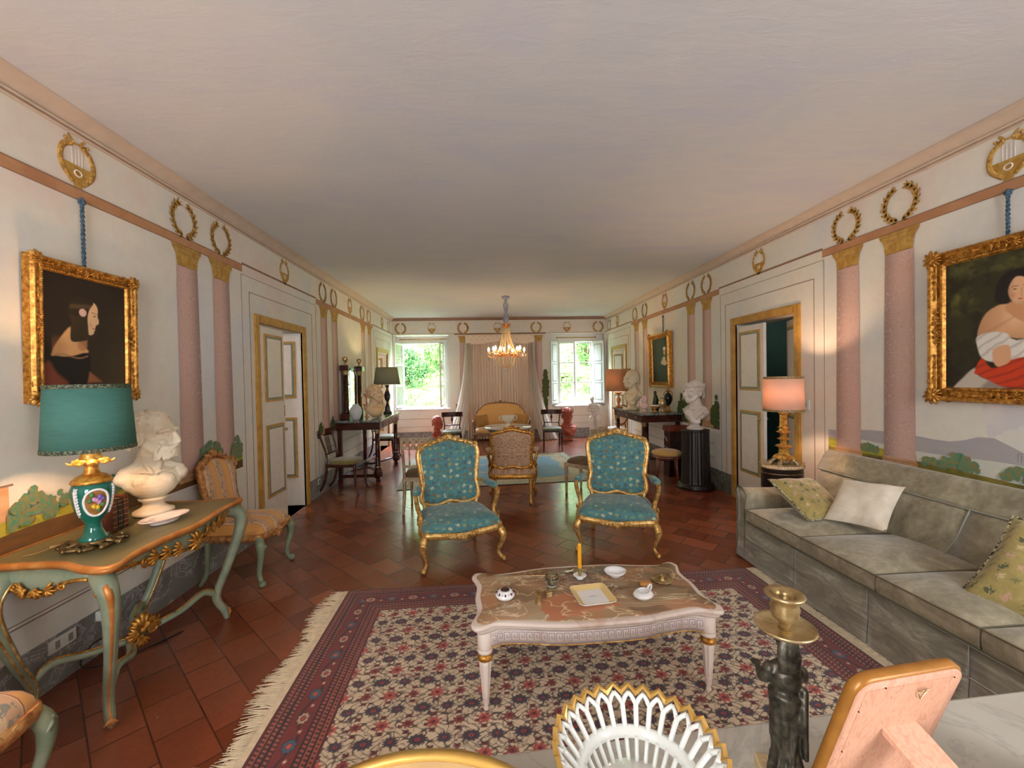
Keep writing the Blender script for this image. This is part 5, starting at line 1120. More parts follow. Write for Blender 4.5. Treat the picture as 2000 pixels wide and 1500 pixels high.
QL = lambda a, e, z: (XL+e, a, z)
QR = lambda a, e, z: (XR-e, a, z)
def paint_L(A, Z):
    n = fbm(A*9, Z*9, 4); C = np.zeros(A.shape+(3,))+lin((34, 22, 12)); C = mixc(C, (84, 66, 40), np.clip((A-2.5)*2.4, 0, 1)*np.clip(1-(Z-1.62)*1.5, 0, 1)*.85); C = C*(.8+.4*n[..., None])
    pm = lambda p, s=.006: polymask(A, Z, [q[:2] for q in spl(p, 3, True)] if len(p) > 4 else p, s)
    C = mixc(C, (226, 168, 110), pm([(2.482, 1.923), (2.433, 1.867), (2.394, 1.809), (2.382, 1.775), (2.386, 1.755), (2.475, 1.755), (2.585, 1.783), (2.561, 1.818), (2.531, 1.845), (2.501, 1.842), (2.483, 1.861)], .01))
    C = mixc(C, (150, 92, 52), smask(np.hypot(A-2.40, Z-1.80)/.06-.9, .9)*.4*(A > 2.38)*(Z > 1.757)); C = mixc(C, (190, 128, 80), pm([(2.526, 1.865), (2.589, 1.894), (2.581, 1.858), (2.573, 1.80), (2.53, 1.80)], .012)*.8)
    C = mixc(C, (52, 36, 22), pm([(2.589, 1.9), (2.648, 1.919), (2.64, 1.875), (2.626, 1.85), (2.588, 1.87)], .012))
    C = mixc(C, (16, 12, 10), pm([(2.378, 1.756), (2.475, 1.757), (2.585, 1.784), (2.596, 1.71), (2.576, 1.6), (2.42, 1.6), (2.376, 1.704)], .008))
    C = mixc(C, (170, 120, 80), smask(np.abs(Z-1.757-.10*(A-2.475)*(A > 2.47)-.012*np.sin((A-2.38)*30))-.004, .006)*(A > 2.383)*(A < 2.585)*.8)
    C = mixc(C, (128, 62, 42), pm([(2.31, 1.6), (2.347, 1.714), (2.37, 1.723), (2.404, 1.667), (2.47, 1.6)], .02)); C = mixc(C, (150, 92, 60), pm([(2.579, 1.61), (2.593, 1.675), (2.674, 1.615)], .012))
    C = mixc(C, (232, 188, 140), pm([(2.615, 2.079), (2.641, 2.063), (2.65, 2.034), (2.647, 2.003), (2.655, 1.977), (2.652, 1.957), (2.636, 1.947), (2.634, 1.937), (2.63, 1.929), (2.631, 1.920), (2.624, 1.911), (2.622, 1.899), (2.605, 1.888), (2.588, 1.895), (2.578, 1.952), (2.58, 2.04)], .005))
    C = mixc(C, (206, 140, 100), smask(np.hypot((A-2.603)/.016, (Z-1.945)/.02)-.6, .9)*.5); C = mixc(C, (70, 44, 30), smask(np.hypot((A-2.628)/.012, (Z-2.000)/.004)-.8, .5)); C = mixc(C, (90, 60, 40), smask(np.abs(Z-2.016-.2*(2.63-A))-.002, .003)*(A > 2.608)*(A < 2.645)*.8)
    C = mixc(C, (168, 84, 66), smask(np.hypot((A-2.622)/.012, (Z-1.926)/.005)-.8, .5)*.8); C = mixc(C, (150, 100, 70), smask(np.hypot((A-2.644)/.006, (Z-1.953)/.004)-.8, .5)*.6)
    h = pm([(2.486, 2.054), (2.505, 2.083), (2.56, 2.106), (2.609, 2.09), (2.622, 2.072), (2.597, 2.034), (2.585, 1.988), (2.587, 1.93), (2.588, 1.865), (2.556, 1.850), (2.501, 1.842), (2.483, 1.861), (2.487, 1.952), (2.473, 2.006)], .006)
    C = mixc(C, (42, 30, 16), h); st = (.5+.5*np.sin(A*520+3*np.sin(Z*60)))*(Z < 1.99); C = mixc(C, (110, 84, 46), h*np.clip(st-.55, 0, 1)*1.3); C = mixc(C, (128, 100, 58), h*smask(np.abs(Z-2.045-.12*(A-2.55))-.008, .02)*.5)
    r = np.hypot(A-2.556, Z-2.011); C = mixc(C, (226, 186, 170), smask(r-.022, .006)); C = mixc(C, (196, 140, 124), smask(np.abs(r-.012)-.001, .004)*.6); return C
def paint_R(A, Z):
    n = fbm(A*7, Z*7, 5, 4); n2 = fbm(A*16, Z*16, 3, 9); C = np.zeros(A.shape+(3,))+lin((50, 46, 24)); C = mixc(C, (112, 108, 48), np.clip((n-.45)*5, 0, 1)*np.clip((Z-1.75)*3, 0, 1)*.8); C = mixc(C, (30, 22, 14), np.clip((.5-n2)*5, 0, 1)*.7); C = mixc(C, (28, 20, 14), np.clip((1.8-Z)*3, 0, 1)*.6)
    pm = lambda p, s=.006: polymask(A, Z, [q[:2] for q in spl(p, 3, True)] if len(p) > 4 else p, s)
    C = mixc(C, (206, 170, 110), pm([(2.295, 1.936), (2.251, 1.946), (1.9, 1.95), (1.9, 1.80), (2.277, 1.886)], .02)); C = mixc(C, (96, 128, 134), pm([(2.285, 1.90), (1.9, 1.88), (1.9, 1.84), (2.277, 1.880)], .012)); C = mixc(C, (170, 56, 30), pm([(2.277, 1.880), (1.9, 1.85), (1.9, 1.70), (2.249, 1.80)], .012))
    C = mixc(C, (196, 184, 168), pm([(2.62, 1.45), (2.575, 1.536), (2.508, 1.6), (2.486, 1.548), (2.412, 1.511), (2.333, 1.45)], .012)); C = mixc(C, (110, 90, 76), pm([(2.43, 1.53), (2.36, 1.50), (2.3, 1.45), (2.5, 1.45)], .02)*.6)
    sk = pm([(2.372, 1.987), (2.333, 1.984), (2.259, 1.93), (2.18, 1.913), (2.1, 1.874), (2.08, 1.773), (2.295, 1.772), (2.392, 1.812), (2.486, 1.795), (2.484, 1.864), (2.444, 1.947)], .008); C = mixc(C, (222, 168, 122), sk); C = mixc(C, (150, 92, 60), sk*np.clip((A-2.36)*7, 0, 1)*.55); C = mixc(C, (150, 92, 60), sk*np.clip((1.83-Z)*10, 0, 1)*.5); C = mixc(C, (244, 206, 164), sk*smask(np.hypot(A-2.30, Z-1.90)/.07-.6, .9)*.6); C = mixc(C, (176, 116, 80), smask(np.abs((A-2.31)*.6+(Z-1.90))-.006, .02)*sk*.5)
    dw = pm([(2.495, 1.802), (2.412, 1.822), (2.343, 1.806), (2.295, 1.76), (2.1, 1.776), (2.05, 1.6), (2.258, 1.62), (2.342, 1.632), (2.412, 1.635), (2.47, 1.662), (2.495, 1.739)], .008); C = mixc(C, (226, 218, 204), dw); C = mixc(C, (160, 146, 134), dw*np.clip(np.sin(A*70+Z*90+n*9)-.3, 0, 1)*.7)
    C = mixc(C, (222, 168, 124), pm([(2.412, 1.712), (2.333, 1.735), (2.323, 1.643), (2.342, 1.60), (2.40, 1.615)], .008))
    sh = pm([(2.512, 1.574), (2.47, 1.662), (2.422, 1.598), (2.342, 1.62), (2.295, 1.654), (2.05, 1.67), (2.05, 1.503), (2.333, 1.479), (2.433, 1.523), (2.491, 1.555)], .008); C = mixc(C, (206, 62, 26), sh); C = mixc(C, (130, 30, 16), sh*np.clip(np.sin(Z*120+A*50+n*8)-.2, 0, 1)*.7)
    C = mixc(C, (212, 152, 106), pm([(2.333, 1.99), (2.241, 1.985), (2.235, 1.894), (2.258, 1.861), (2.345, 1.94)], .01)); hr = pm([(2.20, 2.165), (2.251, 2.180), (2.296, 2.184), (2.343, 2.176), (2.382, 2.132), (2.4, 2.075), (2.402, 2.014), (2.372, 1.987), (2.333, 1.987), (2.318, 2.01), (2.22, 2.0), (2.17, 1.99), (2.16, 2.10)], .008); C = mixc(C, (26, 18, 16), hr)
    fc = pm([(2.335, 2.055), (2.326, 2.10), (2.300, 2.137), (2.262, 2.128), (2.226, 2.09), (2.221, 2.03), (2.241, 1.985), (2.266, 1.966), (2.297, 1.972), (2.324, 2.01)], .008); C = mixc(C, (230, 178, 134), fc); C = mixc(C, (164, 104, 72), fc*np.clip((A-2.30)*26, 0, 1)*.6); C = mixc(C, (164, 104, 72), fc*np.clip((2.0-Z)*22, 0, 1)*.5); C = mixc(C, (206, 130, 100), fc*smask(np.hypot(A-2.315, Z-2.03)-.012, .02)*.6)
    for ea in (2.304, 2.252): C = mixc(C, (60, 38, 28), smask(np.hypot((A-ea)/.011, (Z-2.066)/.004)-.8, .5)); C = mixc(C, (70, 44, 32), smask(np.abs(Z-2.084+.15*abs(A-ea))-.0018, .003)*(np.abs(A-ea) < .016))
    C = mixc(C, (184, 120, 86), smask(np.abs(A-2.272)-.002, .005)*(Z > 2.02)*(Z < 2.07)*.6); C = mixc(C, (186, 70, 60), smask(np.hypot((A-2.279)/.014, (Z-2.005)/.0045)-.8, .5)); return C
def paint_F(A, Z):
    n = fbm(A*6, Z*6, 4, 2); C = np.zeros(A.shape+(3,))+lin((46, 56, 36)); C = mixc(C, (28, 28, 20), np.clip((1.85-Z)*3, 0, 1)); C = C*(.75+.4*n[..., None])
    pm = lambda p, s=.012: polymask(A, Z, p, s)
    C = mixc(C, (24, 24, 18), pm([(7.42, 1.50), (7.34, 1.80), (7.2, 1.9), (7.05, 1.86), (6.96, 1.75), (6.95, 1.50)], .03)); C = mixc(C, (220, 190, 160), pm([(7.31, 1.785), (7.2, 1.90), (7.12, 1.905), (7.07, 1.80), (7.02, 1.78), (7.14, 1.745)], .015)); C = mixc(C, (212, 172, 130), smask(np.hypot((A-7.14)/.042, (Z-1.985)/.058)-1, .15)); C = mixc(C, (226, 218, 204), smask(np.hypot((A-7.14)/.06, (Z-2.04)/.035)-1, .25)*(Z > 2.02)); C = mixc(C, (60, 44, 30), smask(np.hypot((A-7.15)/.03, (Z-1.99)/.004)-1, .3)*.6); return C
PA = frame_obj('portrait_painting', 'gilt framed portrait of a woman in profile with ringlets above the teal lamp', WL, QL, 2.262, 2.905, 1.51, 2.272, .070, .055, paint_L, tilt=.02)
PB = frame_obj('portrait_painting', 'large gilt framed portrait of a dark haired woman with a red shawl above the sofa', WR, QR, 1.83, 2.775, 1.375, 2.395, .098, .07, paint_R, tilt=.0)
PC = frame_obj('portrait_painting', 'gilt framed portrait of a woman in a dark dress above the right console table', WR, QR, 6.90, 7.74, 1.365, 2.325, .095, .09, paint_F, tilt=.02)
CORDB = two('blue_cord', (44, 66, 88), (86, 108, 120), 60, .4, .6, .8)
for QQ, a, zt, zb, lab in ((QL, 2.59, 2.66, 2.25, 'blue twisted cord holding the left profile portrait'), (QR, 2.345, 2.66, 2.40, 'blue twisted cord holding the shawl portrait over the sofa'), (QR, 7.25, 2.62, 2.32, 'dark cord holding the portrait over the right console')):
    p = QQ(a, .02, zb); T_ = thing('hanging_cord', lab, 'cord', p, 0, 'picture cords')
    mb = MB(); 
    for ph in (0, pi): mb.tube([(.005*cos(ph+z*120), .005*sin(ph+z*120), z) for z in np.linspace(-.02, zt-zb, 60)], .006, 5)
    obj('cord', mb, CORDB, T_); mb = MB(); mb.ell((0, 0, zt-zb-.012), (.018, .018, .014), 8, 6); mb.ell((0, 0, zt-zb+.006), (.012, .012, .012), 8, 6); [mb.ell((0, s*.016, zt-zb), .009, 6, 5) for s in (-1, 1)]; obj('knot', mb, CORDB, T_)

# ================================================================== BUSTS AND FIGURES
MARB = two('aged_marble', (226, 206, 172), (238, 224, 200), 5, .35, .65, .32, bump=.05, Subsurface_Weight=.0)
PLASTER = two('warm_plaster', (214, 178, 130), (226, 194, 150), 6, .35, .65, .6); WHITEM = two('white_marble', (228, 218, 206), (208, 194, 182), 7, .4, .65, .4, bump=.08); CREAMM = two('cream_marble', (222, 204, 168), (206, 184, 146), 6, .4, .6, .4)
TERRA = two('terracotta', (168, 82, 56), (142, 64, 44), 8, .35, .65, .6, bump=.1); PINKM = two('pink_plaster', (232, 196, 186), (222, 180, 170), 6, .4, .6, .5)
def limb(mb, pts, radii, seg=10, n=3):
    P = spl(pts, n); R = [float(np.interp(i/(len(P)-1), np.linspace(0, 1, len(radii)), radii)) for i in range(len(P))]
    mb.tube(P, R, seg); mb.ell(P[0], R[0], 10, 6); mb.ell(P[-1], R[-1], 10, 6)
def bust(name, label, loc, h, facing, mat, head=0, hair='short', beard=False, socle=True, group=None, chest='cut', pitch_=0, crown=False, drape=False, vox=.011, wd=1.0):
    """unit height 1, facing -y; head = extra yaw of the head (radians)"""
    T_ = thing(name, label, 'bust', loc, facing, group, h); rnd = random.Random(len(label)); z0 = 0
    if socle:
        mb = MB(); mb.lathe([(0, 0), (.150, 0), (.165, .018), (.16, .04), (.12, .06), (.09, .08), (.08, .11), (.095, .13), (.115, .145), (.12, .16), (.10, .17), (0, .175)], 28); obj('socle', mb, mat, T_)
    mb = MB(); w = wd; k_ = 1.5; zh = .535
    mb.ell((0, .01, .33), (.26*w, .135, .15), 24, 14); mb.ell((0, -.03, .29), (.21*w, .13, .135), 24, 12); mb.ell((0, -.01, .225), (.15*w, .11, .08), 16, 8)
    for s in (-1, 1): mb.ell((s*.20*w, .03, .365), (.115*w, .095, .08), 14, 10); limb(mb, [(s*.04, .03, .53), (s*.10*w, .03, .455), (s*.21*w, .03, .40)], [.08, .075, .075]); mb.ell((s*.085*w, -.085, .33), (.10*w, .06, .075), 12, 8)
    mb.ell((0, 0, .185), (.09, .085, .05), 12, 8)
    limb(mb, [(0, .035, .38), (0, .03, .48), (0, .01, .60)], [.13, .112, .112], 16)
    for s in (-1, 1): limb(mb, [(s*.085, .02, .58), (s*.045, -.075, .47), (s*.016, -.115, .41)], [.022, .02, .018]); limb(mb, [(s*.02, -.125, .415), (s*.11*w, -.10, .43), (s*.20*w, -.02, .43)], [.012, .010, .008])
    if drape:
        for k in range(6): limb(mb, [(-.27*w+k*.022, -.04, .40-k*.03), (-.05+k*.03, -.16, .30-k*.028), (.2*w, -.10, .23-k*.014)], [.020, .026, .020])
        for k in range(4): limb(mb, [(.26*w-k*.035, -.05, .42), (.22*w-k*.035, -.13, .31), (.13*w-k*.03, -.13, .21)], [.020, .024, .016])
    Mh = Matrix.Translation((0, 0, zh)) @ Matrix.Rotation(head, 4, 'Z') @ Matrix.Rotation(pitch_, 4, 'X') @ Matrix.Scale(k_, 4)
    hb = MB(); H = lambda x, y, z: (x, y-.01, z)
    hb.ell(H(0, .015, .195), (.105, .128, .118), 20, 14); hb.ell(H(0, -.035, .13), (.082, .095, .10), 16, 12); hb.ell(H(0, -.075, .045), (.052, .05, .042), 12, 8); limb(hb, [H(-.07, .0, .10), H(-.05, -.05, .05), H(0, -.095, .032), H(.05, -.05, .05), H(.07, 0, .10)], [.028, .026, .026, .026, .028])
    limb(hb, [H(0, -.118, .175), H(0, -.140, .135), H(0, -.148, .110)], [.013, .014, .016]); hb.ell(H(0, -.130, .102), (.024, .016, .011), 10, 6)
    for s in (-1, 1):
        limb(hb, [H(s*.018, -.118, .18), H(s*.05, -.112, .19), H(s*.078, -.08, .178)], [.013, .014, .010]); hb.ell(H(s*.042, -.100, .157), (.018, .013, .012), 10, 6); limb(hb, [H(s*.026, -.112, .163), H(s*.045, -.112, .167), H(s*.062, -.098, .161)], [.004, .0055, .004], 6); limb(hb, [H(s*.028, -.112, .150), H(s*.045, -.110, .147), H(s*.06, -.098, .151)], [.004, .005, .004], 6)
        hb.ell(H(s*.055, -.085, .115), (.026, .024, .026), 10, 8)
        R = [(s*(.100+.012*cos(q)*0+.008), .022+.026*cos(q), .140+.036*sin(q)) for q in np.linspace(0, 2*pi, 13)[:-1]]; hb.tube([H(*p) for p in R], .009, 6, closed=True); hb.ell(H(s*.102, .022, .140), (.012, .024, .032), 8, 6)
    hb.ell(H(0, -.125, .072), (.026, .016, .008), 10, 6); hb.ell(H(0, -.122, .058), (.022, .016, .009), 10, 6)
    if beard:
        hb.ell(H(0, -.072, .052), (.074, .060, .050), 16, 12)
        for i in range(150): a = rnd.uniform(-1.45, 1.45); zz = rnd.uniform(.016, .082)-.008*abs(a); r = .088+.012*cos(a); hb.ell(H(r*sin(a)*.90, -.035-r*cos(a)*1.02, zz), (.0085, .0085, .018), 6, 5, R=Matrix.Rotation(rnd.uniform(-.3, .3), 3, 'Y'))
        for s in (-1, 1): limb(hb, [H(s*.006, -.137, .084), H(s*.03, -.130, .076), H(s*.05, -.11, .055)], [.011, .012, .007])
    if hair in ('short', 'curly', 'wreath'):
        N = 130 if hair != 'short' else 110
        for i in range(N):
            a = rnd.uniform(0, 2*pi); e = rnd.uniform(.05, 1.0)*pi/2
            d = Vector((cos(a)*cos(e), sin(a)*cos(e), sin(e)))
            if d.y < -.45 and d.z < .62: continue
            if abs(d.x) > .8 and d.z < .2: continue
            p = Vector((0, .015, .195))+Vector((d.x*.107, d.y*.13, d.z*.12)); k = .015 if hair == 'curly' else .010; hb.ell(H(*p), (k*rnd.uniform(.8, 1.3), k*rnd.uniform(.8, 1.3), k*.8), 6, 5)
        for i in range(40): a = rnd.uniform(.15*pi, .85*pi); hb.ell(H(.098*cos(a), .015+.12*sin(a), rnd.uniform(.08, .2)), (.014, .014, .02), 6, 5)
    if crown or hair == 'wreath':
        for i in range(26): a = 2*pi*i/26; hb.ell(H(.118*cos(a), .01+.135*sin(a), .232+.02*(i % 2)), (.015, .015, .024), 6, 5)
    if crown:
        for i in range(11): a = 2*pi*i/11; hb.tube([H(.115*cos(a), .01+.13*sin(a), .24), H(.125*cos(a), .01+.145*sin(a), .32)], [.018, .006], 6)
    for v in hb.v: mb.v.append((Mh @ Vector(v))[:])
    n0 = len(mb.v)-len(hb.v)
    for f in hb.f: mb.f.append([i+n0 for i in f]); mb.m.append(0); mb.s.append(True)
    obj('figure', mb, mat, T_, remesh=vox, smooth_it=1); return T_
bust('marble_bust', 'bearded man in white marble on the gilt green console table at the left', (-2.05, 2.71, .80), .63, rad(44), MARB, head=rad(52), beard=True, group=None, vox=.0068, wd=.90)
bust('plaster_bust', 'warm toned bust of a young man looking right on the left mahogany console', (-1.80, 6.98, .888), .62, rad(62), PLASTER, head=rad(25), hair='curly', socle=False, vox=.014, wd=.95)
bust('marble_bust', 'cream marble bust of a man facing the windows beside the orange shaded lamp', (2.62, 7.30, .972), .70, rad(-72), CREAMM, head=rad(-12), vox=.014, drape=True)
bust('marble_bust', 'white marble bust of a curly haired man on the black fluted pedestal', (2.93, 5.68, .815), .68, rad(-70), WHITEM, head=rad(-18), hair='wreath', drape=True, vox=.010)
bust('pink_bust', 'small pale pink bust between the cream bust and the vases on the right console', (2.66, 6.86, .972), .27, rad(-60), PINKM, vox=.02)
bust('terracotta_bust', 'terracotta bust of a woman wearing a pointed crown on the floor under the right window', (2.02, 10.25, 0), .80, rad(5), TERRA, crown=True, hair='curly', drape=True, vox=.014)
bust('terracotta_bust', 'terracotta bust seen half hidden behind the chair under the left window', (-1.16, 10.2, 0), .68, rad(60), TERRA, hair='curly', drape=True, vox=.016, wd=.7)
# standing statue
T_ = thing('marble_statue', 'standing white marble woman covering herself, in front of the right far window', 'statue', (2.55, 9.7, 0), rad(-8)); mb = MB(); mb.lathe([(0, 0), (.17, 0), (.17, .05), (.15, .07), (0, .07)], 28); obj('plinth', mb, WHITEM, T_)
mb = MB(); Sx = lambda x, y, z: (x, y, .07+z*1.08)
limb(mb, [Sx(.055, .02, .03), Sx(.06, .0, .25), Sx(.05, -.02, .48)], [.03, .045, .062]); limb(mb, [Sx(-.05, -.03, .03), Sx(-.075, -.07, .26), Sx(-.045, -.02, .48)], [.028, .042, .062]); mb.ell(Sx(0, .0, .50), (.095, .075, .075), 16, 10)
limb(mb, [Sx(0, 0, .52), Sx(-.005, -.005, .60), Sx(-.01, -.0, .70), Sx(-.02, .01, .76)], [.08, .062, .078, .06]); [mb.ell(Sx(-.015+s*.035, -.055, .70), .030, 10, 8) for s in (-1, 1)]
limb(mb, [Sx(-.095, .0, .765), Sx(-.02, .01, .785), Sx(.065, .0, .765)], [.034, .036, .034]); limb(mb, [Sx(-.02, .0, .78), Sx(-.035, -.02, .84)], [.03, .028]); mb.ell(Sx(-.045, -.035, .885), (.042, .05, .055), 14, 10); mb.ell(Sx(-.02, .02, .93), .028, 10, 8); [mb.ell(Sx(-.04+.04*cos(a), -.01+.045*sin(a), .905+.012*sin(3*a)), .02, 8, 6) for a in np.linspace(0, 5, 9)]
mb.ell(Sx(-.055, -.085, .88), (.010, .012, .012), 6, 5)
limb(mb, [Sx(-.10, .0, .76), Sx(-.135, -.02, .66), Sx(-.06, -.09, .64), Sx(-.0, -.095, .66)], [.032, .027, .022, .018]); limb(mb, [Sx(.07, .0, .76), Sx(.12, -.02, .65), Sx(.06, -.085, .56), Sx(.01, -.095, .52)], [.032, .027, .022, .018])
for i in range(9): a = i/8; limb(mb, [Sx(.10-.02*a, .03*cos(i), .55-.02*i/8), Sx(.095-.15*a, .05, .3), Sx(.09-.16*a, .05, .04)], [.018, .022, .026])
obj('figure', mb, WHITEM, T_, remesh=.011, smooth_it=2)

# ================================================================== GILT GREEN ROCOCO CONSOLE TABLE (left foreground)
TOPM = two('olive_painted_top', (128, 116, 78), (104, 96, 62), 5, .35, .65, .35, .0, sc=(1, .4, 1)); EDGE = two('worn_orange_gilt', (190, 116, 52), (214, 148, 80), 9, .4, .6, .38, .35); GRN = two('sage_green_paint', (118, 132, 108), (148, 152, 126), 9, .35, .65, .42)
T_ = thing('rococo_console', 'sage green and gilt rococo console table with curved legs against the left wall', 'table', (XL+.01, 2.49, 0)); ZT = .80
# local: x from wall 0 to .66, y -.56..+.56
O = spl([(0, -.50, 0), (.28, -.485, 0), (.40, -.50, 0), (.52, -.555, 0), (.63, -.575, 0), (.665, -.53, 0), (.635, -.40, 0), (.635, -.25, 0), (.665, 0, 0), (.635, .25, 0), (.62, .40, 0), (.625, .50, 0), (.585, .54, 0), (.50, .52, 0), (.38, .49, 0), (.28, .485, 0), (0, .50, 0)], 5); O = [(max(p[0], 0), p[1]) for p in O]
cx_, cy_ = .3, 0; sc_ = lambda k: [(max(0, cx_+(x-cx_)*k), cy_+(y-cy_)*k) for x, y in O]
mb = MB(); mb.loft([[(x, y, z) for x, y in sc_(k)] for k, z in ((.93, ZT-.004), (.01, ZT-.004))], 0, cap=False); obj('painted_top', mb, TOPM, T_)
mb = MB(); mb.loft([[(x, y, z) for x, y in sc_(k)] for k, z in ((.92, ZT-.04), (.965, ZT-.035), (.975, ZT-.026), (1.0, ZT-.022), (1.005, ZT-.010), (.985, ZT-.001), (.93, ZT-.003))], 0, cap=False); obj('gilt_edge', mb, EDGE, T_)
legs = {(1, -1): [(.50, -.44, .745), (.60, -.52, .70), (.615, -.515, .60), (.56, -.46, .35), (.51, -.42, .15), (.525, -.435, .05), (.535, -.44, .0)], (1, 1): [(.49, .43, .745), (.585, .51, .70), (.60, .51, .60), (.54, .45, .35), (.49, .41, .17), (.52, .44, .06), (.53, .45, .0)],
        (-1, -1): [(.12, -.40, .745), (.13, -.50, .70), (.12, -.52, .58), (.10, -.42, .32), (.08, -.33, .14), (.08, -.34, .05), (.08, -.35, .0)], (-1, 1): [(.10, .40, .745), (.12, .50, .70), (.12, .52, .58), (.10, .42, .32), (.08, .33, .14), (.08, .34, .05), (.08, .35, .0)]}
for (sx, sy), pts in legs.items():
    P = spl(pts, 5); mb = MB(); R = [.05, .046, .036, .026, .024, .024, .014]; mb.tube(P, R, 10, flat=(.95, .95)); L_ = obj('leg', mb, GRN, T_)
    mb = MB(); rr = [float(np.interp(i/(len(P)-1), np.linspace(0, 1, 7), R)) for i in range(len(P))]
    for da in (-1, 1):
        d = Vector((da*.6 if sx > 0 else .7, sy*.7*(1 if da > 0 else -.2), 0)).normalized(); mb.tube([Vector(p)+d*r*.9 for p, r in zip(P, rr)], [.006, .007, .006, .005, .005, .004], 5)
    if sx > 0:
        d = Vector((.7, sy*.7, 0)); mb.tube([Vector(p)+d*r*.75 for p, r in zip(P[:-3], rr)], [.02, .018, .012, .007, .006, .010], 6); fan(mb, Vector(P[4])+d*.035, (.7, sy*.7, .1), (0, 0, -1), .055, 7, 4, 1.4); fan(mb, Vector(P[1])+d*.03, (.7, sy*.7, .1), (0, 0, 1), .05, 7, 6, 2.4); fan(mb, Vector(P[-6])+d*.02, (.7, sy*.7, 0), (0, 0, -1), .04, 5, 2, 1.4)
    obj('gilding', mb, EDGE if sx > 0 else GILT, L_)
mb = MB(); FR_ = spl([(.56, -.47, .73), (.575, -.36, .725), (.585, -.24, .70), (.60, -.12, .675), (.615, 0, .665), (.60, .12, .675), (.58, .24, .70), (.565, .36, .725), (.55, .46, .73)], 4)
mb.loft([[(x-.0, y, ZT-.035), (x+.018, y, (z+ZT-.035)/2), (x+.012, y, z), (x-.02, y, z), (x-.02, y, ZT-.035)] for x, y, z in FR_], 0)
for sy in (-1, 1):
    SR = spl([(.52, sy*.50, .73), (.42, sy*.485, .715), (.32, sy*.475, .66), (.22, sy*.47, .66), (.12, sy*.47, .73)], 4); mb.loft([[(x, y, ZT-.035), (x, y+sy*.018, (z+ZT-.035)/2), (x, y+sy*.01, z), (x, y-sy*.02, z), (x, y-sy*.02, ZT-.035)] for x, y, z in SR], 0)
obj('apron', mb, GRN, T_)
mb = MB(); mb.tube([(x+.012, y, z) for x, y, z in FR_], .009, 6); fan(mb, (.635, 0, .70), (1, 0, 0), (0, 0, 1), .062, 11, 3, 6.0); fan(mb, (.64, 0, .695), (1, 0, .1), (0, 0, 1), .035, 8, 5, 6.0)
for s in (-1, 1):
    for j, y in enumerate((.10, .17, .24)): fan(mb, (.62-.01*j, s*y, .70+.008*j), (1, 0, 0), (0, s, .1), .055, 5, j, 1.8)
    scroll(mb, (.60, s*.30, .71), (1, 0, 0), (0, 0, 1), .03, s, .008); scroll(mb, (.585, s*.36, .725), (1, 0, 0), (0, 0, -1), .022, s, .006)
    SR = spl([(.52, s*.50, .73), (.42, s*.485, .715), (.32, s*.475, .66), (.22, s*.47, .66), (.12, s*.47, .73)], 4); mb.tube([(x, y+s*.014, z) for x, y, z in SR], .008, 6)
    for k in (-1, 0, 1): fan(mb, (.29+k*.045, s*.495, .69), (0, s, 0), (k or .01, 0, -.2), .045, 5, 3+k, 2.2)
    scroll(mb, (.40, s*.498, .70), (0, s, 0), (0, 0, 1), .02, s, .006); scroll(mb, (.19, s*.49, .70), (0, s, 0), (0, 0, 1), .02, -s, .006)
obj('carved_gilding', mb, GILTD, T_)
mb = MB(); mg = MB()
for (sx, sy), st in (((1, -1), (.512, -.42, .16)), ((1, 1), (.49, .41, .18)), ((-1, -1), (.085, -.335, .15)), ((-1, 1), (.085, .335, .15))):
    P = spl([st, (st[0]*.85+.04, st[1]*.80, st[2]+.055), (st[0]*.6+.12, st[1]*.45, st[2]+.02), (.31, st[1]*.12, .17)], 5); mb.tube(P, [.02, .024, .022, .02], 8, flat=(.8, 1)); mg.tube([(x+.006, y, z+.02) for x, y, z in P], .005, 5)
obj('stretcher', mb, GRN, T_); fan(mg, (.33, 0, .20), (.8, -.4, .4), (0, 0, 1), .095, 7, 3, 1.9); fan(mg, (.33, 0, .17), (.8, -.4, -.2), (0, 0, -1), .06, 5, 5, 1.6)
for s in (-1, 1): scroll(mg, (.34, s*.06, .18), (.8, -.4, .2), (0, 0, 1), .035, s, .011); fan(mg, (.34, s*.05, .20), (.8, -.4, .3), (0, s, .4), .07, 5, 7, 1.6)
obj('carved_centre', mg, GILTD, T_)

# teal lamp
def shade(mb, r0, r1, z0, z1, seg=48, th=.003, c=(0, 0)):
    mb.loft([[(c[0]+r*cos(2*pi*k/seg), c[1]+r*sin(2*pi*k/seg), z) for k in range(seg)] for r, z in ((r0, z0), (r1, z1), (r1-th, z1), (r0-th, z0))], 0, cap=False, loop=True)
def shade_mat(name, c, trans, tw=.5, var=.1):
    t = NT(name); v = t.co((1, 1, 6)); n = t.noise(v, 14, 4, .6); col = t.ramp(n, [(.3, [x*(1-var) for x in srgb(*c)[:3]]+[1]), (.7, [min(1, x*(1+var)) for x in srgb(*c)[:3]]+[1])])
    t.set(col, .8); tl = t.n('ShaderNodeBsdfTranslucent'); tl.inputs[0].default_value = srgb(*trans); mx = t.n('ShaderNodeMixShader', i_Fac=tw); t.l(t.b.outputs[0], mx.inputs[1]); t.l(tl.outputs[0], mx.inputs[2]); t.l(mx.outputs[0], t.out.inputs[0]); return t.m
def bulb(parent, loc, e, c, r=.022, strength=20):
    t = NT('lit_bulb'); em = t.n('ShaderNodeEmission', i_Strength=strength); em.inputs[0].default_value = (*c, 1); t.l(em.outputs[0], t.out.inputs[0])
    mb = MB(); mb.lathe([(.0, -.03), (r*.5, -.025), (r, .01), (r*.8, .03), (0, .04)], 14, c=loc); obj('bulb', mb, t.m, parent)
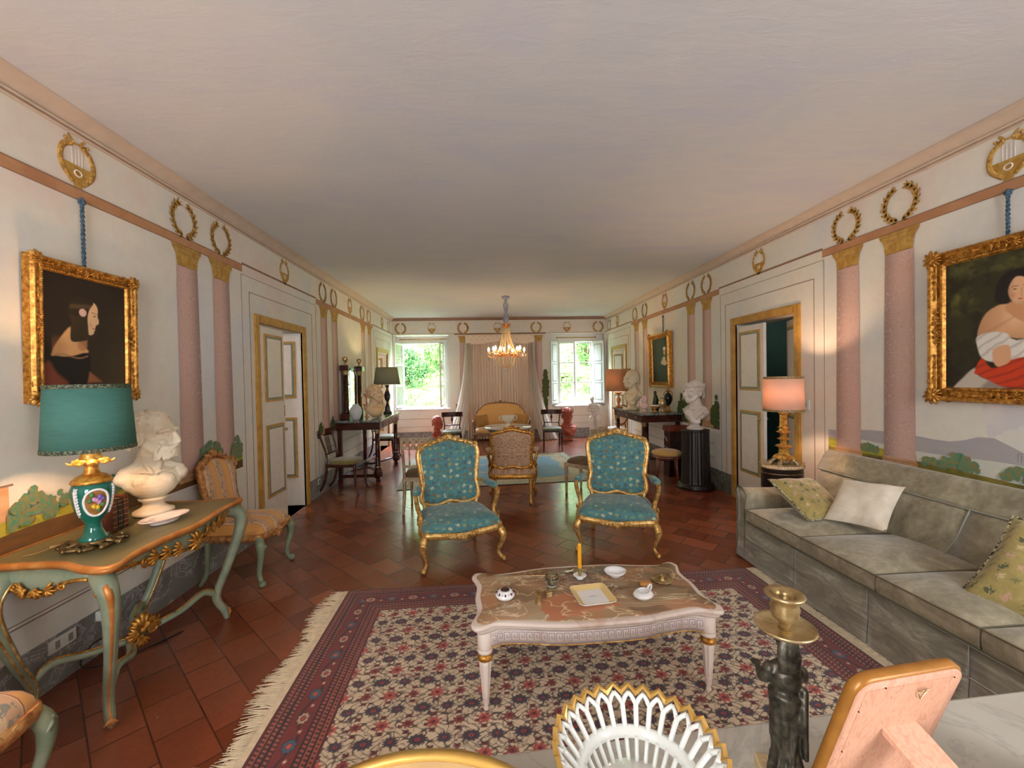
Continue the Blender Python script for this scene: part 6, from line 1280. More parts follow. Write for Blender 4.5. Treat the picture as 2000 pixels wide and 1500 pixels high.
TG = plain('teal_glaze', (18, 104, 88), .12, 0, .06, Coat_Weight=.5); TEALS = shade_mat('teal_silk', (74, 124, 112), (60, 110, 90), .16); TRIM = two('dark_braid', (46, 54, 40), (120, 124, 90), 120, .5, .56, .7)
T_ = thing('table_lamp', 'porcelain urn table lamp with wide teal drum shade on the left console table', 'lamp', (-1.965, 2.215, .80)); URN = .80
mb = MB(); rnd = random.Random(3)
for i in range(10): a = 2*pi*i/10; mb.tube(spl([(.05*cos(a), .05*sin(a), .022), (.085*cos(a+.15), .085*sin(a+.15), .012), (.118*cos(a), .118*sin(a), .012), (.10*cos(a+.45), .10*sin(a+.45), .010)], 3), [.011, .009, .010, .006], 6); mb.ell((.122*cos(a), .122*sin(a), .012), .012, 6, 5); mb.ell((.085*cos(a+.3), .085*sin(a+.3), .010), (.010, .010, .008), 6, 5)
mb.lathe([(0, .014), (.06, .012), (.062, .028), (.05, .032), (0, .034)], 24); obj('bronze_foot', mb, gilt_mat('dark_gilt_bronze', (60, 42, 22), (120, 92, 54), (176, 146, 96), .4, .7), T_)
mb = MB(); mb.lathe([(0, .03), (.056, .03), (.058, .038), (.043, .055), (.032, .085), (.030, .115), (.042, .135), (.060, .16), (.070, .2), (.078, .25), (.081, .285), (.072, .31), (.04, .325), (0, .33)], 32); obj('urn', mb, TG, T_)
# painted cartouche and leaf decoration on the urn
def urn_r(z): return float(np.interp(z, [.115, .135, .16, .2, .25, .285, .31], [.034, .042, .060, .070, .078, .081, .072]))
cart = lambda a, z, o: ((urn_r(z)+o)*cos(a), (urn_r(z)+o)*sin(a), z)
a0_ = rad(-38); outl = [(a0_+.62*cos(q)*(1 if abs(cos(q)) < .8 else .96), .222+.066*sin(q)) for q in np.linspace(0, 2*pi, 33)[:-1]]
mb = MB(); rings = [[cart(a0_+(a-a0_)*k, .222+(z-.222)*k, .0025) for a, z in outl] for k in (1, .8, .6, .4, .2, .01)]; mb.loft(rings, 0, cap=False); obj('gold_ground_panel', mb, two('brown_gold_ground', (130, 84, 36), (164, 116, 60), 30, .4, .6, .3), T_)
mb = MB(); mb.tube([cart(a, z, .003) for a, z in outl], .006, 6, closed=True)
for s in (-1, 1):
    for i in range(9): z = .165+i*.015; mb.tube([cart(a0_+s*1.0-.04*s, z, .003), cart(a0_+s*(.85 if s < 0 else .9), z+.014, .004)], [.006, .003], 5)
    mb.tube([cart(a0_+s*1.02, z, .003) for z in np.linspace(.155, .30, 8)], .005, 5)
obj('white_scroll', mb, PORC, T_); 
for nm, c, pts in (('pink_blossom', (206, 150, 190), [(0, .235), (.12, .225), (-.1, .24)]), ('violet_blossom', (120, 96, 170), [(.14, .25), (.26, .24)]), ('yellow_blossom', (226, 180, 50), [(-.12, .205), (.05, .20)]), ('green_leaf', (80, 128, 70), [(-.3, .235), (.28, .21), (.1, .188), (-.2, .262)])):
    m_ = plain(nm, c, .3)
    for da, z in pts: obj(nm, MB().ell(cart(a0_+da, z, .004), (.010, .010, .012), 8, 6), m_, T_)
mb = MB(); mb.lathe([(.074, .312), (.08, .318), (.075, .330), (.06, .345), (.04, .355), (0, .36)], 28, mod=lambda a, z: 1+.03*cos(16*a)); mb.lathe([(.04, .352), (.028, .37), (.027, .41), (.032, .42)], 20); obj('gilt_shoulder', mb, gilt_mat('gilt_mount', (150, 86, 24), (216, 150, 60), (246, 196, 104), .35, .6), T_)
mb = MB()
for i in range(8): a = 2*pi*i/8; mb.tube(spl([(.03*cos(a), .03*sin(a), .415), (.05*cos(a), .05*sin(a), .425), (.07*cos(a), .07*sin(a), .410), (.088*cos(a), .088*sin(a), .422)], 3), [.016, .024, .016, .004], 6, flat=(.4, 1.2))
mb.lathe([(.03, .415), (.045, .425), (.04, .44), (.034, .47), (.04, .475), (.036, .48), (.032, .49)], 24, mod=lambda a, z: 1+.05*cos(12*a)); obj('gilt_collar', mb, gilt_mat('bright_gilt', (190, 120, 40), (240, 170, 70), (255, 214, 130), .4, .4), T_)
mb = MB(); shade(mb, .174, .156, .478, .800, 56); sh = obj('lamp_shade', mb, TEALS, T_)
for r, z in ((.1745, .486), (.1575, .792)): mb = MB(); mb.loft([[(q*cos(2*pi*k/56), q*sin(2*pi*k/56), zz) for k in range(56)] for q, zz in ((r, z-.010), (r+.0015, z), (r-.0005, z+.010))], 0, cap=False); obj('braid_trim', mb, TRIM, sh)
bulb(T_, (0, 0, .60), 1, (1, .62, .3)); point('table_lamp_light', (-1.965, 2.215, 1.41), 27, (1, .58, .30), .03)
mb = MB(); mb.tube(spl([(-.06, -.02, .006), (-.13, .03, .012), (-.16, -.03, .006), (-.17, -.10, .006), (-.20, -.13, .006)], 5), .0028, 5); mb.tube([(-.145, .0, .010), (-.165, -.045, .010)], .007, 6); obj('power_cord', mb, plain('tan_flex', (170, 130, 76), .6), T_)
# books
BK_ = two('tooled_leather', (62, 26, 18), (92, 44, 26), 20, .4, .6, .45); BG = plain('dark_green_leather', (34, 34, 26), .45); PAGE = plain('old_pages', (196, 130, 70), .8); GT = plain('gold_tooling', (190, 140, 70), .4, .5)
for i, (dy, h, m, lab) in enumerate(((0, .165, BK_, 'small brown leather book standing nearest the lamp, leftmost of three'), (.034, .172, BG, 'small dark green leather book standing between two brown ones'), (.068, .182, BK_, 'taller brown leather book, rightmost of the three upright by the lamp'))):
    T_ = thing('leather_book', lab, 'book', (-2.02, 2.405+dy, .80), 0, 'small leather books on the rococo console'); w = .029
    mb = MB(); mb.box(-.105, 0, -w/2, -w/2+.003, 0, h); mb.box(-.105, 0, w/2-.003, w/2, 0, h); mb.loft([[(.0+.006*cos(q), w/2*sin(q), z) for q in np.linspace(-pi/2, pi/2, 7)] for z in (0, h)], 0, closed=False, cap=False); obj('cover', mb, m, T_)
    mb = MB(); mb.box(-.10, -.001, -w/2+.003, w/2-.003, .003, h-.004); obj('pages', mb, PAGE, T_)
    mb = MB(); [mb.loft([[(.0008+.006*cos(q), (w/2+.0004)*sin(q), z+dz) for q in np.linspace(-pi/2, pi/2, 7)] for dz in (0, .003)], 0, closed=False, cap=False) for z in (.02, .045, .075, .105, .135, .155)]; obj('spine_tooling', mb, GT, T_)
T_ = thing('oval_dish', 'oval white porcelain dish at the front of the left rococo console', 'dish', (-1.86, 2.535, .80), rad(72), scale=.86); mb = MB(); mb.lathe([(0, .003), (.085, .0), (.088, .006), (.10, .02), (.150, .036), (.153, .038), (.148, .040), (.10, .026), (.085, .012), (0, .01)], 48, sy=.62); obj('body', mb, plain('pinkish_porcelain', (240, 220, 208), .15), T_); mb = MB(); mb.tube([(.100*cos(q), .062*sin(q), .0265) for q in np.linspace(0, 2*pi, 49)[:-1]], .0009, 4, closed=True); obj('gilt_line', mb, BRASS, T_)
# sockets
SOC = plain('white_plastic', (214, 212, 204), .4)
T_ = thing('wall_socket', 'white double wall socket low on the left wall under the console table', 'socket', (XL, 2.40, .215)); mb = MB(); mb.box(.004, .012, -.075, .075, -.035, .035); obj('plate', mb, SOC, T_, bevel=.003); SLT = plain('dark_slot', (140, 136, 128), .5); [obj('socket_insert', MB().box(.0125, .014, y-.012, y+.012, -.02, .02), SLT, T_) for y in (-.03, .04)]
mb = MB(); mb.box(0, .045, -.03, .03, -.03, .03); single('plug', mb, SOC, 'cream plug in the left wall socket under the console table', 'plug', (XL+.004, 2.62, .235), bevel=.01)
T_ = thing('power_cable', 'black power cable trailing to the floor under the left console table', 'cable', (XL, 2.5, 0)); mb = MB(); mb.tube(spl([(.045, .12, .22), (.10, .10, .15), (.06, .0, .12), (.04, -.04, .04), (.10, .0, .005), (.25, .14, .005), (.35, .3, .005)], 6), .004, 6); obj('cable', mb, BLACK, T_)
T_ = thing('wall_switch', 'small white light switch on the right wall beside the door frame', 'switch', (XR, 3.955, 1.265)); mb = MB(); mb.box(-.010, -.0, -.035, .035, -.05, .05); obj('plate', mb, SOC, T_, bevel=.003); mb = MB(); mb.box(-.013, -.010, -.012, .012, -.02, .02); obj('rocker', mb, plain('grey_rocker', (190, 186, 178), .4), T_)
T_ = thing('wall_socket', 'small white wall socket low on the left wall past the door', 'socket', (XL, 5.93, .20)); mb = MB(); mb.box(.004, .011, -.045, .045, -.04, .04); obj('plate', mb, SOC, T_, bevel=.003); mb = MB(); mb.box(.0112, .0125, -.02, .02, -.02, .02); obj('socket_hole', mb, bpy.data.materials['dark_slot'], T_)
# ================================================================== LEFT CONSOLE OBJECTS
ZT = .972
T_ = thing('column_mirror', 'dressing mirror between two dark columns with gilt balls on the left console', 'mirror', (XL+.10, 7.30, .972), 0); MIRR = NT('mirror_glass').set((235, 240, 238), .02, 1.0).m
for i, y in enumerate((-.44, .30)):
    mb = MB(); mb.box(-.07, .07, y-.07, y+.07, 0, .09); obj('column_base', mb, DARKW, T_, bevel=.006)
    mb = MB(); mb.lathe([(.052, .09), (.05, .12), (.042, .14), (.036, .70)], 24, c=(0, y, 0), mod=lambda a, z: 1-.06*(cos(10*a) > 0)); c_ = obj('column', mb, DARKW, T_)
    mb = MB(); mb.lathe([(.038, .70), (.045, .71), (.04, .735), (.05, .76), (.06, .775), (0, .775)], 20, c=(0, y, 0)); obj('capital', mb, BRASS, c_)
    mb = MB(); mb.box(-.07, .07, y-.07, y+.07, .775, .86); obj('column_block', mb, DARKW, T_, bevel=.006)
    mb = MB(); mb.lathe([(.04, .86), (.02, .88), (.018, .9), (.035, .925), (.048, .955), (.042, .985), (0, 1.0)], 20, c=(0, y, 0)); obj('gilt_ball', mb, BRASS, T_)
mb = MB(); mb.box(-.06, -.03, -.37, .23, .03, .83); obj('mirror_frame', mb, BLACKW, T_)
mb = MB(); mb.box(-.031, -.026, -.33, .19, .07, .79); obj('mirror_glass', mb, MIRR, T_)
mb = MB(); mb.box(-.035, .0, -.37, .23, .79, .835); obj('top_bar', mb, DARKW, T_, bevel=.005)
OPAL = two('pale_opaline', (206, 202, 196), (186, 196, 200), 8, .4, .6, .15)
T_ = thing('ginger_jar', 'pale rounded opaline vase beside the mirror on the left console', 'vase', (-2.02, 6.70, .972)); mb = MB(); mb.lathe([(0, 0), (.05, 0), (.06, .02), (.09, .09), (.095, .15), (.07, .20), (.045, .225), (.05, .245), (.04, .245), (.03, .2), (0, .19)], 24); obj('body', mb, OPAL, T_)
T_ = thing('pink_epergne', 'tall pink and clear glass flower stand between mirror and bust', 'vase', (-1.99, 7.20, .972)); PKG = plain('pink_glass', (216, 140, 120), .15, 0, .1); mb = MB(); mb.lathe([(0, 0), (.05, 0), (.03, .015), (.012, .05), (.010, .30), (.02, .33), (.05, .36), (.06, .385), (.045, .375), (0, .35)], 20); obj('stem', mb, PKG, T_, )
for k in range(5): a = 2*pi*k/5; mb = MB(); mb.lathe([(.004, 0), (.012, .02), (.022, .04), (.018, .038), (0, .02)], 10, M=Matrix.Translation((.05*cos(a), .05*sin(a), .12+.02*k))); mb.tube([(0, 0, .08), (.03*cos(a), .03*sin(a), .09), (.05*cos(a), .05*sin(a), .12+.02*k)], .004, 5); obj('flower_cup', mb, PKG, T_)
T_ = thing('gilt_vase', 'small gilt and painted vase behind the young man bust on the left console', 'vase', (-1.86, 7.48, .972)); mb = MB(); mb.lathe([(0, 0), (.05, 0), (.045, .02), (.03, .04), (.06, .10), (.068, .16), (.05, .21), (.03, .24), (.055, .27), (.045, .27), (0, .2)], 24); obj('body', mb, OPAL, T_); mb = MB(); mb.ell((.03, -.045, .14), (.03, .02, .05), 10, 8); obj('painted_medallion', mb, two('brown_medallion', (150, 84, 40), (200, 150, 80), 30), T_); [obj('gilt_handle', MB().tube(spl([(s*.05, 0, .21), (s*.09, 0, .20), (s*.09, 0, .12), (s*.062, 0, .10)], 4), .007, 6), BRASS, T_) for s in (-1, 1)]
# far left lamp
T_ = thing('table_lamp', 'dark baluster lamp with tapered grey green shade on the left mahogany console', 'lamp', (-1.78, 7.78, .972)); mb = MB(); mb.lathe([(0, 0), (.075, 0), (.08, .02), (.05, .05), (.045, .12), (.02, .18), (.016, .21), (.05, .27), (.055, .34), (.035, .40), (.018, .43), (.016, .47), (.04, .50), (.045, .515), (0, .53)], 8, smooth=False); obj('stem', mb, BLACKW, T_)
mb = MB(); shade(mb, .235, .19, .53, .84, 48); sh = obj('lamp_shade', mb, shade_mat('grey_green_shade', (132, 132, 108), (140, 130, 90), .2), T_); bulb(T_, (0, 0, .64), 1, (1, .78, .4), strength=15); point('table_lamp_light', (-1.78, 7.78, 1.66), 12, (1, .78, .36), .04)
# right console objects
T_ = thing('table_lamp', 'gilt baluster lamp with orange drum shade on the far end of the right console', 'lamp', (2.55, 7.86, .972)); mb = MB(); mb.lathe([(0, 0), (.07, 0), (.075, .015), (.05, .03), (.03, .05), (.02, .08), (.035, .11), (.045, .15), (.03, .19), (.016, .21), (.014, .24), (.04, .26), (.08, .29), (.06, .295), (.0, .30)], 20); obj('stem', mb, PINKGILT, T_)
mb = MB(); shade(mb, .245, .235, .32, .735, 48); sh = obj('lamp_shade', mb, shade_mat('orange_parchment', (200, 150, 112), (206, 164, 124), .25), T_); bulb(T_, (0, 0, .45), 1, (1, .72, .36), strength=15); point('table_lamp_light', (2.55, 7.86, 1.50), 12, (1, .74, .36), .04)
for z in (.325, .73): mb = MB(); r = .2455 if z < .5 else .236; mb.loft([[(q*cos(2*pi*k/48), q*sin(2*pi*k/48), zz) for k in range(48)] for q, zz in ((r, z-.006), (r+.001, z), (r, z+.006))], 0, cap=False); obj('trim_band', mb, PINKGILT, sh)
COB = plain('dark_cobalt_glaze', (22, 22, 30), .12, 0, .1); 
T_ = thing('dark_figurine', 'dark bronze figure group beside the cream bust on the right console', 'figurine', (2.93, 7.05, .972)); mb = MB(); limb(mb, [(0, 0, .03), (.0, .0, .12), (.01, 0, .22), (0, 0, .27)], [.06, .045, .04, .025]); limb(mb, [(0, 0, .22), (.07, 0, .15), (.05, 0, .05)], [.02, .02, .03]); mb.ell((0, 0, .31), .03, 8, 6); mb.ell((0, 0, .02), (.07, .06, .025), 12, 6); obj('figure', mb, BRONZE, T_, remesh=.012)
T_ = thing('gilt_cup', 'small gilt footed cup at the front of the right console', 'cup', (2.78, 6.72, .972)); mb = MB(); mb.lathe([(0, 0), (.05, 0), (.05, .012), (.02, .025), (.018, .05), (.05, .07), (.075, .10), (.078, .12), (.07, .12), (.04, .08), (0, .075)], 24); obj('body', mb, PINKGILT, T_); mb = MB(); mb.lathe([(.0785, .105), (.08, .112), (.0785, .122), (.074, .122)], 24, cap=False); obj('white_rim', mb, PORC, T_); mb = MB(); mb.ell((0, 0, -.0+.008), (.085, .085, .006), 20, 4); obj('tray', mb, BRASS, T_)
T_ = thing('gilt_vase', 'bulbous gilt vase in the middle of the right console', 'vase', (2.94, 6.78, .972)); mb = MB(); mb.lathe([(0, 0), (.05, 0), (.045, .015), (.02, .03), (.045, .07), (.065, .13), (.06, .18), (.035, .205), (.05, .225), (.055, .235), (.045, .235), (0, .19)], 24); obj('body', mb, gilt_mat('ivory_gilt', (150, 120, 60), (206, 180, 120), (244, 232, 200), .15, .5, 14), T_)
T_ = thing('white_cachepot', 'small white and blue porcelain pot between gilt vase and dark urn', 'pot', (3.05, 6.92, .972)); mb = MB(); mb.lathe([(0, 0), (.04, 0), (.055, .12), (.058, .15), (.05, .15), (0, .1)], 20); obj('body', mb, PORC, T_); mb = MB(); mb.lathe([(.0525, .08), (.0545, .095), (.0545, .11), (.0535, .08)], 20, cap=False); obj('blue_band', mb, plain('blue_glaze', (110, 130, 160), .2), T_)
T_ = thing('dark_urn', 'tall dark cobalt urn vase with gilt foot and mouth on the right console', 'vase', (3.03, 6.76, .972)); mb = MB(); mb.lathe([(.02, .10), (.05, .14), (.072, .20), (.07, .25), (.045, .29), (.025, .31)], 28); obj('body', mb, COB, T_); mb = MB(); mb.lathe([(0, 0), (.05, 0), (.05, .02), (.025, .04), (.03, .07), (.022, .10)], 24); mb.lathe([(.025, .305), (.018, .33), (.035, .355), (.05, .365), (.04, .365), (0, .34)], 24); obj('gilt_mounts', mb, GILTD, T_)
for s in (-1, 1): mb = MB(); mb.tube(spl([(s*.02, 0, .33), (s*.06, 0, .33), (s*.075, 0, .27), (s*.066, 0, .24)], 4), .006, 6); obj('handle', mb, GILTD, T_)

# ================================================================== DRUM TABLE AND LIT LAMP BEHIND THE SOFA
T_ = thing('drum_table', 'oval dark drum side table with marble top and pierced brass gallery behind the sofa arm', 'table', (2.775, 3.755, 0), 0, None, (.84, .84, 1)); 
mb = MB(); mb.lathe([(.215, .50), (.22, .52), (.22, .70), (.225, .71)], 48, sy=.78); obj('body', mb, BLACKW, T_); mb = MB(); mb.lathe([(0, .705), (.226, .705), (.226, .715), (0, .72)], 48, sy=.78); obj('marble_top', mb, veined('cream_marble_top', (232, 214, 186), (224, 202, 172), (200, 170, 140), 8, .02, .15), T_)
mb = MB(); n = 44
for z in (.712, .742): mb.tube([(.232*cos(a), .182*sin(a), z) for a in np.linspace(0, 2*pi, n+1)[:-1]], .0035, 5, closed=True)
for i in range(n): a = 2*pi*i/n; mb.tube([(.232*cos(a), .182*sin(a), .712), (.232*cos(a+.07), .182*sin(a+.07), .742)], .0025, 4)
obj('brass_gallery', mb, BRASS, T_)
mb = MB(); mb.tube([(.222*cos(a), .175*sin(a), .66) for a in np.linspace(0, 2*pi, 41)[:-1]], .003, 5, closed=True); mb.ell((-.03, -.175, .60), (.012, .01, .02), 8, 6); obj('brass_lock', mb, BRASS, T_)
for k in range(4): a = pi/4+k*pi/2; mb = MB(); mb.tube([(.18*cos(a), .14*sin(a), .52), (.19*cos(a), .15*sin(a), .2), (.2*cos(a), .16*sin(a), 0)], [.02, .015, .012], 8); obj('leg', mb, BLACKW, T_)
T_ = thing('table_lamp', 'lit gilt candlestick lamp with pink drum shade on the drum table', 'lamp', (2.785, 3.745, .72)); GT_ = gilt_mat('lamp_gilt', (150, 90, 34), (214, 156, 70), (250, 214, 130), .3, .65, 30)
mb = MB(); sq = lambda r, z: [(r*cos(a)*(1.25 if i % 2 == 0 else .9), r*sin(a)*(1.25 if i % 2 == 0 else .9), z) for i, a in enumerate(np.linspace(pi/4, pi/4+2*pi, 9)[:-1])]
mb.loft([sq(r, z) for r, z in ((.055, .05), (.075, .07), (.06, .095), (.035, .11), (.03, .15), (.035, .165), (.06, .18), (.04, .195), (.022, .205), (.022, .235), (.045, .25), (.028, .262), (.02, .272), (.026, .30), (.05, .315), (.03, .33), (.028, .345), (.042, .355), (.028, .365), (.026, .37), (.024, .475), (.03, .48), (.034, .492), (.028, .50), (.034, .51), (.045, .52), (.02, .525))], 0, smooth=False); obj('stem', mb, GT_, T_)
mb = MB(); mb.box(-.09, .09, -.07, .07, .0, .012); [mb.tube(spl([(sx*.03, sy*.03, .06), (sx*.06, sy*.045, .055), (sx*.085, sy*.06, .025), (sx*.095, sy*.065, .01)], 3), [.02, .018, .02, .02], 6) for sx in (-1, 1) for sy in (-1, 1)]; mb.ell((0, 0, .04), (.05, .04, .03), 12, 8); obj('foot', mb, two('grey_gilt_foot', (120, 106, 84), (176, 150, 104), 30, .4, .6, .4, .4), T_)
mb = MB(); shade(mb, .168, .160, .512, .832, 56); sh = obj('lamp_shade', mb, shade_mat('pink_shade', (232, 200, 180), (240, 204, 176), .42, .03), T_)
for z, r in ((.520, .1685), (.822, .1608)): mb = MB(); mb.loft([[(q*cos(2*pi*k/56), q*sin(2*pi*k/56), zz) for k in range(56)] for q, zz in ((r, z-.010), (r+.001, z), (r-.0005, z+.011))], 0, cap=False); obj('gold_trim', mb, two('olive_gold_braid', (120, 96, 56), (160, 130, 80), 90), sh)
bulb(T_, (0, 0, .64), 1, (1, .68, .42), strength=20); point('table_lamp_light', (2.785, 3.745, 1.40), 22, (1, .66, .42), .035)

# ================================================================== CHANDELIER
T_ = thing('chandelier', 'lit crystal chandelier with candle bulbs hanging in front of the curtain', 'chandelier', (.43, 8.0, 0)); CRY = GLASS; BEAD = plain('crystal_beads', (214, 184, 130), .08, .1, .3, 60, Specular_IOR_Level=1.0); AMB = gilt_mat('amber_gilt', (150, 70, 26), (216, 130, 60), (250, 206, 140), .3, .5, 40); RIB = two('grey_blue_ribbon', (150, 152, 168), (176, 178, 190), 12, .4, .6, .7)
mb = MB(); mb.lathe([(0, ZC-.0), (.07, ZC-.002), (.075, ZC-.03), (.04, ZC-.06), (0, ZC-.065)], 20); obj('ceiling_rose', mb, RIB, T_)
mb = MB(); mb.lathe([(.012, 2.62), (.05, 2.66), (.058, 2.72), (.035, 2.79), (.014, 2.82), (.04, 2.88), (.048, 2.96), (.03, 3.03), (.012, 3.08)], 14, mod=lambda a, z: 1+.16*cos(5*a+z*20)); obj('chain_sleeve', mb, RIB, T_)
mb = MB(); mb.lathe([(.065, 2.53), (.085, 2.545), (.08, 2.565), (.072, 2.59), (.09, 2.61), (.07, 2.612), (.06, 2.56)], 24, cap=False); obj('crown', mb, AMB, T_)
def drop(mb, p, L, r): mb.lathe([(.0, 0), (r*.4, -.005), (r, -L*.35), (r*.8, -L*.8), (0, -L)], 6, c=p, smooth=False)
mb = MB(); [drop(mb, (.105*cos(a), .105*sin(a), 2.545), .11, .010) for a in np.linspace(0, 2*pi, 11)[:-1]]; [mb.tube([(.08*cos(a), .08*sin(a), 2.60), (.11*cos(a), .11*sin(a), 2.585), (.105*cos(a), .105*sin(a), 2.545)], .004, 4) for a in np.linspace(0, 2*pi, 11)[:-1]]; obj('crystal_drops', mb, CRY, T_)
for k in range(14):
    a = 2*pi*k/14; P = spl([(.07*cos(a), .07*sin(a), 2.54), (.08*cos(a), .08*sin(a), 2.40), (.115*cos(a), .115*sin(a), 2.22), (.19*cos(a), .19*sin(a), 2.03)], 9); mb = MB(); mb.tube(P, [(.010 if i % 2 else .004) for i in range(len(P))], 6); obj('bead_strand', mb, BEAD, T_)
for k in range(14):
    a = 2*pi*k/14+.1; P = spl([(.19*cos(a), .19*sin(a), 2.0), (.185*cos(a), .185*sin(a), 1.92), (.14*cos(a), .14*sin(a), 1.83), (.05*cos(a), .05*sin(a), 1.78)], 8); mb = MB(); mb.tube(P, [(.009 if i % 2 else .004) for i in range(len(P))], 6); obj('bead_strand', mb, BEAD, T_)
mb = MB(); mb.lathe([(.18, 2.0), (.2, 2.005), (.205, 2.03), (.19, 2.045), (.175, 2.03)], 32, cap=False); obj('ring', mb, AMB, T_)
mb = MB(); mb.lathe([(0, 1.775), (.05, 1.775), (.055, 1.79), (.04, 1.80), (0, 1.80)], 20); obj('bottom_cap', mb, AMB, T_); mb = MB(); [drop(mb, (.04*cos(a), .04*sin(a), 1.775), .105, .012) for a in np.linspace(0, 2*pi, 8)[:-1]]; obj('crystal_drops', mb, CRY, T_)
FL = NT('candle_bulb'); em = FL.n('ShaderNodeEmission', i_Strength=80.0); em.inputs[0].default_value = (1, .66, .36, 1); FL.l(em.outputs[0], FL.out.inputs[0])
for k in range(12):
    a = 2*pi*k/12+.13; R_ = .345 if k % 2 == 0 else .27; zc_ = 2.09 if k % 2 == 0 else 2.12; c_, s_ = cos(a), sin(a)
    mb = MB(); mb.tube(spl([(.19*c_, .19*s_, 2.02), (R_*.75*c_, R_*.75*s_, 1.97), (R_*c_, R_*s_, 1.985), (R_*c_, R_*s_, zc_-.06)], 4), .008, 6); ar = obj('arm', mb, AMB, T_)
    mb = MB(); mb.lathe([(.008, zc_-.065), (.03, zc_-.055), (.045, zc_-.04), (.04, zc_-.042), (.01, zc_-.05)], 14, c=(R_*c_, R_*s_, 0)); mb.lathe([(.010, zc_-.05), (.011, zc_)], 10, c=(R_*c_, R_*s_, 0)); obj('candle_cup', mb, plain('ivory_candle%d' % k, (244, 200, 140), .4), ar)
    mb = MB(); mb.lathe([(0, 0), (.012, .004), (.018, .024), (.013, .046), (.004, .064), (0, .068)], 10, c=(R_*c_, R_*s_, zc_)); obj('bulb', mb, FL.m, ar)
    mb = MB(); drop(mb, (R_*c_, R_*s_, zc_-.10), .10, .011)
    for q in (0, 2.1, 4.2): drop(mb, ((R_)*c_+.036*cos(q), R_*s_+.036*sin(q), zc_-.055), .085, .009)
    obj('crystal_drops', mb, CRY, ar)

# ================================================================== CURTAIN
t = NT('beige_curtain'); t.set((236, 214, 190), .85, 0, Sheen_Weight=.2); CURT = t.m
def curtain_mesh(xa, xb, zt, zb, depth, nf, y, flare=0, gather=0, seed=0):
    def f(U, V):
        ph = U*nf*2*pi+seed; x = xa+(xb-xa)*U; w_ = 1-V
        x = x+flare*w_**2*(U-.3)+.012*np.sin(ph*2+V*4); z = zb+(zt-zb)*V; yy = y-depth*(.5+.5*np.sin(ph+.6*np.sin(V*3+U*9)))*(.55+.45*w_)-.02*np.sin(U*3)
        return x, yy, z
    return grid_mesh(int(nf*10), 30, f)
T_ = thing('curtain', 'floor length beige pleated curtain with tufted pelmet on the far wall', 'curtain', (0, 0, 0)); obj('curtain_panel', curtain_mesh(-.44, .44, 2.50, .04, .10, 12, 10.68), CURT, T_); obj('curtain_panel', curtain_mesh(.42, 1.24, 2.50, .04, .10, 12, 10.68, seed=2), CURT, T_)
def fp(U, V):
    x = -.47+1.74*U; zb = 2.42+.07*np.exp(-((U-.5)/.17)**2); z = zb+(2.665-zb)*V; return x, 10.55+0*U, z
mb = grid_mesh(60, 6, fp); pm_ = obj('pelmet', mb, CURT, T_, solid=.012)
mb = MB(); mb.box(-.47, -.455, 10.55, 10.79, 2.42, 2.665); mb.box(1.255, 1.27, 10.55, 10.79, 2.42, 2.665); mb.box(-.47, 1.27, 10.55, 10.79, 2.655, 2.668); obj('pelmet_box', mb, CURT, pm_)
mb = MB()
for i in range(12):
    for r in (0, 1): x = -.40+.145*i+.07*r; (mb.ell((x, 10.538, 2.625-.075*r), (.006, .005, .014), 6, 5) if x < 1.24 else None)
obj('tufts', mb, plain('brown_tuft', (150, 104, 80), .8), pm_)
TRAN = NT('sheer_voile'); TRAN.set((240, 230, 218), .8); tl = TRAN.n('ShaderNodeBsdfTranslucent'); tl.inputs[0].default_value = (.9, .86, .8, 1); tr = TRAN.n('ShaderNodeBsdfTransparent'); mx = TRAN.n('ShaderNodeMixShader', i_Fac=.4); m2 = TRAN.n('ShaderNodeMixShader', i_Fac=.18)
TRAN.l(TRAN.b.outputs[0], mx.inputs[1]); TRAN.l(tl.outputs[0], mx.inputs[2]); TRAN.l(mx.outputs[0], m2.inputs[1]); TRAN.l(tr.outputs[0], m2.inputs[2]); TRAN.l(m2.outputs[0], TRAN.out.inputs[0])
def sheer(sgn):
    def f(U, V):
        w_ = 1-V; xc = 1.17 if sgn > 0 else -.38; x = xc+sgn*(.02+.40*w_**2.4)+(U-.5)*(.16+.30*w_**1.5); z = .02+2.44*V; y = 10.53-.05*np.sin(U*34+V*3)-.16*w_**2-.03*np.sin(V*9+U*5)*w_; return x, y, z
    return grid_mesh(200, 40, f)
obj('sheer_drape', sheer(1), TRAN.m, T_, label='white sheer side drape'); obj('sheer_drape', sheer(-1), TRAN.m, T_, label='white sheer side drape')

# ================================================================== FOREGROUND: MARBLE TOP AND WHAT STANDS ON IT
ZM = .95; GM = veined('white_carrara', (204, 199, 186), (194, 187, 172), (182, 177, 166), 2.0, .03, .22)
T_ = thing('marble_commode', 'white marble topped table in the foreground under the camera', 'table', (.35, .40, 0), rad(2.8)); mb = MB(); mb.box(-.62, 1.20, -.28, .33, ZM-.03, ZM); obj('marble_top', mb, GM, T_, bevel=.006)
mb = MB(); mb.box(-.58, 1.16, -.25, .29, ZM-.16, ZM-.03); obj('apron', mb, DARKW, T_, bevel=.005)
for x in (-.55, 1.13):
    for y in (-.22, .26): mb = MB(); mb.tube([(x, y, ZM-.16), (x, y, .4), (x, y, 0)], [.04, .03, .02], 8); obj('leg', mb, DARKW, T_)
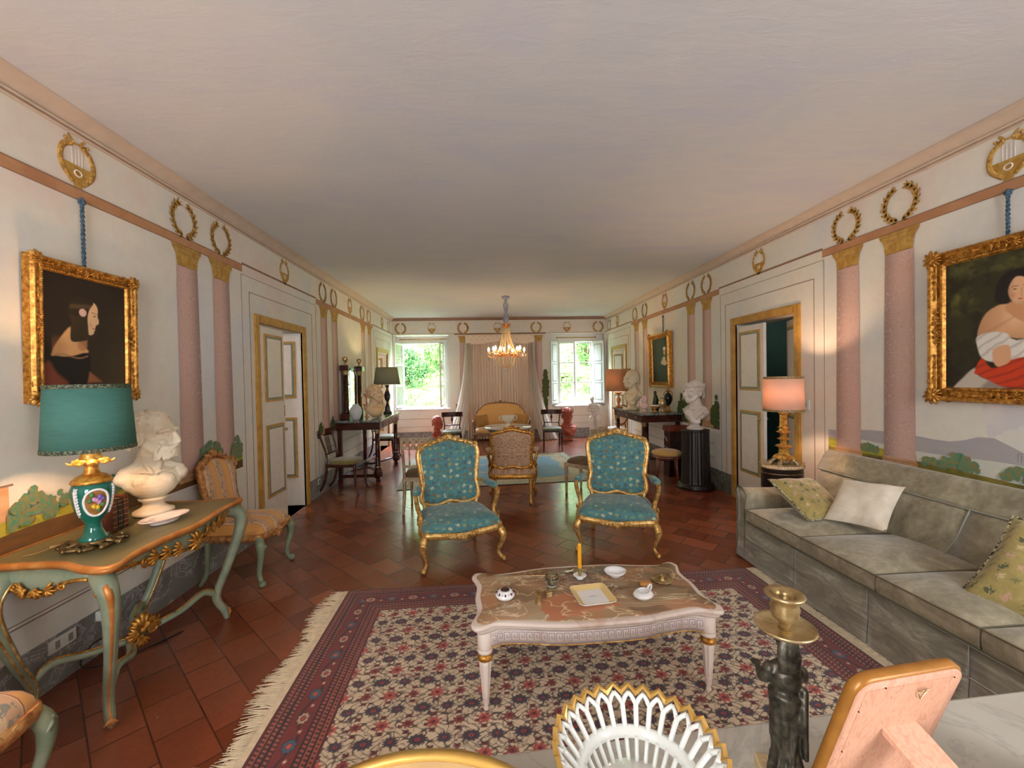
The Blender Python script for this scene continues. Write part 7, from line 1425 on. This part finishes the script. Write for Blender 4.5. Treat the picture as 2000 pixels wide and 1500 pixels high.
# openwork basket
T_ = thing('openwork_basket', 'white openwork porcelain basket with gilt zigzag rim in the foreground', 'basket', (.210, .582, ZM)); N = 30; PW = plain('glossy_porcelain', (236, 236, 228), .1, 0, .02, Coat_Weight=.6); SY = .98
def BR(z): return float(np.interp(z, [0, .01, .035, .052, .068, .088, .112], [.048, .054, .061, .073, .083, .099, .121]))
def BP(a, z, o=0): return ((BR(z)+o)*cos(a), SY*(BR(z)+o)*sin(a), z)
mb = MB(); mb.lathe([(0, .0), (.054, 0), (.056, .006), (.050, .02), (.062, .034), (.067, .037), (.064, .040), (0, .036)], 64, sy=SY); obj('base', mb, PW, T_)
mb = MB(); mb.loft([[BP(2*pi*k/96, z, o) for k in range(96)] for z, o in ((.062, .004), (.073, .004), (.075, 0), (.073, -.004), (.062, -.004), (.060, 0))], 0, cap=False, loop=True); obj('waist_ring', mb, PW, T_)
for k in range(N):
    a = 2*pi*k/N; P1 = [BP(a, z, -.0015) for z in np.linspace(.037, .064, 5)]; P2 = [BP(a, z) for z in np.linspace(.072, .100, 6)]
    mb = MB(); mb.tube(P1, .0036, 8); mb.tube(P2, [.0042, .0044], 8)
    for s in (-1, 1): mb.tube([BP(a, .096), BP(a+s*pi/N*.55, .103), BP(a+s*pi/N, .1075)], [.0042, .0038, .0038], 6)
    obj('rib', mb, PW, T_)
zg = [(2*pi*k/N+(pi/N if j else 0), .118 if j else .108) for k in range(N) for j in (0, 1)]
mb = MB(); mb.loft([[BP(a, z+dz, o) for dz, o in ((-.003, -.0026), (-.003, .0026), (.0025, .003), (.0025, -.003))] for a, z in [(a, z-.0) for a, z in zg]], 0, cap=False, loop=True, smooth=False); obj('gilt_rim', mb, plain('matt_gold_rim', (196, 152, 76), .3, .35, .12, 40), T_)
# bronze caryatid candlestick
T_ = thing('bronze_candlestick', 'bronze robed woman candlestick with brass drip pan seen from behind in the foreground', 'candlestick', (.455, .612, ZM), rad(165), scale=.92)
mb = MB(); mb.box(-.038, .038, -.036, .036, 0, .028); obj('stone_base', mb, two('honey_onyx', (206, 182, 140), (190, 160, 116), 30), T_, bevel=.003)
mb = MB(); fold = lambda a, z: 1+.13*sin(8*a+2*sin(z*40))*min(1, max(0, (.155-z)/.05))+.05*sin(17*a+z*30)*min(1, max(0, (.155-z)/.05))
mb.lathe([(0, .026), (.026, .028), (.026, .035), (.022, .06), (.0215, .09), (.023, .12), (.024, .145), (.026, .160), (.027, .168), (.019, .174), (.020, .18), (.025, .193), (.0255, .204), (.018, .216), (.009, .226), (.0085, .234)], 60, mod=fold, sy=.86)
limb(mb, [(-.018, 0, .208), (.0, .0, .214), (.018, 0, .208)], [.010, .012, .010]); mb.ell((0, -.006, .254), (.0125, .014, .018), 14, 10); mb.ell((0, .008, .248), (.015, .012, .024), 12, 8)
for k in range(7): a = pi*(k+.5)/7; limb(mb, [(.012*cos(a), .010+.006*sin(a), .262), (.015*cos(a), .014+.006*sin(a), .24), (.014*cos(a), .016+.004*sin(a), .214)], [.0035, .004, .003], 6)
mb.ell((0, -.0205, .253), (.003, .004, .004), 6, 5)
limb(mb, [(.024, .0, .206), (.031, -.004, .190), (.030, -.020, .178), (.028, -.040, .180)], [.011, .010, .008, .005]); limb(mb, [(-.024, .0, .204), (-.028, -.010, .190), (-.012, -.026, .184)], [.011, .010, .006])
for k in range(5): limb(mb, [(.028, -.040, .180), (.028+.003*(k-2), -.049, .181+.0015*(k % 2)), (.028+.0045*(k-2), -.056-.002*(2-abs(k-2)), .183)], [.0028, .0022, .0016], 6)
for s in (-1, 1): mb.ell((s*.010, -.022, .030), (.007, .013, .005), 8, 6)
limb(mb, [(-.024, .012, .18), (-.02, .02, .13), (-.024, .016, .07)], [.006, .006, .004])
obj('figure', mb, BRONZE, T_, remesh=.0022, smooth_it=1)
mb = MB(); mb.lathe([(0, .268), (.020, .270), (.042, .275), (.0465, .280), (.0455, .2825), (.041, .280), (.018, .276), (0, .276)], 40); obj('drip_pan', mb, BRASS, T_)
mb = MB(); mb.lathe([(.0, .275), (.010, .276), (.0085, .283), (.0105, .288), (.019, .295), (.0215, .301), (.0205, .306), (.0225, .311), (.0205, .318), (.0225, .326), (.029, .331), (.0305, .334), (.0285, .336), (.018, .333), (.0145, .325), (.013, .31), (0, .308)], 36); obj('candle_cup', mb, BRASS, T_)
# photo frame from behind
t = NT('pinkish_pine'); v = t.co((1, 1, .18), (0, rad(12), 0)); n = t.noise(v, 90, 4, .6, 1.2); t.set(t.ramp(n, [(.35, (206, 146, 116)), (.55, (218, 164, 134)), (.7, (196, 136, 106))]), .6); PINE = t.m
T_ = thing('picture_frame', 'standing picture frame seen from its pale wooden back with gilt edge', 'picture frame', (.562, .600, ZM)); 
# local frame plane: u to the right, w up along the leaning board
u_ax = Vector((.994, .11, 0)).normalized(); w_ax = Vector((0, -.077, .241)); w_ax = (w_ax-u_ax*w_ax.dot(u_ax)).normalized(); n_ax = u_ax.cross(w_ax).normalized()
FM = Matrix((( u_ax.x, w_ax.x, n_ax.x, 0), (u_ax.y, w_ax.y, n_ax.y, 0), (u_ax.z, w_ax.z, n_ax.z, 0), (0, 0, 0, 1)))
FW, FH, FRR = .181, .253, .026
def rr(hw, h0, h1, r, z, n=6): return [(x*1.0, y, z) for x, y in [(sx*(hw-r)+r*cos(a0+k*pi/2/n), (h1-r if sy > 0 else h0+r)+r*sin(a0+k*pi/2/n)) for sx, sy, a0 in ((1, 1, 0), (-1, 1, pi/2), (-1, -1, pi), (1, -1, 3*pi/2)) for k in range(n+1)]]
mb = MB(); mb.loft([rr(FW/2+e, 0-e+.004, FH+e, FRR, z) for e, z in ((-.004, -.014), (.0, -.010), (.0, .0), (-.003, .0025))], 0, M=FM); obj('gilt_edge', mb, plain('amber_gilt_wood', (170, 112, 42), .35, .2, .15, 30), T_)
mb = MB(); mb.loft([rr(FW/2-.004, .008, FH-.004, FRR-.003, z) for z in (.001, .0045)], 0, M=FM); bk = obj('back_board', mb, PINE, T_)
mb = MB(); mb.box(-FW/2+.016, FW/2-.016, .02, FH-.016, .0045, .0052, M=FM); obj('inner_panel', mb, PINE, bk)
mb = MB(); mb.tube([FM @ Vector(p) for p in ((-.008+.02, FH-.03, .007), (.0+.02, FH-.022, .012), (.008+.02, FH-.03, .007))], .0011, 5); mb.tube([FM @ Vector(p) for p in ((.012, FH-.03, .007), (.02, FH-.045, .008), (.028, FH-.03, .007))], .0009, 5); obj('hanging_ring', mb, BRASS, bk)
mb = MB(); [mb.ell((FM @ Vector((x, y, .0054)))[:], .0012, 6, 4) for x, y in ((-.075, .03), (-.075, .12), (-.075, .20), (-.045, .238), (.07, .236), (.075, .1))]; obj('nails', mb, BLACK, bk)
top = FM @ Vector((.01, FH*.60, .006)); foot = Vector((top.x+.075, top.y-.15, .004)); side = u_ax*.030; thk = Vector((0, 0, .010))
mb = MB(); ring = lambda c: [(c-side)[:], (c+side)[:], (c+side+thk)[:], (c-side+thk)[:]]; mb.loft([ring(top-thk*.6), ring(foot)], 0, smooth=False); obj('strut', mb, PINE, T_, bevel=.001)
# gilt oval frame / tray rim at the bottom edge, small white rim, dark frame corner
T_ = thing('gilt_oval_frame', 'top of a gilt oval frame at the bottom edge of the photo', 'picture frame', (-.09, .46, ZM)); GO = plain('soft_gold', (216, 168, 84), .35, .3, .1, 20)
EM = Matrix.Rotation(rad(18), 4, 'X'); oval = lambda k, z: [(k*.17*cos(a), .100+k*.096*sin(a), z) for a in np.linspace(0, 2*pi, 49)[:-1]]; EM = Matrix.Rotation(rad(72), 4, 'X')
mb = MB(); mb.loft([[(x, y, z) for x, y, z in oval(k, z)] for k, z in ((1, -.006), (1.0, .006), (.97, .010), (.90, .004), (.90, -.006))], 0, M=EM, cap=False, loop=True); obj('rim', mb, GO, T_)
mb = MB(); mb.loft([[(x, y, z) for x, y, z in oval(k, z)] for k, z in ((.9, -.004), (.9, .0), (.01, .0))], 0, M=EM); obj('back_board', mb, plain('tan_backing', (200, 164, 112), .7), T_)
T_ = thing('painted_chair', 'white top edge of a chair back at the bottom edge, left of the red rug', 'chair', (-.66, .92, 0), rad(8)); 
mb = MB(); mb.tube(spl([(-.14, 0, .62), (-.10, 0, .72), (0, 0, .765), (.10, 0, .72), (.14, 0, .62)], 5), .012, 8); obj('top_rail', mb, WHITEP, T_)
for s in (-1, 1): mb = MB(); mb.tube([(s*.14, 0, .63), (s*.14, .0, .3), (s*.15, 0, 0)], [.014, .016, .014], 8); obj('leg', mb, WHITEP, T_)
for s in (-1, 1): mb = MB(); mb.tube([(s*.14, -.30, .40), (s*.14, -.30, 0)], [.016, .012], 8); obj('leg', mb, WHITEP, T_)
mb = MB(); mb.box(-.16, .16, -.32, .02, .38, .43); obj('seat', mb, SAGESEAT, T_, bevel=.012)
T_ = thing('picture_frame', 'dark framed picture corner standing at the bottom right of the marble top', 'picture frame', (.715, .54, ZM)); DM = Matrix.Rotation(rad(5), 4, 'Z') @ Matrix.Rotation(rad(30), 4, 'X')
mb = MB()
for q in ((0, .018, 0, .22), (.19, .208, 0, .22), (.018, .19, 0, .018), (.018, .19, .202, .22)): mb.box(q[0], q[1], -.008, .006, q[2], q[3], M=DM)
obj('frame', mb, BLACKW, T_, bevel=.002); mb = MB(); mb.box(.018, .19, -.004, .002, .018, .202, M=DM); obj('picture', mb, plain('blue_grey_print', (70, 76, 92), .3), T_)
